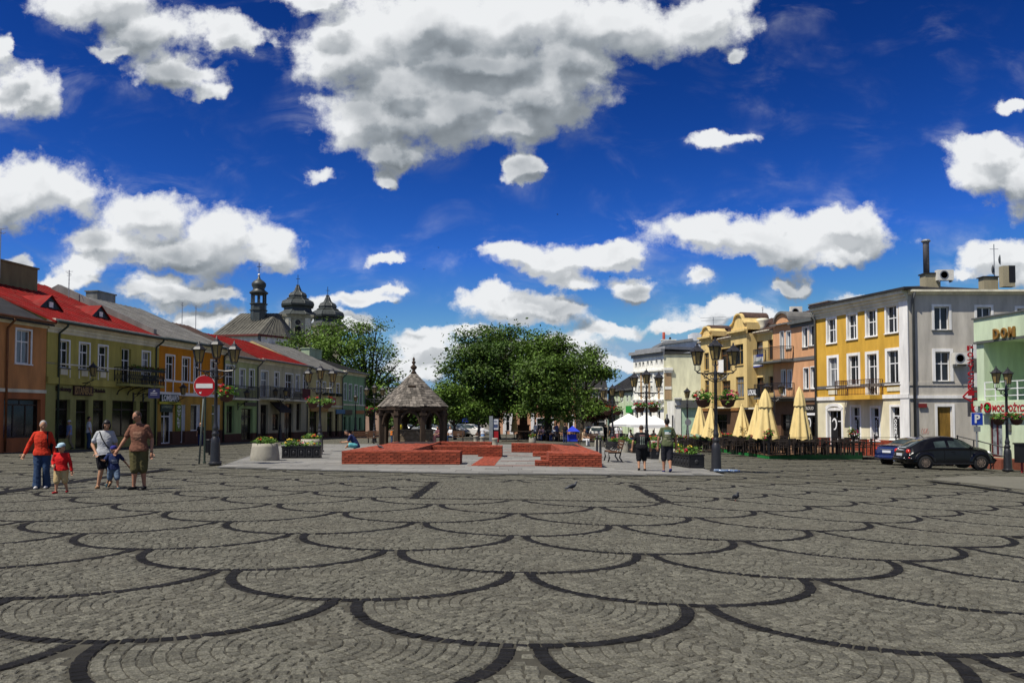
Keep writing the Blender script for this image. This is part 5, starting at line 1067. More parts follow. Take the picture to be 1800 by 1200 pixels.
def lamp(name, label, loc, arms=((-1, 0), (1, 0)), center=True, H=4.66, rz=0., group='ornate cast iron street lamps on the square', ra=.64):
    o = thing(name, label, 'street lamp', loc, rz, group); s = H/4.66
    MB().lathe([(.22, 0), (.22, .07), (.185, .1), (.18, .14), (.165, .8), (.15, .95), (.11, 1.02), (.10, 1.05), (.13, 1.1), (.13, 1.15), (.10, 1.2), (.09, 1.25), (.105, 1.3), (.105, 1.36), (.08, 1.42), (.065, 1.6), (.055, 3.2*s), (.08, 3.25*s), (.08, 3.3*s), (.06, 3.36*s), (.07, 3.45*s), (.075, 3.52*s), (.045, 3.6*s), (.03, 3.95*s)], 12).build('post', LIRON, o, True)
    MB().lathe([(.225, .02), (.235, .04), (.235, .09), (.2, .11)], 12).build('base_ring', LIRON, o)
    for ax, ay in arms:
        z = 3.45*s; q = MB()
        q.tube([(0, 0, z+.08), (ax*ra*.5, ay*ra*.5, z+.03), (ax*ra, ay*ra, z+.06)], .026, 5)
        for c0, r0, d in ((.32, .11, 1), (.52, .075, -1), (.14, .09, 1)): q.tube([(ax*(c0*ra+r0*math.cos(t)), ay*(c0*ra+r0*math.cos(t)), z-.07+r0*d*math.sin(t)*.9) for t in np.linspace(-2.6, 2.9, 12)], .015, 4)
        q.tube([(0, 0, z-.28), (ax*ra*.3, ay*ra*.3, z-.2), (ax*ra*.75, ay*ra*.75, z+.02)], .018, 4)
        q.build('arm', LIRON, o); lantern(o, ax*ra, ay*ra, z+.36, .95)
    if center: lantern(o, 0, 0, 4.0*s, .95)
    return o
G1 = gpt(378, 817); G2 = gpt(1258, 828.5); LAMPS = {}
LAMPS['L1'] = lamp('street_lamp', 'three lantern street lamp standing right beside the round no entry sign', G1, H=G1.y*220/FPX)
LAMPS['R1'] = lamp('street_lamp', 'tall three lantern lamp in front of the cafe terrace with bottles at its foot', gat(1258, 29.8), H=29.8*231/FPX)
for k_, px, py, top, lab in (('L2', 562, 794.5, 645, 'three lantern street lamp behind the second concrete planter on the left'), ('L3', 658, 777, 676.5, 'three lantern street lamp at the left eave of the wooden pavilion'), ('R2', 1137, 802, 653, 'three lantern lamp between the two walking men'), ('R3', 1077, 787.5, 679, 'three lantern lamp by the white hatchback')):
    g = gpt(px, py); LAMPS[k_] = lamp('street_lamp', lab, g, H=g.y*(py-top)/FPX)
LAMPS['D'] = lamp('street_lamp', 'lamp with two lanterns in front of the mint building door', gat(1769, 38.6), arms=((-.92, -.4), (.5, .6)), center=False, H=4.95)
g = gat(493, 76); lamp('street_lamp', 'slim two lantern lamp before the white house archway', g, arms=((-1, 0), (1, 0)), center=False, H=4.9, ra=.45)
g = gat(625, 92); lamp('street_lamp', 'distant single lantern lamp in front of the sage green house', g, arms=(), H=4.6)
g = gat(842, 82); lamp('street_lamp', 'slim dark lamp post in front of the largest tree', g, arms=(), H=5.4)
g = gat(1208, 62); lamp('street_lamp', 'short single lantern lamp left of the cream parasols', g, arms=(), H=4.4)
g = gat(1361, 60); lamp('street_lamp', 'two lantern lamp behind the largest closed parasol', g, arms=((-1, 0), (1, 0)), center=False, H=5.2, ra=.5)
def wall_lantern(b, px, py, label, two=False):
    s_, z_ = b.sz(px, py, -.8); p = b.W @ Vector((s_, -.8, z_)); o = thing('wall_lantern', label, 'lantern', p, math.atan2(b.d.y, b.d.x), 'wall lanterns on the house fronts')
    q = MB().tube([(0, .8, -.45), (0, .4, -.42), (0, 0, -.28)], .025, 5).tube([(0, .78, -.8), (0, .6, -.6), (0, .3, -.42)], .018, 4)
    for c0 in (.25, .55): q.tube([(0, c0+.1*math.cos(t), -.5+.09*math.sin(t)) for t in np.linspace(0, 5, 9)], .014, 4)
    q.box(-.05, .05, .74, .82, -.95, -.35).build('bracket', LIRON, o); lantern(o, 0, 0, 0, 1.0)
wall_lantern(B2, 163.5, 660, 'wall lantern on the yellow green house between two upper windows')
wall_lantern(B2, 254, 680, 'left one of two wall lanterns under the flowered iron balcony'); wall_lantern(B2, 271, 681, 'right one of two wall lanterns, next to the blue hanging sign')
wall_lantern(B3, 322, 693, 'wall lantern on the orange house right of the LOMBARD board'); wall_lantern(BPG, 434, 700, 'wall lantern at the pale green balcony corner')
p = at(271, 691, 50.5); o = thing('hanging_sign', 'dark blue square hanging sign under the wall lantern', 'sign', p); MB().box(-.34, .34, -.03, .03, -.3, .28).build('board', paint('navy_sign', (.012, .014, .06)), o); MB().box(-.2, .2, -.04, -.031, .0, .04).box(-.22, .2, -.04, -.031, -.1, -.07).prism([(-.1, .08), (.1, .12), (.02, .2)], -.04, -.031).build('print', mat('pale_print', (.3, .3, .36)), o); MB().bar((0, 0, .28), (0, 0, .6), .03).build('hanger', IRON, o)
# ------------------------------------------------------------------ flowers
GREENL = leafmat('flower_box_leaf', (.10, .20, .03)); REDF = mat('red_petal', (.50, .012, .018), .6, .3, 9, island=.35); PINKF = mat('magenta_petal', (.42, .02, .10), .6, .3, 9, island=.35); YELF = mat('yellow_petal', (.55, .38, .04), .6, .3, 9, island=.3)
def plants(o, cl, nleaf, nfl, size, fmats, seed, lname='foliage', fname='flowers'):
    rs = np.random.RandomState(seed); V, Fc, mi = leaves(cl, nleaf, 9, size, size*1.3, [GREENL], rs, .3); link(lname, np_mesh(lname, V, Fc, [GREENL], mi), o)
    if nfl: V, Fc, mi = leaves([(c[0], c[1], c[2]+c[5]*.35, c[3], c[4], c[5]*.8) for c in cl], nfl, 9, size*.75, size*.6, fmats, rs, .75); link(fname, np_mesh(fname, V, Fc, fmats, mi), o)
def basket(lp, dx, label, dz=2.45, dy=-.05, seed=1, fm=(REDF, PINKF), r=.34):
    b = lp.location; o = thing('hanging_flower_basket', label, 'flower basket', (b.x+dx, b.y+dy, b.z+dz), 0., 'flower baskets on the street lamps')
    MB().lathe([(.05, -.28), (.2, -.22), (.27, -.02), (.28, 0), (.24, 0)], 12).build('pot', mat('brown_basket_pot', (.07, .03, .02)), o, True); MB().tube([(-dx*.95, -dy, .05), (-dx*.5, 0, .12), (0, 0, .02)], .015, 4).build('bracket', LIRON, o)
    plants(o, [(0, 0, .1, r, r, .24)], 26, 9, .06, list(fm), seed)
s_ = 0
for kk, items in (('L1', ((.40, 'basket of red flowers on the lamp beside the no entry sign'),)), ('L2', ((-.38, 'left flower basket on the lamp behind the second planter'), (.38, 'right flower basket on the lamp behind the second planter'))), ('R1', ((-.45, 'left flower basket on the lamp in front of the cafe'), (.42, 'right flower basket on the lamp in front of the cafe'))), ('R2', ((-.36, 'left flower basket on the lamp between the walking men'), (.36, 'right flower basket on the lamp between the walking men'))), ('L3', ((-.36, 'left flower basket on the lamp at the pavilion eave'), (.36, 'right flower basket on the lamp at the pavilion eave'))), ('R3', ((-.36, 'left flower basket on the lamp by the white hatchback'), (.36, 'right flower basket on the lamp by the white hatchback'))), ('D', ((-.4, 'left flower basket on the lamp by the mint building'), (.42, 'right flower basket on the lamp by the mint building')))):
    for dx, lab in items: s_ += 1; basket(LAMPS[kk], dx, lab, seed=s_, dz=2.55 if kk != 'D' else 2.38, r=.38 if kk == 'L2' else .34)
CONC = mat('washed_concrete', (.31, .29, .235), .85, .18, 3, .4, 120, dirt=.25)
fb = thing('flower_box', 'long box of dark red flowers along the iron balcony of the yellow green house', 'flower box', B2.W @ Vector(((FB2[0][0]+FB2[0][1])/2, -1.12, FB2[1]+1.12)), math.atan2(B2.d.y, B2.d.x))
hl_ = (FB2[0][1]-FB2[0][0])/2-.1; MB().box(-hl_, hl_, -.1, .08, -.14, 0).build('box', BLACKP, fb); plants(fb, [(x_, 0, .08, .5, .14, .12) for x_ in np.linspace(-hl_+.4, hl_-.4, 5)], 60, 60, .05, [mat('wine_red_petal', (.20, .015, .02), .6, .3, 9, island=.35)], 77)
def planter(px, py, hpx, wpx, label, seed, nf=14, fl=True, fm=None):
    g = gpt(px, py); k = g.y/FPX; g.y += wpx*k*.45; g.z = gz(g.x, g.y); k = g.y/FPX; r = wpx*k/2; h = hpx*k; o = thing('concrete_planter', label, 'planter', g, 0., 'round concrete planters')
    MB().lathe([(r*.98, 0), (r, .04), (r*.99, h*.3), (r*.9, h*.8), (r*.86, h), (r*.80, h), (r*.78, h*.88)], 28).build('bowl', CONC, o, True); MB().lathe([(r*.78, h*.86), (r*.1, h*.9)], 20).build('soil', mat('dark_soil', (.02, .015, .01), 1), o)
    if fl: plants(o, [(0, 0, h+.08, r*.8, r*.8, .16)], 60, nf, .055, fm or [REDF, PINKF, YELF], seed)
planter(459, 811, 31, 50, 'round concrete planter with red and yellow flowers beside the street lamp', 31)
planter(542.5, 800, 28, 40, 'round concrete planter with yellow and red flowers left of the sitting man', 32, fm=[YELF, YELF, REDF])
planter(1100, 795.5, 20, 21, 'concrete planter with green plants left of the man in black', 33, 6); planter(1184, 815, 26, 44, 'large concrete planter partly hidden behind the man in the green shirt', 34, 6)
planter(936, 778, 10, 13, 'far small planter with dark red flowers near the crowd', 35, 14); planter(1054, 786, 13, 17, 'planter behind the curled iron bench end', 36, 6); planter(1150, 800, 26, 34, 'concrete planter between the walking men', 37, 8)
def trough(px, py, Lm, label, seed, rz=0., w=.62, h=.55, nf=12, flip=False):
    g = gpt(px, py); o = thing('flower_trough', label, 'planter', g, rz, 'black cast flower troughs'); q = MB()
    q.slab([(-w/2+.03, 0), (w/2-.03, 0), (w/2-.03, Lm), (-w/2+.03, Lm)], .04, h-.06).box(-w/2, w/2, -.03, Lm+.03, h-.06, h).box(-w/2-.0, w/2, -.01, Lm+.01, 0, .06).build('trough', BLACKP, o)
    n = max(2, int(Lm/.3)); pn = MB()
    for i in range(n):
        y0 = Lm*i/n+.05; y1 = Lm*(i+1)/n-.04
        for sx in (-1, 1):
            x = sx*(w/2-.015)
            pn.bar((x, y0, .1), (x, y1, .1), .03).bar((x, y0, h-.12), (x, y1, h-.12), .03).bar((x, y0, .1), (x, y0, h-.12), .03).bar((x, y1, .1), (x, y1, h-.12), .03).ell((x, (y0+y1)/2, h/2), .02, .06, .08, 6, 4)
    for z0, z1 in ((.1, .1), (h-.12, h-.12)): pn.bar((-w/2+.08, -.0, z0), (w/2-.08, -.0, z1), .03)
    pn.ell((0, -.0, h/2), .08, .03, .09, 8, 4); pn.build('relief_panel', mat('worn_black_iron', (.03, .03, .032), .5), o)
    plants(o, [(0, Lm*.25, h+.1, w*.42, Lm*.22, .17), (0, Lm*.7, h+.06, w*.4, Lm*.25, .1)], 40, nf, .06, [PINKF, REDF, YELF], seed); return o
trough(1225, 824, 2.2, 'black flower trough with pink flowers at the foot of the cafe lamp', 41, .16); trough(1156, 808, 2.0, 'black trough between the two walking men', 42, .15, nf=5); trough(1086, 791, 1.8, 'black trough at the far end of the right planter row', 43, .15, nf=5); trough(1121, 797, 1.4, 'black trough hidden behind the man in black', 44, .15, nf=5)
trough(497, 806, 1.6, 'black flower trough between the two left concrete planters', 45, -PI/2+.12, nf=14)
# ------------------------------------------------------------------ low brick walls
def brick_group(name, label, boxes, limit=300):
    x0 = boxes[0][0]; y0 = boxes[0][2]; g = Vector((x0, y0, gz(x0, y0))); o = thing(name, label, 'brick wall', g); core = MB(); bricks = []; top = MB(); rs = random.Random(5)
    for X0, X1, Y0_, Y1_, h in boxes:
        zb = min(gz(X0, Y0_), gz(X1, Y0_))-.03; zt = gz((X0+X1)/2, (Y0_+Y1_)/2)+h; e = .018
        core.box(X0+e-g.x, X1-e-g.x, Y0_+e-g.y, Y1_-e-g.y, zb-.1-g.z, zt-.02-g.z); nc = max(2, round((zt-zb)/.079)); ch = (zt-zb)/nc
        for c in range(nc):
            z = zb+c*ch
            for face, L in (('f', X1-X0), ('l', Y1_-Y0_), ('r', Y1_-Y0_)):
                n = max(1, round(L/.25)); bl = L/n; t = -bl/2 if c % 2 else 0
                while t < L-.01:
                    a, b = max(t, 0), min(t+bl, L); t += bl
                    if b-a < .04: continue
                    j = rs.uniform(-.004, .004)
                    if face == 'f': bx = (X0+a+.008, X0+b-.008, Y0_+j, Y0_+.10); ds = Y0_
                    elif face == 'r': bx = (X1-.1, X1-j, Y0_+a+.005+.1*(a == 0), Y0_+b-.005); ds = Y0_+a+(60 if X1 > 0 else 6)
                    else: bx = (X0+j, X0+.1, Y0_+a+.005+.1*(a == 0), Y0_+b-.005); ds = Y0_+a+(60 if X0 < 0 else 6)
                    bricks.append((ds, bx, z+.010, z+ch-.010))
        nx = max(1, round((X1-X0)/.13)); ny = max(1, round((Y1_-Y0_)/.25)); bx = (X1-X0)/nx; by = (Y1_-Y0_)/ny
        for i in range(nx):
            for j in range(ny):
                zz = gz(X0+bx*(i+.5), Y0_+by*(j+.5))+h+rs.uniform(-.006, .006); top.box(X0+bx*i+.005-g.x, X0+bx*(i+1)-.005-g.x, Y0_+by*j+.005-g.y, Y0_+by*(j+1)-.005-g.y, zz-.06-g.z, zz+.004-g.z)
    core.build('mortar_core', MORT, o); tag(top.build('coping_bricks', REDBR, o, fix=False), kind='stuff'); bricks.sort(key=lambda q: q[0]); rest = MB(); cache = {}
    for i, (ds, b, z0, z1) in enumerate(bricks):
        if i < limit:
            key = (round(b[1]-b[0], 3), round(b[3]-b[2], 2), round(z1-z0, 3))
            if key not in cache: hx, hy, hz = key[0]/2, key[1]/2, key[2]/2; cache[key] = MB().box(-hx, hx, -hy, hy, -hz, hz).mesh('brick', REDBR)
            link('brick', cache[key], o, ((b[0]+b[1])/2-g.x, (b[2]+b[3])/2-g.y, (z0+z1)/2-g.z))
        else: rest.box(b[0]-g.x, b[1]-g.x, b[2]-g.y, b[3]-g.y, z0-g.z, z1-g.z)
    if rest.v: tag(rest.build('bricks', REDBR, o, fix=False), kind='stuff')
    return o
A = gpt(600, 817); B_ = gpt(807, 819); C1 = gpt(840, 800); C2 = gpt(840, 803.5); C3 = gpt(883, 803.5); hW = .5; yf = A.y
xl = lambda Y: (700-900)/FPX*Y
BRLEFT = brick_group('low_brick_wall', 'left low red brick foundation wall with a wide top where a man sits', [(A.x, B_.x, yf, yf+1.35, hW), (A.x, A.x+2.35, yf+1.353, C1.y+5.2, hW), (A.x+2.353, C1.x-.003, C1.y, C1.y+1.2, hW-.06), (C2.x, C3.x, C2.y, C2.y+2.0, hW-.0), (A.x+2.353, (864-900)/FPX*45., 45., 46.2, hW+.02)])
D1 = gpt(965, 820.5); D2 = gpt(1056, 821.5); E1 = gpt(899, 795.5); yf2 = D1.y
BRRIGHT = brick_group('low_brick_wall', 'right low red brick foundation wall with small stepped blocks', [(D1.x, D2.x, yf2, yf2+2.2, hW), (D1.x+.7, D2.x+.12, yf2+2.203, E1.y-.003, hW), (E1.x, D2.x+.3, E1.y, E1.y+1.5, hW-.02), (gpt(941, 820.5).x, D1.x-.003, yf2+.02, yf2+.6, .22), (gpt(951, 809).x, D1.x+.697, gpt(951, 809).y, gpt(951, 809).y+.7, .17), (gpt(937, 803).x, D1.x+.697, gpt(937, 803).y, gpt(937, 803).y+.9, .23)])
# ------------------------------------------------------------------ wooden well pavilion
WOOD = mat('weathered_oak', (.042, .027, .017), .85, .45, 5, .5, 30, streak=True); WOODP = mat('pale_weathered_plank', (.16, .125, .085), .85, .35, 5, .4, 30); SHING = mat('silver_grey_shingle', (.128, .113, .095), .85, .35, 9, .4, 40, streak=True, island=.62)
PZ = 53.; gp = gat(727, PZ); o = thing('well_pavilion', 'octagonal wooden well shelter with a shingled tent roof and turned finial', 'pavilion', gp); k = PZ/FPX
zE = at(727, 716, PZ).z-gp.z; zA = at(727, 653, PZ).z-gp.z; RE = 65*k
oct_ = [(math.cos(PI/8+j*PI/4), math.sin(PI/8+j*PI/4)) for j in range(8)]
MB().add([(x*RE*.985, y*RE*.985, zE) for x, y in oct_]+[(0, 0, zA-.03)], [(j, (j+1) % 8, 8) for j in range(8)]).build('roof_boarding', WOOD, o)
MB().slab([(x*RE*.97, y*RE*.97) for x, y in oct_], zE-.14, zE-.02).build('eaves_ring', WOOD, o)
shs = []; rs = random.Random(4); rows = 15; slope = (zA-zE)/(RE*.924)
for j in range(8):
    a, b2 = Vector(oct_[j]), Vector(oct_[(j+1) % 8]); mid = (a+b2)/2; nrm = Vector((mid.x, mid.y)).normalized(); hd_ = math.atan2(nrm.y, nrm.x)
    for r in range(rows):
        f0 = 1-r/rows; f1 = max(.0, 1-(r+1.35)/rows); W0 = (a-b2).length*RE*f0; n = max(1, round(W0/.21)); x = -W0/2
        for i in range(n):
            wid = W0/n; xm = x+wid*(i+.5)
            d0 = RE*.924*f0; d1 = RE*.924*f1; z0 = zE+(RE*.924-d0)*slope+.035; z1 = zE+(RE*.924-d1)*slope+.015
            hw = wid/2-.006; lift = rs.uniform(0, .03); dy = rs.uniform(-.03, .03); f_ = f1/f0
            v = []
            for (dd, zz, ww, xx) in ((d0+dy, z0+lift-dy*slope, hw, xm), (d1, z1, hw*f_, xm*f_)):
                for th in (0, .028):
                    for sx in (-1, 1): v.append((dd, xx+sx*ww, zz+th))
            R2 = Matrix.Rotation(hd_, 3, 'Z'); v = [tuple(R2 @ Vector(q)) for q in v]; c = Vector(v[0]); shs.append((c.y+(0 if nrm.y < .3 else 50), v))
shs.sort(key=lambda q: q[0]); SF = [(0, 1, 3, 2), (2, 3, 7, 6), (0, 2, 6, 4), (1, 5, 7, 3), (4, 6, 7, 5), (0, 4, 5, 1)]; rest = MB()
for i, (d, v) in enumerate(shs):
    if i < 300: MB().add(v, SF).build('shingle', SHING, o)
    else: rest.add(v, SF)
tag(rest.build('shingles', SHING, o), kind='stuff')
MB().lathe([(.20, -.12), (.12, .02), (.08, .08), (.2, .22), (.21, .30), (.1, .40), (.06, .46), (.13, .56), (.12, .62), (.05, .68), (.09, .76), (.07, .82), (.02, .92)], 12, (0, 0, zA)).build('finial', WOOD, o, True)
MB().box(-.22, .22, -RE*.47, -RE*.25, zE+(zA-zE)*.55, zE+(zA-zE)*.55+.12).build('roof_vent', WOOD, o)
RP = 57*k
for j in range(8):
    x, y = oct_[j][0]*RP, oct_[j][1]*RP; t = math.atan2(y, x); MB().box(-.14, .14, -.14, .14, 0, zE-.03, M=TR(x, y, 0, t)).box(-.21, .21, -.21, .21, zE-.5, zE-.35, M=TR(x, y, 0, t)).build('post', WOOD, o)
    for dr_ in (-1, 1):
        n_ = oct_[(j+dr_) % 8]; q = Vector((n_[0]*RP, n_[1]*RP, 0)); p = Vector((x, y, 0)); d = (q-p).normalized()
        MB().tube([tuple(p+d*.14+Vector((0, 0, zE-1.05))), tuple(p+d*.25+Vector((0, 0, zE-.65))), tuple(p+d*.5+Vector((0, 0, zE-.33))), tuple(p+d*.82+Vector((0, 0, zE-.2)))], .09, 6).build('brace', WOOD, o)
for j in range(8):
    p, q = oct_[j], oct_[(j+1) % 8]; MB().bar((p[0]*RP, p[1]*RP, zE-.12), (q[0]*RP, q[1]*RP, zE-.12), .2, .22).build('ring_beam', WOOD, o)
MB().bar((-RP*.9, 0, zE-.25), (RP*.9, 0, zE-.25), .22).bar((0, -RP*.9, zE-.3), (0, RP*.9, zE-.3), .22).build('cross_beam', WOOD, o)
for i in range(4):
    for sx in (-1, 1): MB().box(-1.15, 1.15, sx*1.0-.06, sx*1.0+.06, .08+i*.24, .30+i*.24).build('well_plank', WOODP, o); MB().box(sx*1.1-.06, sx*1.1+.06, -.94, .94, .09+i*.24, .29+i*.24).build('well_plank', WOODP, o)
MB().box(-1.3, 1.3, -1.15, 1.15, 1.05, 1.14).build('well_lid', WOODP, o)
for sx in (-1, 1): MB().bar((sx*1.3, -1.5, .05), (sx*.35, -1.2, 1.02), .14).bar((sx*1.3, -1.5, .05), (sx*1.3, -1.0, .1), .1).build('strut', WOODP, o)
MB().bar((-.2, -.9, 1.1), (1.0, -.6, zE-.3), .09).build('pole', WOOD, o)
# ------------------------------------------------------------------ no entry sign and other signs
g = gpt(350, 815); o = thing('no_entry_sign', 'round red no entry sign on a leaning grey pole', 'road sign', g); k = g.y/FPX; p = at(359.5, 678, g.y)-g
MB().tube([(0, 0, 0), (p.x*.96, .06, p.z+.3)], .035, 8).build('pole', mat('grey_green_pole', (.13, .15, .13), .5), o, True)
def disc(o, name, r, y0, y1, m, c, n=32): return MB().lathe([(r, 0), (r, y1-y0)], n).xform(Matrix.Translation((c.x, y1, c.z)) @ Matrix.Rotation(PI/2, 4, 'X')).build(name, m, o)
SR = paint('road_sign_red', (.33, .006, .010), .35); SWH = paint('road_sign_white', (.62, .62, .60), .35)
disc(o, 'rim', .405, -.012, .0, SWH, p); disc(o, 'disc', .392, -.02, -.013, SR, p); MB().box(p.x-.31, p.x+.31, -.03, -.021, p.z-.085, p.z+.085).build('bar', SWH, o); MB().prism([(p.x-.19, p.z-.27), (p.x-.12, p.z-.3), (p.x-.1, p.z-.2), (p.x-.14, p.z-.24), (p.x-.18, p.z-.22)], -.026, -.021).build('sticker', SWH, o)
g = gpt(358.5, 814); o = thing('sign_post', 'dark green second post right behind the no entry pole', 'post', g); MB().tube([(0, .05, 0), (0, .05, 3.0)], .04, 8).lathe([(.06, 0), (.06, .06), (.03, .08)], 8, (0, .05, 0)).build('pole', DKGREEN, o); MB().lathe([(.042, 3.0), (.03, 3.03), (.01, 3.04)], 8, (0, .05, 0)).build('cap', DKGREEN, o)
g = gpt(368, 799); o = thing('litter_bin', 'dark slatted litter bin on a post beside the lamp', 'litter bin', g); q = MB()
for j in range(14): t = 2*PI*j/14; q.bar((.17*math.cos(t), .17*math.sin(t), .12), (.19*math.cos(t), .19*math.sin(t), .7), .05, .02)
q.lathe([(.2, .68), (.21, .72), (.19, .74)], 14).build('slats', BLACKP, o); MB().lathe([(.16, .1), (.175, .66)], 14).build('liner', IRON, o); MB().lathe([(.05, 0), (.05, .12)], 8).build('foot', IRON, o)
pp = at(1717, 714, 41.0); g = Vector((pp.x, 41.0, gz(pp.x, 41))); o = thing('parking_sign', 'blue square parking sign on a grey pole behind the black car', 'road sign', g); z = at(1717, 736, 41).z-g.z
MB().tube([(0, .06, 0), (0, .06, z+.35)], .035, 8).build('pole', STEEL, o); MB().box(-.29, .29, -.0, .02, z-.31, z+.31).build('plate', SWH, o); MB().box(-.27, .27, -.008, -.0005, z-.29, z+.29).build('panel', paint('road_sign_blue', (.01, .04, .33), .35), o)
q = MB(); text_mb(q, 'P', TR(-.12, -.012, z-.2), .26, .42, bold=.03); q.build('lettering', SWH, o); MB().box(-.16, .16, 0, .02, z-.62, z-.36).build('supplementary_plate', STEEL, o)
g = gat(1209, 58); o = thing('round_sign_back', 'grey back of a round road sign on a post by the white extension', 'road sign', g); z = at(1210, 742, 58).z-g.z; MB().tube([(0, 0, 0), (0, 0, z+.3)], .04, 7).build('pole', STEEL, o); disc(o, 'disc', .22, -.05, -.04, STEEL, Vector((0, 0, z)))
for px, Z, lab, c in ((818, 95, 'small blue road sign near the parked cars', (.01, .03, .3)),):
    p = at(px, 735, Z); g = Vector((p.x, p.y, gz(p.x, p.y))); o = thing('road_sign', lab, 'road sign', g); MB().box(-.35, .35, -.03, 0, p.z-g.z-.4, p.z-g.z+.4).build('plate', mat('small_sign_blue', c), o); MB().tube([(0, .03, 0), (0, .03, p.z-g.z)], .04, 6).build('pole', STEEL, o)
p = at(792, 742, 88); g = Vector((p.x, p.y, gz(p.x, p.y))); o = thing('road_sign', 'small white round road sign left of the parked cars', 'road sign', g); disc(o, 'disc', .25, -.03, 0, SWH, Vector((0, 0, p.z-g.z))); MB().tube([(0, .03, 0), (0, .03, p.z-g.z)], .04, 6).build('pole', STEEL, o)
# information kiosk, bollards, bench, monument, handrail
g = gpt(868, 777); k = g.y/FPX; o = thing('information_kiosk', 'tall grey information slab with poster panel and red lower half', 'kiosk', g); H = 46*k
MB().box(-8*k, -1.5*k, -.2, .25, 0, H).build('slab', mat('grey_kiosk_panel', (.20, .22, .23), .5), o); MB().box(-1.4*k, 9*k, -.1, .12, 0, H*.93).build('frame', BLACKP, o)
MB().box(-.6*k, 8*k, -.13, -.101, H*.48, H*.88).build('poster', mat('pale_poster', (.52, .53, .55), .5, .3, 3), o); MB().box(-.6*k, 8*k, -.13, -.101, .05, H*.42).build('red_panel', mat('kiosk_red', (.33, .01, .015), .5, .3, 2), o); MB().box(.2*k, 7*k, -.14, -.131, H*.56, H*.68).box(0.5*k, 6*k, -.14, -.131, H*.78, H*.81).build('printed_picture', mat('dark_blue_print', (.05, .07, .15), .6, .5, 6), o)
CB = None
for px, py, lab in ((870, 783, 'grey concrete bollard in front of the kiosk'), (836.5, 777, 'low grey bollard left of the kiosk'), (848, 779, 'low grey bollard at the feet of the woman in blue')):
    g = gpt(px, py); o = thing('bollard', lab, 'bollard', g, 0., 'grey concrete bollards'); MB().lathe([(.2, 0), (.19, .02), (.18, .38), (.21, .42), (.21, .5), (.17, .53)], 14).build('body', CONC, o, True); MB().lathe([(.215, 0), (.215, .03)], 14).build('foot', MORT, o)
BW = mat('bench_slat_wood', (.12, .06, .03), .7, .3, 8)
def bench(loc, rz, label, L=1.7, group='iron ended park benches'):
    o = thing('park_bench', label, 'bench', loc, rz, group)
    for i in range(4): MB().box(-L/2, L/2, -.24+i*.125, -.14+i*.125, .42, .455).build('seat_slat', BW, o)
    for i in range(3): MB().box(-L/2, L/2, .29+i*.03, .325+i*.03, .55+i*.13, .65+i*.13).build('back_slat', BW, o)
    for sx in (-1, 1):
        x = sx*(L/2-.1); q = MB().tube([(x, -.28, 0), (x, -.22, .2), (x, -.26, .40), (x, .25, .40), (x, .30, .6), (x, .42, .95)], .03, 6).tube([(x, .25, .4), (x, .2, .2), (x, .34, .0)], .03, 6)
        q.tube([(x, -.05+.26*math.cos(t)*(1-.07*t), .62+.2*math.sin(t)*(1-.07*t)) for t in np.linspace(-1.2, 7.5, 22)], .02, 5); q.build('bench_end', LIRON, o)
    return o
g = gpt(1058, 813); o = bench((g.x+.55, g.y+.9, g.z), -PI/2, 'iron bench with curled armrest at the right end of the brick wall')
for px, py in ((1049.5, 803), (1055.5, 805)):
    g = gpt(px, py); o = thing('iron_bollard', 'black ball topped iron bollard, %s of the pair by the curled bench end' % ('left' if px < 1052 else 'right'), 'bollard', g, 0., 'black iron bollards'); MB().lathe([(.09, 0), (.09, .05), (.06, .08), (.05, .8), (.07, .84), (.05, .87)], 10).build('post', LIRON, o, True); MB().ell((0, 0, .94), .085, .085, .085).build('ball', LIRON, o, True)
bench(gat(1035, 62)+Vector((0, 0, 0)), .2, 'bench with a seated pale dressed visitor near the planters'); bench(gat(797, 66), .0, 'bench right of the pavilion'); bench(gat(640, 62), .3, 'slatted bench left of the pavilion'); bench(gat(665, 66), .1, 'bench behind the lamp by the pavilion')
g = gat(920, 88); o = thing('stone_monument', 'dark stone monument with pedestal under the trees', 'monument', g); MS = mat('dark_brown_stone', (.075, .045, .03), .7, .3, 3)
MB().box(-.75, .75, -.7, .7, 0, .5).box(-.6, .6, -.55, .55, .5, 1.3).box(-.7, .7, -.65, .65, 1.3, 1.42).build('pedestal', MS, o); MB().prism([(-.42, 1.42), (.42, 1.42), (.34, 3.3), (0, 3.6), (-.34, 3.3)], -.3, .3).build('stele', MS, o); MB().lathe([(.35, 3.5), (.25, 3.6), (.28, 4.3), (.2, 4.9), (.12, 5.0), (.15, 5.2), (.05, 5.35)], 10).build('figure', STEEL, o, True)
q0 = gat(1686, 41.6); o = thing('handrail', 'black ramp handrail in front of the mint shop door', 'railing', q0)
e1 = at(1683, 766, 41.8)-q0; e2 = at(1766, 786, 40.6)-q0; q = MB()
for dz in (0, -.45): q.tube([tuple(e1+Vector((0, 0, dz))), tuple(e2+Vector((0, 0, dz)))], .032, 6)
for t in (0, .35, .7, 1.0): p = e1.lerp(e2, t); q.tube([(p.x, p.y, p.z), (p.x, p.y, -.3)], .03, 6)
q.build('rails', BLACKP, o); MB().ell(tuple(e1), .05, .05, .05).build('rail_end', BLACKP, o)
g = gat(1794, 37.4); o = thing('litter_bin', 'square dark litter bin at the right edge', 'litter bin', g); MB().box(-.22, .22, -.2, .2, .45, 1.25).box(-.26, .26, -.24, .24, 1.25, 1.32).build('box', BLACKP, o); MB().tube([(0, 0, 0), (0, 0, .46)], .05, 7).build('foot', paint('red_bin_post', (.25, .02, .02)), o)
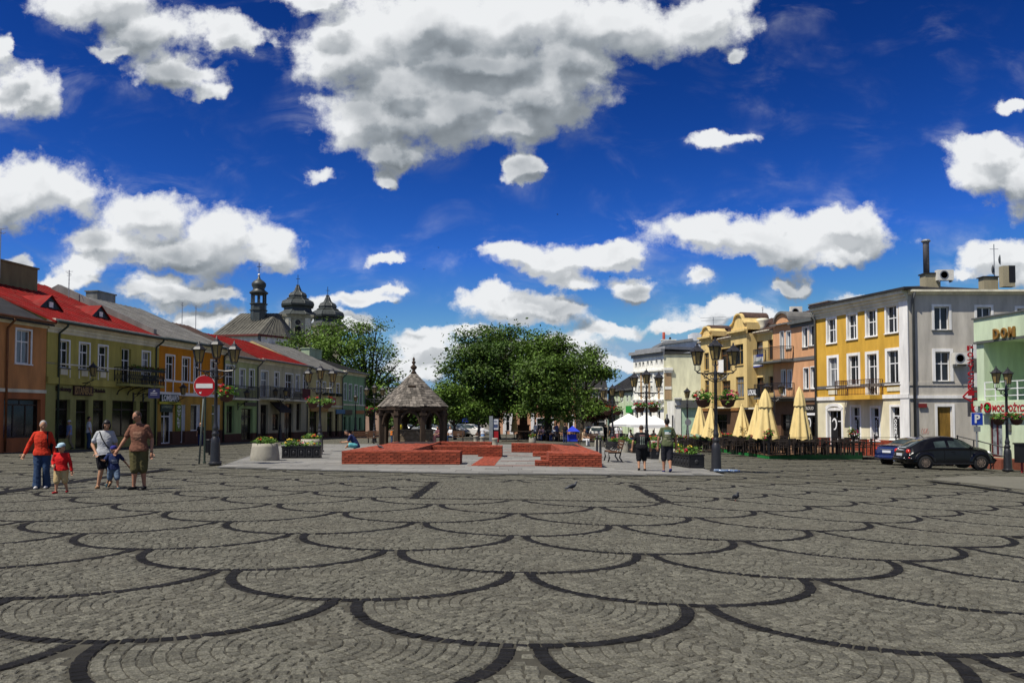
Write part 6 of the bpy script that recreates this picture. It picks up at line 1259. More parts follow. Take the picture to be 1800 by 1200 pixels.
# bottles at the foot of the lamp
PLB = mat('blue_plastic_wrap', (.16, .22, .32), .2, .3, 6, spec=.6)
for i, (dx, dy, rz) in enumerate(((-.05, -.42, .1), (.22, -.46, .3), (.42, -.38, -.2), (.08, -.55, -.1), (.60, -.35, .5))):
    l = LAMPS['R1'].location; o = thing('plastic_bottle', 'clear blue plastic bottle at the foot of the cafe lamp, number %s' % ('one from left', 'three from left', 'four from left', 'two in front', 'five, outermost')[i], 'bottle', (l.x+dx, l.y+dy, gz(l.x+dx, l.y+dy)+.085), rz, 'water bottles at the lamp foot')
    MB().lathe([(.035, -.14), (.048, -.13), (.048, .05), (.03, .10), (.015, .13), (.015, .15)], 10).xform(Matrix.Rotation(PI/2, 4, 'Y')).build('bottle', PLB, o, True); MB().lathe([(.019, .145), (.019, .17)], 8).xform(Matrix.Rotation(PI/2, 4, 'Y')).build('cap', paint('blue_cap', (.02, .08, .35)), o)
# ------------------------------------------------------------------ cafe terrace
DA, DB, DC = gpt(1262, 793), gpt(1352, 806), gpt(1518, 806.5); DD = Vector((DC.x+1.2, DC.y+9, 0)); DE = Vector((DA.x+3.5, DA.y+8, 0)); DZ = DB.z+.20
poly = [(DA.x, DA.y), (DB.x, DB.y), (DC.x, DC.y), (DD.x, DD.y), (DE.x, DE.y)]; og = Vector((DB.x, DB.y, DB.z))
o = thing('cafe_deck', 'raised wooden cafe deck with a bright green painted edge', 'deck', og); L_ = [(x-og.x, y-og.y) for x, y in poly]
GEDGE = paint('bright_green_edge', (.012, .17, .035)); DWOOD = mat('deck_boards', (.15, .085, .045), .8, .3, 6, streak=False)
MB().slab(L_, DZ-.04-og.z, DZ-og.z).build('deck_boards', DWOOD, o); q = MB(); cx_, cy_ = sum(a for a, _ in L_)/5, sum(b for _, b in L_)/5
MB().slab([(cx_+(a-cx_)*.995, cy_+(b-cy_)*.995) for a, b in L_], -.5, DZ-.045-og.z).build('green_skirt', GEDGE, o)
for i, t in enumerate((.78, .9)): p = Vector((*L_[1], 0)).lerp(Vector((*L_[2], 0)), t); MB().box(p.x-.45, p.x+.45, -.03+.03*0, .05, -.05, .09).build('drain_slot', BLACKP, o)
CHD = mat('dark_rattan', (.022, .016, .013), .6, .35, 20)
def chair0():
    o = thing('cafe_chair', 'dark brown rattan armchair on the green edged cafe deck', 'chair', (0, 0, 0), 0, 'chairs on the cafe deck')
    MB().box(-.24, .24, -.23, .23, .42, .46).build('seat', CHD, o); q = MB().box(-.24, .24, .22, .25, .82, .9).box(-.24, .24, .215, .245, .55, .6)
    for i in range(6): q.box(-.22+i*.08, -.19+i*.08, .222, .242, .58, .84)
    q.build('backrest', CHD, o)
    for sx in (-1, 1):
        for sy in (-1, 1): MB().bar((sx*.22, sy*.21, 0), (sx*.23, sy*.22, .9 if sy > 0 else .66), .04).build('leg', CHD, o)
        MB().box(sx*.25-.025, sx*.25+.025, -.24, .24, .65, .68).build('armrest', CHD, o)
    return o
def table0():
    o = thing('cafe_table', 'dark square cafe table on the green edged deck', 'table', (0, 0, 0), 0, 'tables on the cafe deck'); MB().box(-.38, .38, -.38, .38, .71, .75).build('table_top', CHD, o)
    for sx in (-1, 1):
        for sy in (-1, 1): MB().bar((sx*.33, sy*.33, 0), (sx*.33, sy*.33, .71), .045).build('leg', CHD, o)
    return o
ch = chair0(); tb = table0(); fch = ftb = True
def seatset(x, y, z, lab=None, grp=None):
    global fch, ftb
    if ftb: tb.location = (x, y, z); ftb = False
    else: dup(tb, (x, y, z), R.uniform(-.1, .1), *( (lab[1], grp[1]) if lab else ()))
    for dx, dy, rz in ((-.62, 0, PI/2), (.62, 0, -PI/2), (0, .66, 0), (0, -.66, PI)):
        if R.random() < .12: continue
        l = (x+dx+R.uniform(-.08, .08), y+dy+R.uniform(-.08, .08), z); rr = rz+R.uniform(-.25, .25)
        if fch: ch.location = l; ch.rotation_euler = (0, 0, rr); fch = False
        else: dup(ch, l, rr, *((lab[0], grp[0]) if lab else ()))
for Z, pxs in ((46.3, (1370, 1418, 1462, 1503)), (48.6, (1352, 1398, 1440, 1478)), (49.2, (1318, 1292)), (52.2, (1332, 1380, 1420)), (53.4, (1282, 1306))):
    for px in pxs: p = gat(px, Z); seatset(p.x, p.y, DZ)
TL = ('dark slatted chair on the shaded second terrace left of the cafe lamp', 'dark table on the shaded second terrace left of the cafe lamp'); TG = ('chairs on the second terrace', 'tables on the second terrace')
for px, Z in ((1205, 58), (1222, 60), (1240, 57), (1215, 64), (1236, 64)): p = gat(px, Z); seatset(p.x, p.y, p.z, TL, TG)
def fence(name, label, pts, z, h=.95, gap=1.5, boxes=True, seed=1):
    o = thing(name, label, 'fence', (pts[0][0], pts[0][1], z)); g = Vector((pts[0][0], pts[0][1], 0)); nfb = 0
    for a, b in zip(pts, pts[1:]):
        a, b = Vector((*a, 0))-g, Vector((*b, 0))-g; n = max(1, round((b-a).length/gap)); d = (b-a)/n
        for i in range(n):
            p, q = a+d*i, a+d*(i+1)
            MB().bar((p.x, p.y, 0), (p.x, p.y, h+.08), .07).build('post', BLACKP, o)
            rl = MB()
            for zz in (.12, h-.05): rl.bar((p.x, p.y, zz), (q.x, q.y, zz), .04)
            m = int(d.length/.14)
            for j in range(1, m): t = p.lerp(q, j/m); rl.bar((t.x, t.y, .12), (t.x, t.y, h-.05), .02)
            rl.build('panel', BLACKP, o)
            if boxes:
                nfb += 1; c = (p+q)/2+g; fb = thing('flower_box', 'red geranium box on the %s, %s' % (boxes, ('first bay', 'second bay', 'third bay', 'fourth bay', 'fifth bay', 'sixth bay', 'seventh bay', 'eighth bay', 'ninth bay', 'tenth bay', 'eleventh bay', 'twelfth bay')[min(nfb-1, 11)]), 'flower box', (c.x, c.y, z+h), math.atan2(d.y, d.x), 'geranium boxes on the cafe fences')
                MB().box(-.42, .42, -.1, .1, -.14, .02).build('box', BLACKP, fb); plants(fb, [(0, 0, .12, .4, .12, .13)], 22, 13, .05, [REDF, REDF, PINKF], seed*40+nfb)
        MB().bar((b.x, b.y, 0), (b.x, b.y, h+.08), .07).build('post', BLACKP, o)
def ins(p, q, d): return p
fence('cafe_fence', 'low black fence along the receding left edge of the cafe deck', [(DA.x+.12, DA.y+.2), (DB.x+.05, DB.y+.15)], DZ, .75, 1.6, 'left deck fence counted from the far end', 3)
o = thing('cafe_fence', 'row of slim black posts and rails along the front of the cafe deck', 'fence', (DB.x, DB.y+.15, DZ)); n = 6
for i in range(n+1): x = (DC.x-DB.x-.1)*i/n; MB().bar((x, 0, 0), (x, 0, 1.15), .05).build('post', BLACKP, o)
MB().bar((0, 0, .55), (DC.x-DB.x-.1, 0, .55), .03).bar((0, 0, .95), (DC.x-DB.x-.1, 0, .95), .03).build('rail', BLACKP, o)
for i, (px, lab) in enumerate(((1357, 'geranium pot hung at the near corner post of the cafe deck'), (1506, 'pot of red and green flowers on the right corner post of the deck'))):
    p = gat(px, 45.5); fb = thing('flower_pot', lab, 'flower pot', (p.x, DB.y+.1, DZ+1.05)); MB().lathe([(.1, -.2), (.15, 0), (.13, 0)], 10).build('pot', BLACKP, fb); plants(fb, [(0, 0, .15, .28, .2, .22)], 30, 12, .055, [REDF, PINKF], 90+i)
q0, q1 = gpt(1186, 789), gpt(1262, 796); fence('terrace_fence', 'dark railing with magenta flower boxes left of the cafe deck', [(q0.x, q0.y+4), (q0.x, q0.y), (q1.x, q1.y)], q0.z-.1, .9, 1.5, 'second terrace railing counted from the rear', 5)
PARC = mat('cream_parasol_cloth', (.66, .51, .22), .85, .1, 3, .15, 20); PARW = mat('white_parasol_cloth', (.72, .72, .70), .85, .06, 3)
def parasol(px, pt, pb, hw, Z, label, rz=0., tier=True, txt=None, z0=None, group='closed cream parasols'):
    p = at(px, pt, Z); zb = gz(p.x, p.y) if z0 is None else z0; o = thing('closed_parasol', label, 'parasol', (p.x, p.y, zb), rz, group); k = Z/FPX; H = p.z-zb; hb = at(px, pb, Z).z-zb; r = hw*k; h = H-hb
    MB().tube([(0, 0, 0), (0, 0, H)], .035, 8).lathe([(.3, 0), (.3, .06), (.05, .1)], 10).build('pole', WOOD, o)
    prof = [(.14, 0), (.36, .25), (.58, .5), (.78, .75), (1, 1)]; n = 48; q = MB()
    def folds(pr, amp, nf, ph): 
        vs = []; 
        for f, t in pr:
            for j in range(n):
                a = 2*PI*j/n; rr = r*f*(1+amp*min(1, f+.2)*math.cos(nf*a+ph)+.05*math.cos(3*a+ph*2)); vs.append((rr*math.cos(a), rr*math.sin(a), H-h*t+.05*math.cos(nf*a+ph)*t))
        return vs, [(i*n+j, i*n+(j+1) % n, (i+1)*n+(j+1) % n, (i+1)*n+j) for i in range(len(pr)-1) for j in range(n)]
    q.add(*folds(prof, .16, 8, px)); q.build('canopy', PARC, o, True)
    if tier: q = MB(); q.add(*folds([(.10, -.02), (.28, .06), (.46, .2), (.56, .34)], .1, 8, px)); q.build('top_vent', PARC, o, True)
    MB().lathe([(.05, H-.02), (.06, H+.05), (.02, H+.12)], 8).build('finial', PARC, o)
    if txt: q = MB(); text_mb(q, txt, Matrix.Translation((-r*.62, -r*1.02, H-h*.80)) @ Matrix.Rotation(.2, 4, 'Y') @ Matrix.Rotation(-.22, 4, 'X'), r*.8, h*.15, bold=.0); q.build('lettering', BLACKP, o)
parasol(1405, 683, 772, 18, 47.2, 'closed cream parasol standing alone in front of the apricot house', 0, z0=DZ); parasol(1345, 687, 771, 21, 47.6, 'tallest closed cream parasol, nearest the deck corner', 0, z0=DZ); parasol(1330, 711, 769, 17, 50.5, 'closed cream parasol tucked left behind the tallest one', 0, z0=DZ, tier=False)
parasol(1304, 713, 766, 15, 51.5, 'closed cream parasol with black ŻEC lettering between the deck lamp and tallest parasol', 0, txt='ŻEC', z0=DZ, tier=False); parasol(1250, 716, 768, 16, 52, 'closed cream lettered parasol hidden behind the cafe lamp pole', 0, txt='ŻEC', z0=DZ, tier=False); parasol(1230, 712, 763, 15, 56, 'leftmost closed cream parasol of the cafe', 0, tier=False)
parasol(904, 707, 759, 5.5, 86, 'slim folded yellow parasol beside the monument', 0, tier=True); parasol(987.5, 725, 759, 5, 78, 'slim folded yellow parasol beside the blue tent', 0)
for px, py, hw, Z, lab in ((1105, 726, 30, 76, 'leftmost white open market parasol by the mint house'), (1135, 727, 30, 70, 'middle white open market parasol behind the man in black'), (1150, 729, 26, 78, 'rightmost white open market parasol behind the man in green')):
    p = at(px, py, Z); k = Z/FPX; zb = gz(p.x, p.y); o = thing('open_parasol', lab, 'parasol', (p.x, p.y, zb), 0, 'open white market parasols'); H = p.z-zb; w = hw*k; e = 19*k
    MB().add([(0, 0, H), (-w, -w, H-e), (w, -w, H-e), (w, w, H-e), (-w, w, H-e)], [(0, 1, 2), (0, 2, 3), (0, 3, 4), (0, 4, 1)]).build('canopy', PARW, o); q = MB()
    for a, b in (((-w, -w), (w, -w)), ((w, -w), (w, w)), ((w, w), (-w, w)), ((-w, w), (-w, -w))): q.add([(*a, H-e), (*b, H-e), (*b, H-e-.2), (*a, H-e-.2)], [(0, 1, 2, 3)])
    q.build('valance', PARW, o, fix=False); MB().tube([(0, 0, 0), (0, 0, H)], .04, 6).build('pole', STEEL, o)
    q = MB()
    for a in ((-w, -w), (w, -w), (w, w), (-w, w)): q.bar((0, 0, H-e*.9), (a[0]*.7, a[1]*.7, H-e*.72), .03)
    q.build('strut', STEEL, o)
# tables under the market parasols and the trees
ML = ('dark folding chair under the white market parasols', 'dark table under the white market parasols'); MG = ('chairs under the market parasols', 'tables under the market parasols')
for px, Z in ((1098, 74), (1118, 72), (1140, 68), (1128, 76), (1158, 74)): p = gat(px, Z); seatset(p.x, p.y, p.z, ML, MG)
TL2 = ('dark chair in the crowded garden cafe beneath the trees', 'dark table in the garden cafe beneath the trees'); TG2 = ('chairs beneath the trees', 'tables beneath the trees')
for px, Z in ((947, 78), (962, 80), (976, 77), (935, 82), (1010, 78)): p = gat(px, Z); seatset(p.x, p.y, p.z, TL2, TG2)
for px, lab in ((900, 'left of two low wooden frames in front of the salmon house'), (922, 'right of two low wooden frames in front of the salmon house')):
    g = gat(px, 72); o = thing('display_frame', lab, 'frame', g, 0, 'wooden display frames'); 
    for x in (-.5, .5): MB().bar((x, 0, 0), (x, 0, .85), .06).build('leg', WOOD, o)
    MB().box(-.6, .6, -.2, .2, .85, .9).build('top_board', WOOD, o); MB().box(-.9, .9, -.25, .25, .0, .07).build('base_board', WOOD, o)
# blue tent
g = gat(1006.5, 73); k = 73/FPX; o = thing('blue_gazebo', 'small bright blue tent canopy beside the crowd', 'tent', g); BLU = mat('royal_blue_cloth', (.012, .035, .42), .7, .2, 3); H = at(1006, 748, 73).z-g.z; e = at(1006, 758, 73).z-g.z; w = 12*k
MB().add([(0, 0, H), (-w, -w, e), (w, -w, e), (w, w, e), (-w, w, e)], [(0, 1, 2), (0, 2, 3), (0, 3, 4), (0, 4, 1)]).build('canopy', BLU, o); MB().box(-w*.75, w*.75, -w*.6, w*.6, .12, e-.25).build('side_cloth', BLU, o)
for sx in (-1, 1):
    for sy in (-1, 1): MB().bar((sx*w*.95, sy*w*.95, 0), (sx*w*.95, sy*w*.95, e), .03).build('leg', STEEL, o)
# ------------------------------------------------------------------ cars
def cr(vals, t):
    n = len(vals)-1; i = min(int(t), n-1); f = t-i; p = [vals[max(0, min(n, i+j))] for j in (-1, 0, 1, 2)]
    return .5*((2*p[1])+(-p[0]+p[2])*f+(2*p[0]-5*p[1]+4*p[2]-p[3])*f*f+(-p[0]+3*p[1]-3*p[2]+p[3])*f**3)
def car(name, label, loc, rz, st, paintm, wins, wheels, rad=.31, nx=90, group=None, rim=None, lights=(), extra=None, fine=True):
    """st: stations (x, z_sill, z_belt, z_top, half width sill, half width belt, half width top)"""
    o = thing(name, label, 'car', loc, rz, group); nv = 22 if fine else 14; nx = nx if fine else 40; P = np.zeros((nx+1, nv+1, 3)); n = len(st)-1
    xs = [s[0] for s in st]
    for i in range(nx+1):
        u = n*i/nx; i0 = min(int(u), n-1); f = u-i0; x = xs[i0]+(xs[i0+1]-xs[i0])*f
        s = [x]+[cr([q[k] for q in st], u) for k in range(1, 7)]
        _, zs, zb, zt, ws, wb, wt = s; zt = max(zt, zb+.01)
        ctrl = [(ws*.55, zs), (ws*.95, zs+.0), (ws, zs+.07), (wb*1.02, zs+(zb-zs)*.5), (wb, zb), (wb*.93+wt*.07, zb+(zt-zb)*.18), (wt*1.03, zb+(zt-zb)*.80), (wt*.86, zb+(zt-zb)*.955), (wt*.45, zt), (0, zt+.004)]
        for j in range(nv+1):
            t = (len(ctrl)-1)*j/nv; P[i, j] = (x, max(0, cr([c[0] for c in ctrl], t)), cr([c[1] for c in ctrl], t))
    V = []; Fc = []; m = 2*nv+1
    for i in range(nx+1):
        for j in range(nv+1): V.append(tuple(P[i, j]*np.array([1, -1, 1])))
        for j in range(nv-1, -1, -1): V.append(tuple(P[i, j]))
    for i in range(nx):
        for j in range(m-1): Fc.append((i*m+j, (i+1)*m+j, (i+1)*m+j+1, i*m+j+1))
    Fc.append(tuple(range(m))); Fc.append(tuple(nx*m+j for j in range(m-1, -1, -1)))
    body = MB().add(V, Fc).build('body', paintm, o, True)
    # panes: patches of the same surface lifted 5 mm
    VA = [Vector(v) for v in V]
    wins = [w for w in wins if w[0] != 'side_window']+[(w[0], (lambda c, n, p=w[1], s=s: p(c, n) and c.y*s > 0)) for w in wins if w[0] == 'side_window' for s in (-1, 1)]
    for wn, pred in wins:
        sel = []
        for f in Fc[:-2]:
            a, b, c, d = (VA[q] for q in f); cen = (a+b+c+d)/4; nr = (c-a).cross(d-b)
            if nr.length > 1e-9:
                nr.normalize()
                if nr.dot(Vector((cen.x*.2, cen.y, cen.z-.5))) < 0: nr = -nr
                if pred(cen, nr): sel.append((f, nr))
        if not sel: continue
        q = MB(); 
        idx = {}
        for f, nr in sel:
            for v in f: idx.setdefault(v, []).append(nr)
        ks = list(idx); pos = {v: i for i, v in enumerate(ks)}
        q.add([VA[v]+sum(idx[v], Vector((0, 0, 0))).normalized()*.006 for v in ks], [tuple(pos[v] for v in f) for f, _ in sel]); q.build(wn, CGLASS, o, True)
    for wx, wy in wheels:
        w = MB().lathe([(rad*.62, -.1), (rad*.95, -.1), (rad, -.07), (rad, .07), (rad*.95, .1), (rad*.62, .1)], 22, cap=False).xform(Matrix.Translation((wx, wy, rad)) @ Matrix.Rotation(PI/2, 4, 'X')).build('wheel', RUBBER, o, True)
        q = MB().lathe([(rad*.64, -.104), (rad*.6, -.1), (rad*.45, -.095), (rad*.2, -.105), (rad*.02, -.108), (rad*.02, .108), (rad*.2, .105), (rad*.45, .095), (rad*.6, .1), (rad*.64, .104)], 16, cap=False)
        hub = MB()
        if fine:
            for j in range(8): t = 2*PI*j/8; hub.box(rad*.38, rad*.52, -.02, .02, -.107, .107, M=Matrix.Rotation(t, 4, 'Z'))
        q.xform(Matrix.Translation((wx, wy, rad)) @ Matrix.Rotation(PI/2, 4, 'X')).build('rim', rim or STEEL, w)
        if hub.v: hub.xform(Matrix.Translation((wx, wy, rad)) @ Matrix.Rotation(PI/2, 4, 'X')).build('rim_holes', BLACKP, w)
        sy = 1 if wy > 0 else -1; ya = sy*(abs(wy)+.085)
        MB().lathe([(rad*1.14, 0), (rad*1.14, .30)], 24).xform(Matrix.Translation((wx, ya if sy > 0 else ya+.30, rad+.02)) @ Matrix.Rotation(PI/2, 4, 'X')).build('wheel_arch', BLACKP, o)
    for nm, c, r, m_ in lights: MB().ell(c, *r, 12, 8).build(nm, m_, o, True)
    if extra: extra(o)
    return o
CGLASS = mat('car_window_glass', (.03, .042, .040), .04, .7, 1.5, spec=.5); RL = mat('red_tail_lamp', (.42, .02, .01), .2, .2, 9, spec=.6); HL = mat('clear_headlamp', (.55, .55, .55), .1, .2, 9, spec=.7); PLATE = paint('white_number_plate', (.62, .64, .66), .4)
BLKCAR = mat('black_car_paint', (.004, .004, .005), .2, .1, 5, spec=.22, coat=.22); BLUCAR = mat('blue_car_paint', (.006, .015, .075), .16, .1, 5, spec=.6, coat=1.)
# black rounded coupe seen from its right rear, nose to the right (+x), length 4.1
st = [(-2.04, .34, .58, .66, .55, .60, .40), (-1.98, .26, .62, .84, .72, .74, .52), (-1.75, .24, .70, 1.04, .82, .82, .58), (-1.35, .24, .84, 1.26, .85, .84, .58), (-.85, .22, .90, 1.41, .85, .83, .56), (-.30, .22, .92, 1.49, .85, .83, .55), (.20, .22, .92, 1.47, .85, .83, .55), (.65, .22, .92, 1.31, .85, .83, .56), (1.05, .22, .90, 1.06, .85, .82, .62), (1.40, .24, .80, .99, .84, .80, .55), (1.75, .25, .66, .89, .80, .74, .48), (1.98, .28, .56, .73, .70, .64, .40), (2.06, .34, .50, .58, .55, .52, .30)]
def zb_(x): return .93 if x < .8 else .9
bw = [('side_window', lambda c, n: abs(n.y) > .45 and c.z > 1.0 and c.z < 1.02+.33*max(0, 1-((c.x+.12)/1.12)**2)**.7 and -.80 < c.x < .90 and abs(c.x+.22) > .06),
      ('windscreen', lambda c, n: n.x > .32 and c.z > 1.0 and c.z < 1.43 and abs(c.y) < .56 and c.x > .3), ('rear_window', lambda c, n: n.x < -.28 and c.z > 1.0 and c.z < 1.38 and abs(c.y) < .50)]
def bx(o):
    for wx in (-1.25, 1.27):
        for sy in (-1, 1):
            q = MB(); A = np.linspace(.12, PI-.12, 13); r0, r1 = .345, .46
            for a0, a1 in zip(A, A[1:]):
                pts = []
                for a in (a0, a1): pts += [(wx+r0*math.cos(a), sy*.90, .31+r0*math.sin(a)), (wx+(r0+.05)*math.cos(a), sy*.915, .31+(r0+.05)*math.sin(a)), (wx+(r1+.05)*math.cos(a), sy*.86, .31+(r1+.05)*math.sin(a)), (wx+(r1+.14)*math.cos(a), sy*.74, .31+(r1+.14)*math.sin(a))]
                q.add(pts, [(0, 1, 5, 4), (1, 2, 6, 5), (2, 3, 7, 6)])
            q.build('fender', BLKCAR, o, True)
    MB().box(-.95, .9, -.90, -.83, .235, .30).box(-.95, .9, .83, .90, .235, .30).build('running_board', BLACKP, o)
    MB().lathe([(.9, -.0)], 4) if False else None
    q = MB().tube([(-2.02, -.62, .46), (-2.10, -.3, .46), (-2.11, .3, .46), (-2.02, .62, .46)], .09, 8).tube([(-2.02, -.62, .46), (-1.85, -.82, .47), (-1.65, -.86, .47)], .08, 8).tube([(-2.02, .62, .46), (-1.85, .82, .47), (-1.65, .86, .47)], .08, 8); q.build('rear_bumper', BLKCAR, o, True)
    q = MB().tube([(2.02, -.6, .42), (2.12, 0, .42), (2.02, .6, .42)], .09, 8); q.build('front_bumper', BLKCAR, o, True)
    MB().box(-2.06, -2.02, -.26, .26, .60, .72).build('number_plate', PLATE, o); MB().box(-2.02, -1.94, -.22, .22, .86, .89).box(-1.93, -1.86, -.3, .3, .98, 1.0).build('bonnet_decal', PLATE, o)
    q = MB().tube([(.75, -.86, .98), (.78, -.97, .99)], .03, 6).ell((.78, -1.0, 1.0), .06, .1, .07).tube([(.75, .86, .98), (.78, .97, .99)], .03, 6).ell((.78, 1.0, 1.0), .06, .1, .07); q.build('mirror', BLKCAR, o, True)
    for sy in (-1, 1): MB().box(-.02, .1, sy*.872-.012, sy*.872+.012, .78, .81).build('door_handle', BLKCAR, o); MB().box(-.37, -.36, sy*.865-.004, sy*.865+.004, .32, .9).build('door_seam', BLACKP, o); MB().box(.82, .83, sy*.865-.004, sy*.865+.004, .32, .85).build('door_seam', BLACKP, o)
    MB().tube([(-.9, 0, 1.42), (-1.1, 0, 1.58)], .012, 4).build('aerial', BLACKP, o)
Zc = 38.4; p = gat(1661, Zc); cg = Vector((p.x+.32, Zc+.87, p.z))
car('black_coupe', 'black rounded two door car with dusty steel wheels parked nose right', cg, .0, st, BLKCAR, bw, [(-1.25, -.785), (1.27, -.785), (-1.25, .785), (1.27, .785)], .315, rim=mat('dusty_steel_rim', (.16, .125, .095), .6, .3, 9, metal=.4), lights=[('tail_lamp', (-1.90, -.58, .80), (.10, .14, .12), RL), ('tail_lamp', (-1.90, .58, .80), (.10, .14, .12), RL), ('turn_lamp', (-1.93, -.70, .52), (.06, .1, .05), RL), ('headlamp', (1.82, -.5, .72), (.1, .13, .12), HL), ('headlamp', (1.82, .5, .72), (.1, .13, .12), HL), ('fog_lamp', (-2.05, .5, .33), (.05, .08, .05), HL)], extra=bx)
# blue saloon behind it, turned a little away
st2 = [(-2.22, .32, .62, .72, .60, .62, .50), (-2.16, .26, .72, .98, .76, .78, .62), (-1.85, .24, .86, 1.04, .86, .86, .66), (-1.45, .22, .90, 1.10, .88, .87, .62), (-1.0, .21, .92, 1.30, .88, .86, .58), (-.45, .2, .92, 1.42, .88, .86, .57), (.1, .2, .91, 1.42, .88, .86, .57), (.65, .2, .89, 1.27, .88, .86, .60), (1.15, .2, .86, 1.0, .88, .85, .68), (1.6, .22, .78, .90, .86, .83, .6), (2.0, .25, .66, .78, .80, .76, .52), (2.2, .30, .55, .62, .66, .62, .4)]
sw_ = [('side_window', lambda c, n: abs(n.y) > .45 and c.z > .97 and c.z < 1.34 and c.x > -1.28+(c.z-.95)*.9 and c.x < 1.0-(c.z-.95)*1.3 and abs(c.x+.15) > .04), ('windscreen', lambda c, n: n.x > .25 and c.z > .98 and c.z < 1.36 and abs(c.y) < .58 and c.x > .2), ('rear_window', lambda c, n: n.x < -.2 and c.z > 1.09 and c.z < 1.37 and abs(c.y) < .54 and c.x < -.5)]
def sx_(o):
    MB().box(-2.24, -2.19, -.26, .26, .66, .78).build('number_plate', PLATE, o); MB().tube([(-2.2, -.7, .42), (-2.27, -.3, .42), (-2.27, .3, .42), (-2.2, .7, .42)], .11, 8).build('rear_bumper', BLUCAR, o, True); MB().tube([(2.15, -.6, .4), (2.24, 0, .4), (2.15, .6, .4)], .1, 8).build('front_bumper', BLUCAR, o, True); MB().box(-2.22, -2.18, -.4, .4, .82, .85).build('trunk_trim', STEEL, o)
    MB().bar((-2.13, -.6, 1.03), (-2.13, .6, 1.03), .12, .03).build('spoiler', BLUCAR, o)
p = gat(1583, 43.3); car('blue_saloon', 'dark blue saloon parked behind the black car, its boot toward the square', (p.x+1.0, 43.6, gz(p.x+1, 43.6)), .42, st2, BLUCAR, sw_, [(-1.35, -.82), (1.35, -.82), (-1.35, .82), (1.35, .82)], .31, lights=[('tail_lamp', (-2.08, -.66, .84), (.1, .16, .08), RL), ('tail_lamp', (-2.08, .66, .84), (.1, .16, .08), RL), ('headlamp', (1.95, .6, .68), (.1, .14, .07), HL), ('headlamp', (1.95, -.6, .68), (.1, .14, .07), HL)], extra=sx_)
st3 = [(-1.85, .30, .80, .95, .70, .72, .60), (-1.78, .24, .90, 1.15, .78, .78, .62), (-1.5, .22, .92, 1.38, .80, .79, .60), (-.9, .2, .92, 1.46, .81, .80, .60), (-.2, .2, .92, 1.47, .81, .80, .60), (.4, .2, .91, 1.38, .81, .80, .60), (.95, .2, .89, 1.06, .81, .79, .64), (1.4, .22, .80, .92, .80, .77, .58), (1.75, .26, .66, .76, .74, .70, .5), (1.86, .32, .55, .62, .6, .56, .4)]
hw_ = [('side_window', lambda c, n: abs(n.y) > .45 and .98 < c.z < 1.38 and -1.55 < c.x < .8-(c.z-.95)*1.2 and abs(c.x+.2) > .05), ('windscreen', lambda c, n: n.x > .25 and 1.0 < c.z < 1.4 and abs(c.y) < .6 and c.x > 0), ('rear_window', lambda c, n: n.x < -.3 and 1.0 < c.z < 1.36 and abs(c.y) < .56)]
WHC = mat('white_car_paint', (.62, .61, .57), .3, .08, 5, spec=.5, coat=.6); DKC = mat('charcoal_car_paint', (.02, .022, .025), .2, .1, 5, spec=.6, coat=1.); SIC = mat('silver_car_paint', (.30, .31, .32), .25, .1, 5, metal=.5, coat=.8); NVC = mat('navy_car_paint', (.015, .025, .07), .2, .1, 5, coat=1.)
LT3 = [('tail_lamp', (-1.76, -.66, .82), (.08, .08, .16), RL), ('tail_lamp', (-1.76, .66, .82), (.08, .08, .16), RL), ('headlamp', (1.68, .55, .68), (.1, .13, .08), HL), ('headlamp', (1.68, -.55, .68), (.1, .13, .08), HL)]
W3 = [(-1.15, -.755), (1.15, -.755), (-1.15, .755), (1.15, .755)]
def hx(o): MB().box(-1.92, -1.80, -.75, .75, .30, .52).build('rear_bumper', BLACKP, o); MB().box(-1.86, -1.82, -.24, .24, .58, .69).build('number_plate', PLATE, o)
p = gat(1049, 88); car('white_hatchback', 'small white hatchback driving away beside the blue tent', p, PI/2-.1, st3, WHC, hw_, W3, .28, fine=False, lights=LT3, extra=hx)
p = gat(1038, 96); car('navy_hatchback', 'dark blue car mostly hidden behind the white hatchback', p, PI/2-.1, st3, NVC, hw_, W3, .28, fine=False, lights=LT3, extra=hx)
for px, Z, c, rz, lab in ((798, 96, DKC, -.5, 'leftmost dark parked car beyond the pavilion'), (812, 99, BLKCAR, -.5, 'second dark parked car beyond the pavilion'), (828, 97, WHC, -.45, 'white parked car between the dark cars and the kiosk'), (756, 100, SIC, -.4, 'silver parked car glimpsed between the pavilion posts'), (716, 104, DKC, -.4, 'dark parked car glimpsed behind the well')):
    p = gat(px, Z); car('parked_car', lab, p, rz, st2 if c in (WHC, SIC) else st3, c, sw_ if c in (WHC, SIC) else hw_, W3, .3, fine=False, lights=[], group='cars parked beyond the pavilion', extra=None)
# ------------------------------------------------------------------ people
from mathutils.bvhtree import BVHTree
from mathutils import noise as MN
def folds_(me, amp, seed):
    co = [(v.co.copy(), v.normal.copy()) for v in me.vertices]
    for v, (c, n) in zip(me.vertices, co):
        k = MN.noise(Vector((c.x*7+seed, c.y*7, c.z*16+c.x*9)))+.5*MN.noise(Vector((c.x*16, c.y*16+seed, c.z*30-c.x*14)))
        v.co = c+n*(amp*k)
    return me
SKIN = mat('skin', (.42, .225, .13), .6, .08, 12, spec=.3); SKIN2 = mat('tanned_skin', (.33, .16, .095), .6, .08, 12, spec=.3); BHAIR = mat('black_hair', (.010, .008, .008), .45, .3, 30); BRHAIR = mat('brown_hair', (.05, .028, .016), .55, .3, 30); GHAIR = mat('grey_hair', (.30, .29, .28), .6, .3, 30)
def cloth(n, c, b=.5): return mat('cloth_'+n, c, .9, .16, 7, b, 16, spec=.15)
TMP = bpy.data.scenes.new('tmp')
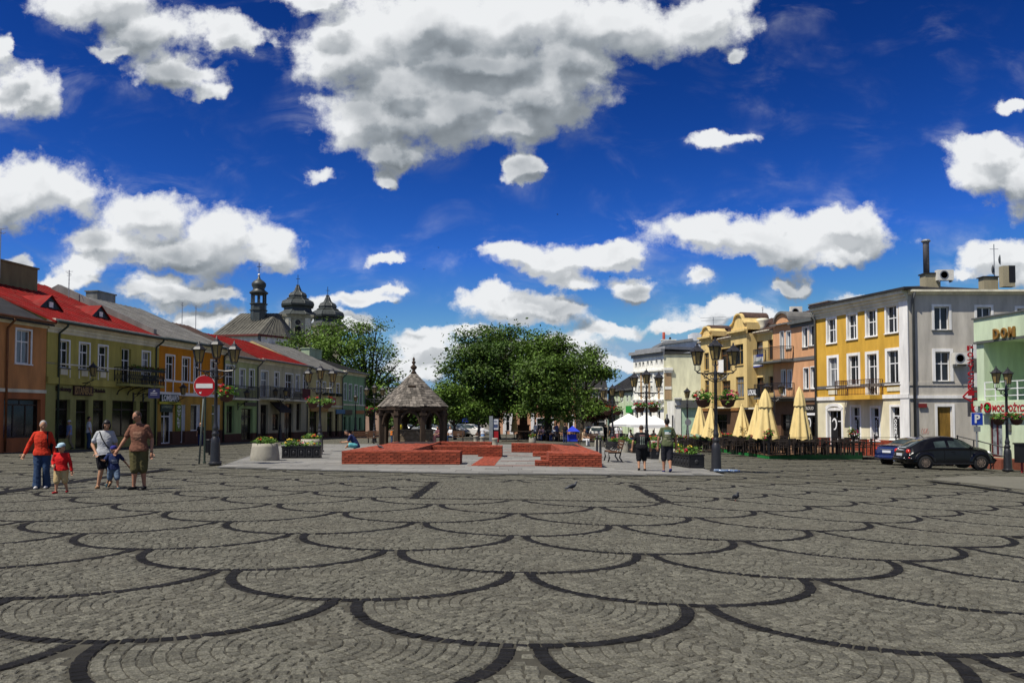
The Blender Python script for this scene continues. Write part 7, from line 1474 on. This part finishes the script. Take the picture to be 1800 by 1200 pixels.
def remesh(mb, vox, name, mats, it=3):
    me = mb.mesh(name, mats); bm = bmesh.new(); bm.from_mesh(me); bmesh.ops.recalc_face_normals(bm, faces=bm.faces); bm.to_mesh(me); bm.free()
    ob = bpy.data.objects.new(name, me); TMP.collection.objects.link(ob); m = ob.modifiers.new('r', 'REMESH'); m.mode = 'VOXEL'; m.voxel_size = vox; s = ob.modifiers.new('s', 'SMOOTH'); s.factor = .5; s.iterations = it
    with bpy.context.temp_override(scene=TMP, view_layer=TMP.view_layers[0]): dg = bpy.context.evaluated_depsgraph_get(); r = bpy.data.meshes.new_from_object(ob.evaluated_get(dg))
    bpy.data.objects.remove(ob); bpy.data.meshes.remove(me)
    r.name = name; r.polygons.foreach_set('use_smooth', [True]*len(r.polygons)); return r
def limb(mb, p, q, r0, r1, bulge=0., n=10):
    p, q = Vector(p), Vector(q); ts = (0, .15, .35, .6, .85, 1); mb.tube([tuple(p.lerp(q, t)) for t in ts], [(r0+(r1-r0)*t)*(1+bulge*math.sin(PI*min(1, t*1.5))) for t in ts], n)
    mb.ell(tuple(p), r0, r0, r0, n, 6); mb.ell(tuple(q), r1, r1, r1, n, 6)
def loft(mb, secs, xd, n=16):
    xd = Vector(xd).normalized(); vs = []
    for i, (c, rx, ry) in enumerate(secs):
        c = Vector(c); d = (Vector(secs[min(i+1, len(secs)-1)][0])-Vector(secs[max(i-1, 0)][0])).normalized(); yd = d.cross(xd).normalized()
        for j in range(n):
            t = 2*PI*j/n; ct, st = math.cos(t), math.sin(t); vs.append(c+xd*(rx*math.copysign(abs(ct)**.85, ct))+yd*(ry*math.copysign(abs(st)**.85, st)))
    k = len(secs); fs = [(i*n+j, i*n+(j+1) % n, (i+1)*n+(j+1) % n, (i+1)*n+j) for i in range(k-1) for j in range(n)]+[tuple(range(n-1, -1, -1)), tuple((k-1)*n+j for j in range(n))]
    mb.add(vs, fs)
DEF = dict(pel=(0, 0, .52), wai=(0, 0, .60), che=(0, 0, .72), nec=(0, .0, .835), hea=(0, -.008, .925), hiL=(-.05, 0, .50), hiR=(.05, 0, .50), knL=(-.055, -.012, .28), knR=(.055, -.012, .28), anL=(-.055, .01, .045), anR=(.055, .01, .045), shL=(-.094, 0, .788), shR=(.094, 0, .788), elL=(-.13, .012, .625), elR=(.13, .012, .625), wrL=(-.145, -.03, .485), wrR=(.145, -.03, .485), look=(0, -1, 0), toL=(0, -1, 0), toR=(0, -1, 0))
def person(label, loc, H, rz=0., pose=None, top=None, bot=None, legs='trousers', sleeve='short', shoe=None, hair=None, hstyle='short', skin=None, fat=1., vox=.008, child=False, hat=None, fingers=True, glasses=False, group=None, skirt=False, flare=1., extra=None):
    P = {k: Vector(v)*(1 if k in ('look', 'toL', 'toR') else H) for k, v in {**DEF, **(pose or {})}.items()}; skin = skin or SKIN
    o = thing('person', label, 'person', loc, rz, group); hs = 1.32 if child else 1.; f = fat
    xd = (P['shR']-P['shL']); xh = (P['hiR']-P['hiL']); mb = MB(); h = H
    def torso(m, e, lo=0., hi=1., w=1.):
        k_ = .016*h if e else 0
        S = [(P['pel']-(P['wai']-P['pel'])*.45, .086*h*f+e+k_, .066*h*f+e+k_), (P['pel'], .094*h*f+e+k_*.8, .067*h*f+e+k_*.8), (P['wai'], .082*h*f+e, .060*h*f*w+e), (P['wai'].lerp(P['che'], .6), .092*h*f+e, .066*h*f*w+e), (P['che'], .098*h*f+e, .066*h*f+e), (P['che'].lerp(P['nec'], .45), .096*h+e, .054*h+e), (P['che'].lerp(P['nec'], .78), .062*h+e*.8, .042*h+e*.8), (P['nec'], .036*h+e*.6, .034*h+e*.6)]
        i0 = int(lo); loft(m, S[i0:int(len(S)*hi) if hi < 1 else None], xd)
    torso(mb, 0)
    hd = P['hea']; lk = P['look'].normalized(); hr = .056*h*hs; up = (P['hea']-P['nec']).normalized(); limb(mb, P['nec']-up*.02*h, hd-up*hr*.3, .032*h, .030*h)
    Q = lk.to_track_quat('-Y', 'Z').to_matrix(); R3 = lambda v: hd+Q @ (Vector(v)*hr)
    mb.ell(tuple(hd), hr*.80, hr*.98, hr*1.18, 16, 12, M=Q); mb.ell(tuple(R3((0, -.25, -.62))), hr*.56, hr*.62, hr*.55, 12, 8, M=Q)
    mb.ell(tuple(R3((0, -1.0, -.18))), hr*.14, hr*.24, hr*.26, 8, 6, M=Q); mb.ell(tuple(R3((0, -.82, .16))), hr*.52, hr*.14, hr*.12, 8, 6, M=Q); mb.ell(tuple(R3((0, -.86, -.62))), hr*.26, hr*.12, hr*.11, 8, 6, M=Q)
    for s in (-1, 1): mb.ell(tuple(R3((s*.82, .05, -.1))), hr*.12, hr*.22, hr*.3, 8, 6, M=Q)
    for s in 'LR':
        limb(mb, P['hi'+s], P['kn'+s], .054*h*f, .034*h, .06); limb(mb, P['kn'+s], P['an'+s], .034*h, .021*h, .14); td = P['to'+s].normalized()
        an = P['an'+s]; limb(mb, an+Vector((0, 0, -.012*h))-td*.012*h, an+td*.085*h+Vector((0, 0, -.03*h)), .022*h, .015*h)
        limb(mb, P['nec']-up*.035*h, P['sh'+s], .033*h, .031*h); limb(mb, P['sh'+s], P['el'+s], .030*h*f**.5, .023*h, .08); limb(mb, P['el'+s], P['wr'+s], .023*h, .0145*h, .14)
        w = P['wr'+s]; d = (w-P['el'+s]).normalized(); sx = -1 if s == 'L' else 1; side = d.cross(Vector((0, -1, 0)) if abs(d.y) < .8 else Vector((0, 0, 1))).normalized(); nrm = side.cross(d).normalized()
        limb(mb, w, w+d*.05*h, .016*h, .020*h); mb.ell(tuple(w+d*.035*h), .012*h, .024*h, .032*h, 8, 6, M=d.to_track_quat('Z', 'Y').to_matrix())
        if fingers:
            for i, (ofs, ln) in enumerate(((-.019, .036), (-.0065, .043), (.006, .040), (.018, .031))):
                b = w+d*.055*h+side*ofs*h; m_ = b+d*ln*.55*h+nrm*.003*h; t_ = b+d*ln*.95*h+nrm*.014*h; mb.tube([tuple(b-d*.01*h), tuple(b), tuple(m_), tuple(t_)], [.0065*h, .0065*h, .006*h, .0045*h], 6)
            ts_ = -1 if sx > 0 else 1; b = w+d*.018*h+side*ts_*.018*h; mb.tube([tuple(b), tuple(b+(d*.6+side*ts_*.7+nrm*.3)*.026*h), tuple(b+(d*1.0+side*ts_*.75+nrm*.5)*.04*h)], [.0075*h, .007*h, .005*h], 6)
    link('body', remesh(mb, vox, 'body', skin), o)
    e = .012 if H > 1.3 else .010
    if top:
        m = MB(); torso(m, e, 0 if legs != 'dress' else 0, 1., 1.08)
        for s in 'LR':
            a, b, c = P['sh'+s], P['el'+s], P['wr'+s]; limb(m, P['nec']-up*.045*h, a, .036*h+e, .031*h+e)
            if sleeve == 'long': limb(m, a, b, .029*h*f**.5+e*.8, .027*h+e*.7); limb(m, b, b.lerp(c, .94), .027*h+e*.7, .022*h+e*.5)
            elif sleeve == 'short': limb(m, a, a.lerp(b, .70), .028*h*f**.5+e*.8, .031*h+e)
            else: limb(m, a, a.lerp(b, .12), .033*h+e, .03*h+e)
        tm = folds_(remesh(m, vox*1.15, 'top', top, 5), (.006) if vox < .012 else .0, H*31); link('top', tm, o)
    else: tm = None
    if bot:
        m = MB(); S = [(P['pel']+(P['wai']-P['pel'])*.4, .086*h*f+e*.6, .062*h*f+e*.6), (P['pel'], .093*h*f+e*.7, .067*h*f+e*.7), (P['pel']-(P['wai']-P['pel'])*.6, .086*h*f+e, .066*h*f+e)]
        loft(m, S, xh)
        if skirt:
            k = P['knL'].lerp(P['knR'], .5); an = P['anL'].lerp(P['anR'], .5); loft(m, [(P['pel'], .096*h+e, .07*h+e), (k, .11*h, .09*h), (k.lerp(an, skirt), .12*h, .1*h)], xh)
        else:
            for s in 'LR':
                a, b, c = P['hi'+s], P['kn'+s], P['an'+s]
                if legs == 'trousers': limb(m, a, b, .058*h*f+e, .040*h+e); limb(m, b, b.lerp(c, .99), .040*h+e, .036*h*flare+e*.5)
                elif legs == 'long shorts': limb(m, a, b.lerp(c, .12), .060*h*f+e, .050*h+e)
                else: limb(m, a, a.lerp(b, .82), .060*h*f+e, .054*h+e)
        link('skirt' if skirt else ('trousers' if legs == 'trousers' else 'shorts'), folds_(remesh(m, vox*1.15, 'bottom', bot, 5), (.006) if vox < .012 else .0, H*17), o)
    if shoe:
        for s in 'LR':
            an = P['an'+s]; td = P['to'+s].normalized(); m = MB(); z = Vector((0, 0, -.022*h)); limb(m, an+z-td*.018*h, an+z*1.15+td*.088*h, .027*h, .020*h); m.ell(tuple(an+z+td*.04*h), .028*h, .028*h, .022*h)
            m.v = [(x, y, max(zz, an.z-.042*h if an.z < .07*h else -9)) for x, y, zz in m.v]; link('shoe', remesh(m, vox, 'shoe', shoe, 2), o)
    if hair and hstyle != 'none':
        m = MB(); hl = [((0, .16, .22), (.85, .93, 1.05)), ((0, .40, -.15), (.80, .64, .74))]
        if hstyle == 'bob': hl += [((0, .42, -.55), (.80, .60, .95)), ((-.72, .02, -.45), (.34, .62, .95)), ((.72, .02, -.45), (.34, .62, .95)), ((0, -.1, .62), (.86, .74, .55))]
        if hstyle == 'crop': hl = [((0, .13, .20), (.83, .93, 1.03)), ((0, .36, -.12), (.80, .66, .66))]
        for c, r in hl: m.ell(tuple(R3(c)), hr*r[0], hr*r[1], hr*r[2], 16, 12, M=Q)
        link('hair', remesh(m, vox*.9, 'hair', hair, 2), o)
    if hat:
        hm_, kind = hat; m = MB(); c = R3((0, .05, .42)); q = MB()
        rings = [(.98, 0), (1.0, .25), (.9, .6), (.6, .9), (.15, 1.02)]; q.lathe([(r*hr*.98, z*hr*.85) for r, z in rings], 18, sx=.92, sy=1.1); 
        if kind == 'brim': q.lathe([(hr*1.5, -.08*hr), (hr*1.5, 0), (hr*.9, .12*hr), (hr*.9, .02)], 18)
        else: q.slab([(hr*.8*math.cos(t), -hr*.75+hr*.95*math.sin(t)) for t in np.linspace(-PI, 0, 9)], -.02*hr, .06*hr)
        q.xform(Matrix.Translation(c) @ Q.to_4x4()).build('hat', hm_, o, True)
    m = MB()
    if glasses:
        for s in (-1, 1): m.ell(tuple(R3((s*.34, -.90, .02))), hr*.24, hr*.1, hr*.17, 10, 6, M=Q)
        m.bar(tuple(R3((-.8, -.3, .08))), tuple(R3((-.5, -.88, .06))), hr*.08).bar(tuple(R3((.8, -.3, .08))), tuple(R3((.5, -.88, .06))), hr*.08).bar(tuple(R3((-.2, -.97, .06))), tuple(R3((.2, -.97, .06))), hr*.08); m.build('sunglasses', BLACKP, o)
    elif vox < .012:
        for s in (-1, 1): m.ell(tuple(R3((s*.32, -.88, -.02))), hr*.09, hr*.06, hr*.06, 8, 6, M=Q)
        m.build('eyes', BLACKP, o)
    o['_h'] = H
    if extra: extra(o, P, h, tm)
    return o
def printed(o, tm, shapes, side, m, name='print'):
    bv = BVHTree.FromPolygons([v.co for v in tm.vertices], [tuple(p.vertices) for p in tm.polygons]); q = MB()
    for x0, x1, z0, z1 in shapes:
        nx, nz = max(1, int((x1-x0)/.03)), max(1, int((z1-z0)/.03)); vs = []
        for j in range(nz+1):
            for i in range(nx+1):
                x, z = x0+(x1-x0)*i/nx, z0+(z1-z0)*j/nz; hit = bv.ray_cast(Vector((x, side*2., z)), Vector((0, -side, 0))); vs.append((x, (hit[0].y if hit[0] else 0)+side*.004, z))
        q.add(vs, [(j*(nx+1)+i, j*(nx+1)+i+1, (j+1)*(nx+1)+i+1, (j+1)*(nx+1)+i) for j in range(nz) for i in range(nx)])
    q.build(name, m, o)
def hgt(px, pf, pt): g = gpt(px, pf); return g, (pf-pt)*g.y/FPX
WSHOE = cloth('white_shoe', (.62, .60, .57), .1); BSHOE = cloth('black_shoe', (.014, .014, .015), .1); BLKC = cloth('black', (.012, .012, .014)); NAVY = cloth('navy', (.018, .028, .085)); WHT = cloth('white', (.60, .60, .60))
# family on the left
g, H = hgt(73, 859, 736)
def ex1(o, P, h, tm):
    MB().tube([tuple(P['shR']+Vector((-.02*h, -.03*h, .035*h))), tuple(P['che']+Vector((.085*h, -.09*h, 0))), tuple(P['wai']+Vector((.10*h, -.06*h, -.02*h)))], .016, 6).tube([tuple(P['shR']+Vector((-.02*h, -.03*h, .035*h))), tuple(P['che']+Vector((.09*h, .09*h, .0)))], .016, 6).build('bag_strap', BLKC, o)
    MB().ell(tuple(P['wai']+Vector((.125*h, .05*h, .0))), .05*h, .075*h, .11*h, 12, 8).build('shoulder_bag', BLKC, o, True)
    q = MB()
    for i in range(5): q.ell(tuple(P['wai'].lerp(P['nec'], i/5.5)+Vector((0, -.083*h, 0))), .009, .006, .009, 6, 4)
    q.build('buttons', mat('dull_brass', (.25, .15, .06), .4), o)
REDJ = cloth('tomato_red', (.47, .035, .016)); JEAN = cloth('blue_denim', (.03, .055, .11))
person('grey haired woman in a red jacket and flared jeans walking beside a small child', g, H*.99, .25, dict(hea=(.015, -.035, .915), nec=(.0, -.008, .832), elL=(-.17, .0, .645), wrL=(-.215, -.05, .51), elR=(.145, .02, .63), wrR=(.165, -.02, .48), knL=(-.05, -.035, .28), anL=(-.05, -.05, .05), knR=(.06, -.02, .28), anR=(.055, .045, .05), look=(.25, -1, -.45)), REDJ, JEAN, 'trousers', 'long', WSHOE, GHAIR, 'short', flare=1.45, fat=1.08, extra=ex1)
g, H = hgt(107, 867, 775)
person('small child in a red shirt, beige shorts and a pale blue hat', g, H, .15, dict(hea=(0, -.015, .87), nec=(0, 0, .775), shL=(-.11, 0, .74), shR=(.11, 0, .74), che=(0, 0, .67), elL=(-.15, -.01, .60), wrL=(-.12, -.09, .55), elR=(.16, 0, .58), wrR=(.185, -.01, .43), pel=(0, 0, .47), wai=(0, 0, .55), hiL=(-.055, 0, .45), hiR=(.055, 0, .45), knL=(-.06, -.05, .26), anL=(-.07, -.05, .05), knR=(.06, 0, .26), anR=(.085, .07, .06), look=(-.4, -1, -.2), toL=(-.3, -1, 0), toR=(.2, -1, 0)), cloth('bright_red', (.46, .014, .014)), cloth('beige', (.42, .31, .15)), 'long shorts', 'long', cloth('red_shoe', (.33, .02, .025), .1), BRHAIR, 'crop', child=True, vox=.0065, hat=(cloth('pale_blue_hat', (.40, .55, .62)), 'cap'), fat=1.15)
g, H = hgt(183, 858, 736)
def ex2(o, P, h, tm):
    pts = [P['shL']+Vector((.03*h, -.045*h, .03*h)), P['che']+Vector((-.02*h, -.088*h, .0)), P['wai']+Vector((.05*h, -.085*h, .0)), P['pel']+Vector((.105*h, -.02*h, .03*h))]; MB().tube([tuple(p) for p in pts], .013, 5).build('bag_strap', BLKC, o); MB().ell(tuple(pts[-1]+Vector((.02, .03, -.06))), .045, .09, .1, 10, 6).build('shoulder_bag', BLKC, o, True)
    MB().box(-.02, .22, -.012, .012, -.012, .012, M=Matrix.Translation(P['wrL']+Vector((.04, -.06, -.06))) @ Matrix.Rotation(-.15, 4, 'Y')).build('white_strap', WHT, o)
person('dark haired woman in grey top and black shorts looking down at the blue boy', g, H, .2, dict(hea=(.03, -.04, .915), nec=(.012, -.01, .832), elL=(-.165, -.01, .63), wrL=(-.10, -.085, .52), elR=(.15, .01, .63), wrR=(.16, -.03, .48), knL=(-.03, -.04, .28), anL=(-.075, -.03, .045), knR=(.05, .0, .29), anR=(.05, .13, .10), toR=(0, -1, -.6), look=(.35, -1, -.55)), cloth('pale_grey', (.36, .37, .38)), BLKC, 'shorts', 'short', mat('tan_sandal', (.25, .14, .07)), BHAIR, 'bob', fat=1.1, extra=ex2)
g, H = hgt(199, 859, 779)
person('running small boy in a navy shirt and blue cap with arms swung out', g, H, .55, dict(hea=(-.01, -.03, .86), nec=(0, -.01, .77), shL=(-.115, 0, .735), shR=(.115, 0, .735), che=(0, -.01, .67), elL=(-.19, -.05, .62), wrL=(-.22, -.13, .63), elR=(.21, .06, .61), wrR=(.30, .10, .50), pel=(0, 0, .46), wai=(0, 0, .55), hiL=(-.055, 0, .44), hiR=(.055, 0, .44), knL=(-.06, .03, .25), anL=(-.10, .18, .13), knR=(.06, -.10, .27), anR=(.08, -.12, .05), toL=(-.3, -.8, -.6), toR=(.2, -1, 0), look=(-.5, -1, -.1)), NAVY, cloth('grey_blue', (.10, .14, .20)), 'long shorts', 'short', cloth('teal_shoe', (.02, .05, .065), .1), BRHAIR, 'crop', child=True, vox=.0065, hat=(cloth('royal_blue_cap', (.03, .03, .16)), 'cap'), fat=1.1,
       extra=lambda o, P, h, tm: printed(o, tm, [(-.07*h, .06*h, .60*h, .65*h), (-.04*h, .07*h, .56*h, .59*h)], -1, mat('pale_shirt_print', (.22, .25, .32))))
g, H = hgt(243, 860, 722)
person('man in a brown t-shirt, olive shorts and sunglasses reaching one arm toward the boy', g, H, .1, dict(hea=(-.02, -.03, .925), nec=(-.005, -.005, .838), elL=(-.165, -.01, .64), wrL=(-.235, -.05, .51), elR=(.15, .03, .625), wrR=(.155, .0, .47), knL=(-.035, -.03, .28), anL=(-.05, -.02, .045), knR=(.05, .01, .28), anR=(.06, .04, .045), toL=(-.4, -1, 0), toR=(.1, -1, 0), look=(-.75, -1, -.35)), cloth('chestnut_brown', (.155, .070, .045)), cloth('olive', (.085, .075, .032)), 'long shorts', 'short', BSHOE, BRHAIR, 'short', skin=SKIN2, glasses=True, fat=1.05,
       extra=lambda o, P, h, tm: (printed(o, tm, [(-.055*h, .05*h, .70*h, .735*h), (-.045*h, .06*h, .655*h, .69*h), (-.03*h, .045*h, .63*h, .648*h)], -1, mat('faded_tan_print', (.215, .11, .068))), MB().lathe([(.021*h, -.01), (.023*h, 0), (.021*h, .01)], 10).xform(Matrix.Translation(P['wrR']+Vector((0, 0, .02)))).build('watch', BLACKP, o)))
# the two men walking away on the right
g, H = hgt(1128, 828, 745.5)
def ex3(o, P, h, tm):
    printed(o, tm, [(-.045*h, -.032*h, .57*h, .735*h), (-.008*h, .006*h, .57*h, .735*h), (.028*h, .041*h, .57*h, .735*h)], 1, mat('grey_green_claw_print', (.20, .24, .20)), 'claw_print'); printed(o, tm, [(-.06*h, .05*h, .755*h, .765*h)], 1, mat('dull_red_print', (.30, .16, .16)), 'text_print')
    MB().box(-.17*h, -.10*h, -.03, .03, .30*h, .43*h).build('shoulder_bag', BLKC, o)
person('stocky man in a black t-shirt with three pale claw stripes walking away', g, H, PI, dict(hea=(0, -.03, .915), nec=(0, -.005, .83), elL=(-.18, -.01, .63), wrL=(-.195, -.05, .50), elR=(.185, .03, .63), wrR=(.20, .0, .49), knL=(-.06, -.05, .28), anL=(-.065, .02, .06), knR=(.06, .0, .28), anR=(.065, .05, .07), toL=(0, -1, 0), toR=(0, -1, -.4), look=(0, -1, -.15)), BLKC, BLKC, 'long shorts', 'short', BSHOE, BRHAIR, 'crop', fat=1.28, extra=ex3)
g, H = hgt(1173, 830.5, 734)
person('tall man in a green printed t-shirt and dark shorts walking away', g, H, PI, dict(elL=(-.165, -.02, .63), wrL=(-.175, -.07, .49), elR=(.16, .03, .63), wrR=(.165, .0, .475), knL=(-.045, .0, .28), anL=(-.04, .10, .075), knR=(.05, -.05, .28), anR=(.055, -.05, .045), toL=(0, -1, -.5), look=(0, -1, 0)), cloth('olive_green_shirt', (.085, .10, .05)), cloth('charcoal', (.022, .022, .028)), 'long shorts', 'short', cloth('blue_shoe', (.02, .025, .09), .1), BHAIR, 'short', skin=SKIN2,
       extra=lambda o, P, h, tm: (printed(o, tm, [(-.055*h, .055*h, .70*h, .722*h), (-.02*h, .05*h, .725*h, .74*h)], 1, mat('white_shirt_print', (.5, .52, .5)), 'text_print'), printed(o, tm, [(-.065*h, .065*h, .742*h, .775*h)], 1, mat('teal_shirt_print', (.04, .12, .12)), 'upper_print'), printed(o, tm, [(-.05*h, .055*h, .655*h, .685*h), (-.07*h, -.01*h, .62*h, .645*h), (.02*h, .075*h, .60*h, .64*h), (-.06*h, .02*h, .575*h, .59*h)], 1, mat('khaki_shirt_print', (.20, .20, .12)), 'lower_print')))
# man sitting on the wall
zs_ = 35.2; p = gat(624, zs_); p.z += .5
SIT = dict(pel=(0, .05, .03), wai=(0, .03, .11), che=(0, -.055, .235), nec=(0, -.13, .325), hea=(0, -.20, .385), hiL=(-.05, .04, .045), hiR=(.05, .04, .045), knL=(-.14, -.15, .06), knR=(.14, -.15, .07), anL=(.03, -.20, .03), anR=(-.04, -.14, .035), shL=(-.10, -.10, .295), shR=(.10, -.10, .295), elL=(-.11, -.17, .15), elR=(.11, -.17, .15), wrL=(-.03, -.30, .14), wrR=(.03, -.30, .14), look=(0, -1, -.6), toL=(.8, -.3, 0), toR=(-.8, -.3, 0))
person('hunched man in navy t-shirt and teal shorts sitting on the brick wall with a phone', p, 1.62, -1.45, SIT, NAVY, cloth('teal', (.10, .36, .38)), 'shorts', 'short', None, BHAIR, 'crop', extra=lambda o, P, h, tm: MB().box(-.035, .035, -.006, .006, -.07, .07, M=Matrix.Translation(P['wrL'].lerp(P['wrR'], .5)+Vector((0, -.09, .03))) @ Matrix.Rotation(-.7, 4, 'X')).build('phone', BLACKP, o))
# passers-by in front of the houses and the crowd
FV = .017
STEP = dict(knL=(-.05, -.07, .28), anL=(-.05, -.09, .05), knR=(.05, .0, .28), anR=(.05, .11, .07), toR=(0, -1, -.3), elL=(-.135, .05, .63), wrL=(-.14, .05, .48), elR=(.135, -.05, .63), wrR=(.14, -.12, .49))
def by(label, px, pf, pt, rz=0., top=None, bot=None, legs='trousers', hair=BRHAIR, pose=None, **k):
    g, H = hgt(px, pf, pt); return person(label, g, H, rz, pose, top, bot, legs, k.pop('sleeve', 'short'), BSHOE, hair, k.pop('hstyle', 'short'), vox=FV, **k)
by('man in a light blue shirt and white hat walking past the shop doors', 121, 789.5, 738, -.5, cloth('light_blue', (.23, .28, .48)), cloth('khaki', (.22, .18, .12)), hat=(WHT, 'brim'), pose=STEP, vox_=0) if False else by('man in a light blue shirt and white hat walking past the shop doors', 121, 789.5, 738, -.5, cloth('light_blue', (.23, .28, .48)), cloth('khaki', (.22, .18, .12)), hat=(WHT, 'brim'), pose=STEP)
by('man in a white t-shirt and blue jeans standing at the ISTANBUL shop door', 155.5, 788.5, 731, 2.2, WHT, JEAN, hair=BHAIR); by('person in dark clothes half hidden beside the man with the white hat', 106, 789, 744, .3, BLKC, NAVY, hair=BHAIR)
by('person in a dark jacket behind the no entry pole', 352, 783, 742, .4, BLKC, NAVY, hair=BHAIR)
by('woman in a white top and long sky blue skirt standing near the kiosk', 848.5, 777.5, 747, 2.9, WHT, cloth('sky_blue', (.16, .28, .50)), hair=BHAIR, hstyle='bob', skirt=.75); by('child in dark brown clothes beside the woman in the blue skirt', 838.5, 777, 757, 2.6, cloth('dark_brown', (.06, .035, .025)), BLKC, child=False)
def far(label, px, Z, H, rz, top, bot, hair=BRHAIR, pose=None, dz=0., **k): p = gat(px, Z); p.z += dz; return person(label, p, H, rz, pose, top, bot, k.pop('legs', 'trousers'), 'short', BSHOE, hair, 'short', vox=FV, **k)
far('child in an orange shirt reaching up at the pavilion post', 689, 57, 1.12, 2.0, cloth('orange', (.55, .16, .02)), JEAN, pose=dict(elR=(.16, -.06, .82), wrR=(.17, -.12, .93)), dz=.15)
SITC = dict(pel=(0, .1, .29), wai=(0, .1, .37), che=(0, .08, .50), nec=(0, .07, .615), hea=(0, .05, .70), hiL=(-.05, .08, .28), hiR=(.05, .08, .28), knL=(-.065, -.14, .29), knR=(.065, -.14, .29), anL=(-.065, -.13, .045), anR=(.065, -.13, .045), shL=(-.105, .075, .585), shR=(.105, .075, .585), elL=(-.14, .02, .43), elR=(.14, .02, .43), wrL=(-.08, -.13, .38), wrR=(.08, -.13, .38))
CRW = [(941, 78.6, 0, 'white', 'standing person in white leftmost in the crowd under the trees'), (951, 77.4, 1, 'pink', 'seated person in pale pink in the crowd under the trees'), (958, 79.2, 1, 'white', 'seated person in white second in the crowd under the trees'), (965, 79.4, 1, 'sand', 'seated person in sand colours in the crowd beneath the trees'), (972, 76.8, 1, 'white', 'seated person in white nearest the dark tree trunk'), (978, 77.8, 0, 'blue', 'standing person in blue in the crowd under the trees'), (1064, 84, 0, 'black', 'person in black beside the white hatchback'), (1075, 78, 0, 'black', 'man in black near the lamp by the white hatchback'), (1084, 80, 0, 'rose', 'woman in a pink skirt walking to the white parasols'), (1091, 82, 0, 'white', 'person in white near the white parasols'), (1110, 71, 1, 'white', 'seated guest in white under the leftmost white parasol'), (1124, 71, 1, 'black', 'seated guest in black under the middle white parasol'), (1147, 69, 1, 'sand', 'seated guest in sand colours under the rightmost white parasol')]
CC = dict(white=WHT, pink=cloth('pale_pink', (.5, .30, .28)), sand=cloth('sand', (.38, .28, .18)), blue=cloth('dusk_blue', (.08, .10, .22)), black=BLKC, rose=cloth('rose', (.55, .22, .24)))
for px, Z, s, c, lab in CRW: far(lab, px, Z, 1.72, R.uniform(-1.5, 1.5) if s else R.uniform(2, 4), CC[c] if c != 'rose' else WHT, CC['rose'] if c == 'rose' else (NAVY if c != 'black' else BLKC), BHAIR if px % 2 else BRHAIR, SITC if s else None, skirt=.4 if c == 'rose' else False)
far('dark dressed person standing with back turned beside the blue tent', 993, 71, 1.70, 3.0, BLKC, NAVY, BHAIR); far('pale dressed visitor sitting on a bench near the planters', 1029, 61.7, 1.66, .8, CC['sand'], WHT, BRHAIR, SITC); far('seated woman in a patterned dress glimpsed through the pavilion', 768, 66, 1.66, -.8, cloth('plum', (.14, .06, .07)), cloth('plum', (.14, .06, .07)), BHAIR, SITC); far('seated person in blue jeans just right of the pavilion', 790, 65.8, 1.66, -.9, WHT, JEAN, BRHAIR, SITC)
far('person in a yellow top far behind the well', 704, 78, 1.7, .5, cloth('yellow', (.55, .42, .03)), NAVY, BRHAIR)
# ------------------------------------------------------------------ pigeons and distant birds
PIG = mat('pigeon_grey', (.055, .058, .068), .6, .3, 14); PIGD = mat('pigeon_dark', (.02, .022, .028), .5, .3, 14)
def pigeon(label, g, rz, up=0.):
    o = thing('pigeon', label, 'bird', g, rz); o.scale = (.66,)*3; m = MB(); m.ell((0, 0, .14), .075, .14, .075, 14, 9, M=Matrix.Rotation(-.35, 3, 'X')); m.tube([(0, -.09, .17), (0, -.13, .24), (0, -.145, .27)], [.055, .035, .03], 8); m.ell((0, -.155, .285), .03, .036, .032, 10, 7); m.tube([(0, .1, .12), (0, .2, .08), (0, .27, .065)], [.05, .035, .03], 8)
    link('body', remesh(m, .008, 'body', PIG, 2), o)
    for s in (-1, 1):
        q = MB().ell((s*.062, .03, .145), .02, .15, .055, 10, 6, M=Matrix.Rotation(-.28, 3, 'X')); q.build('wing', PIGD, o, True)
        MB().tube([(s*.03, 0, .09), (s*.03, .0, .03), (s*.03, -.01, .005)], .007, 5).bar((s*.03, .01, .005), (s*.03, -.045, .004), .008).build('leg', mat('pink_leg', (.30, .08, .06)), o)
    MB().lathe([(.009, 0), (.002, .03)], 6).xform(Matrix.Translation((0, -.185, .283)) @ Matrix.Rotation(PI/2, 4, 'X')).build('beak', BLACKP, o); MB().ell((0, .27, .065), .045, .06, .012, 8, 4).build('tail', PIGD, o, True)
pigeon('grey pigeon standing in the paved rectangle', gpt(1006, 861), -PI/2+2*PI*0+PI+.2); pigeon('grey pigeon walking on the scalloped cobbles, seen end on', gpt(1294, 880), .15)
p = gat(668, 33); p.z += .505; pigeon('pigeon standing on the left brick wall', p, -PI/2-.4)
for i, (px, py, Z) in enumerate(((745, 473, 120), (771, 435, 130), (980, 377, 120), (1072, 486, 130))):
    p = at(px, py, Z); o = thing('flying_bird', ('tiny dark bird in the sky above the left tree', 'second tiny dark bird above and right of the first', 'highest tiny dark bird in the sky', 'tiny dark bird beside the right clouds')[i], 'bird', p, i*.7); MB().ell((0, 0, 0), .05, .13, .05, 8, 5).build('body', PIGD, o, True); MB().add([(-.3, .05, .1), (0, -.06, .02), (0, .07, .02)], [(0, 1, 2)]).add([(.3, .05, .1), (0, -.06, .02), (0, .07, .02)], [(0, 2, 1)]).build('wing', PIGD, o)

bpy.data.scenes.remove(TMP)
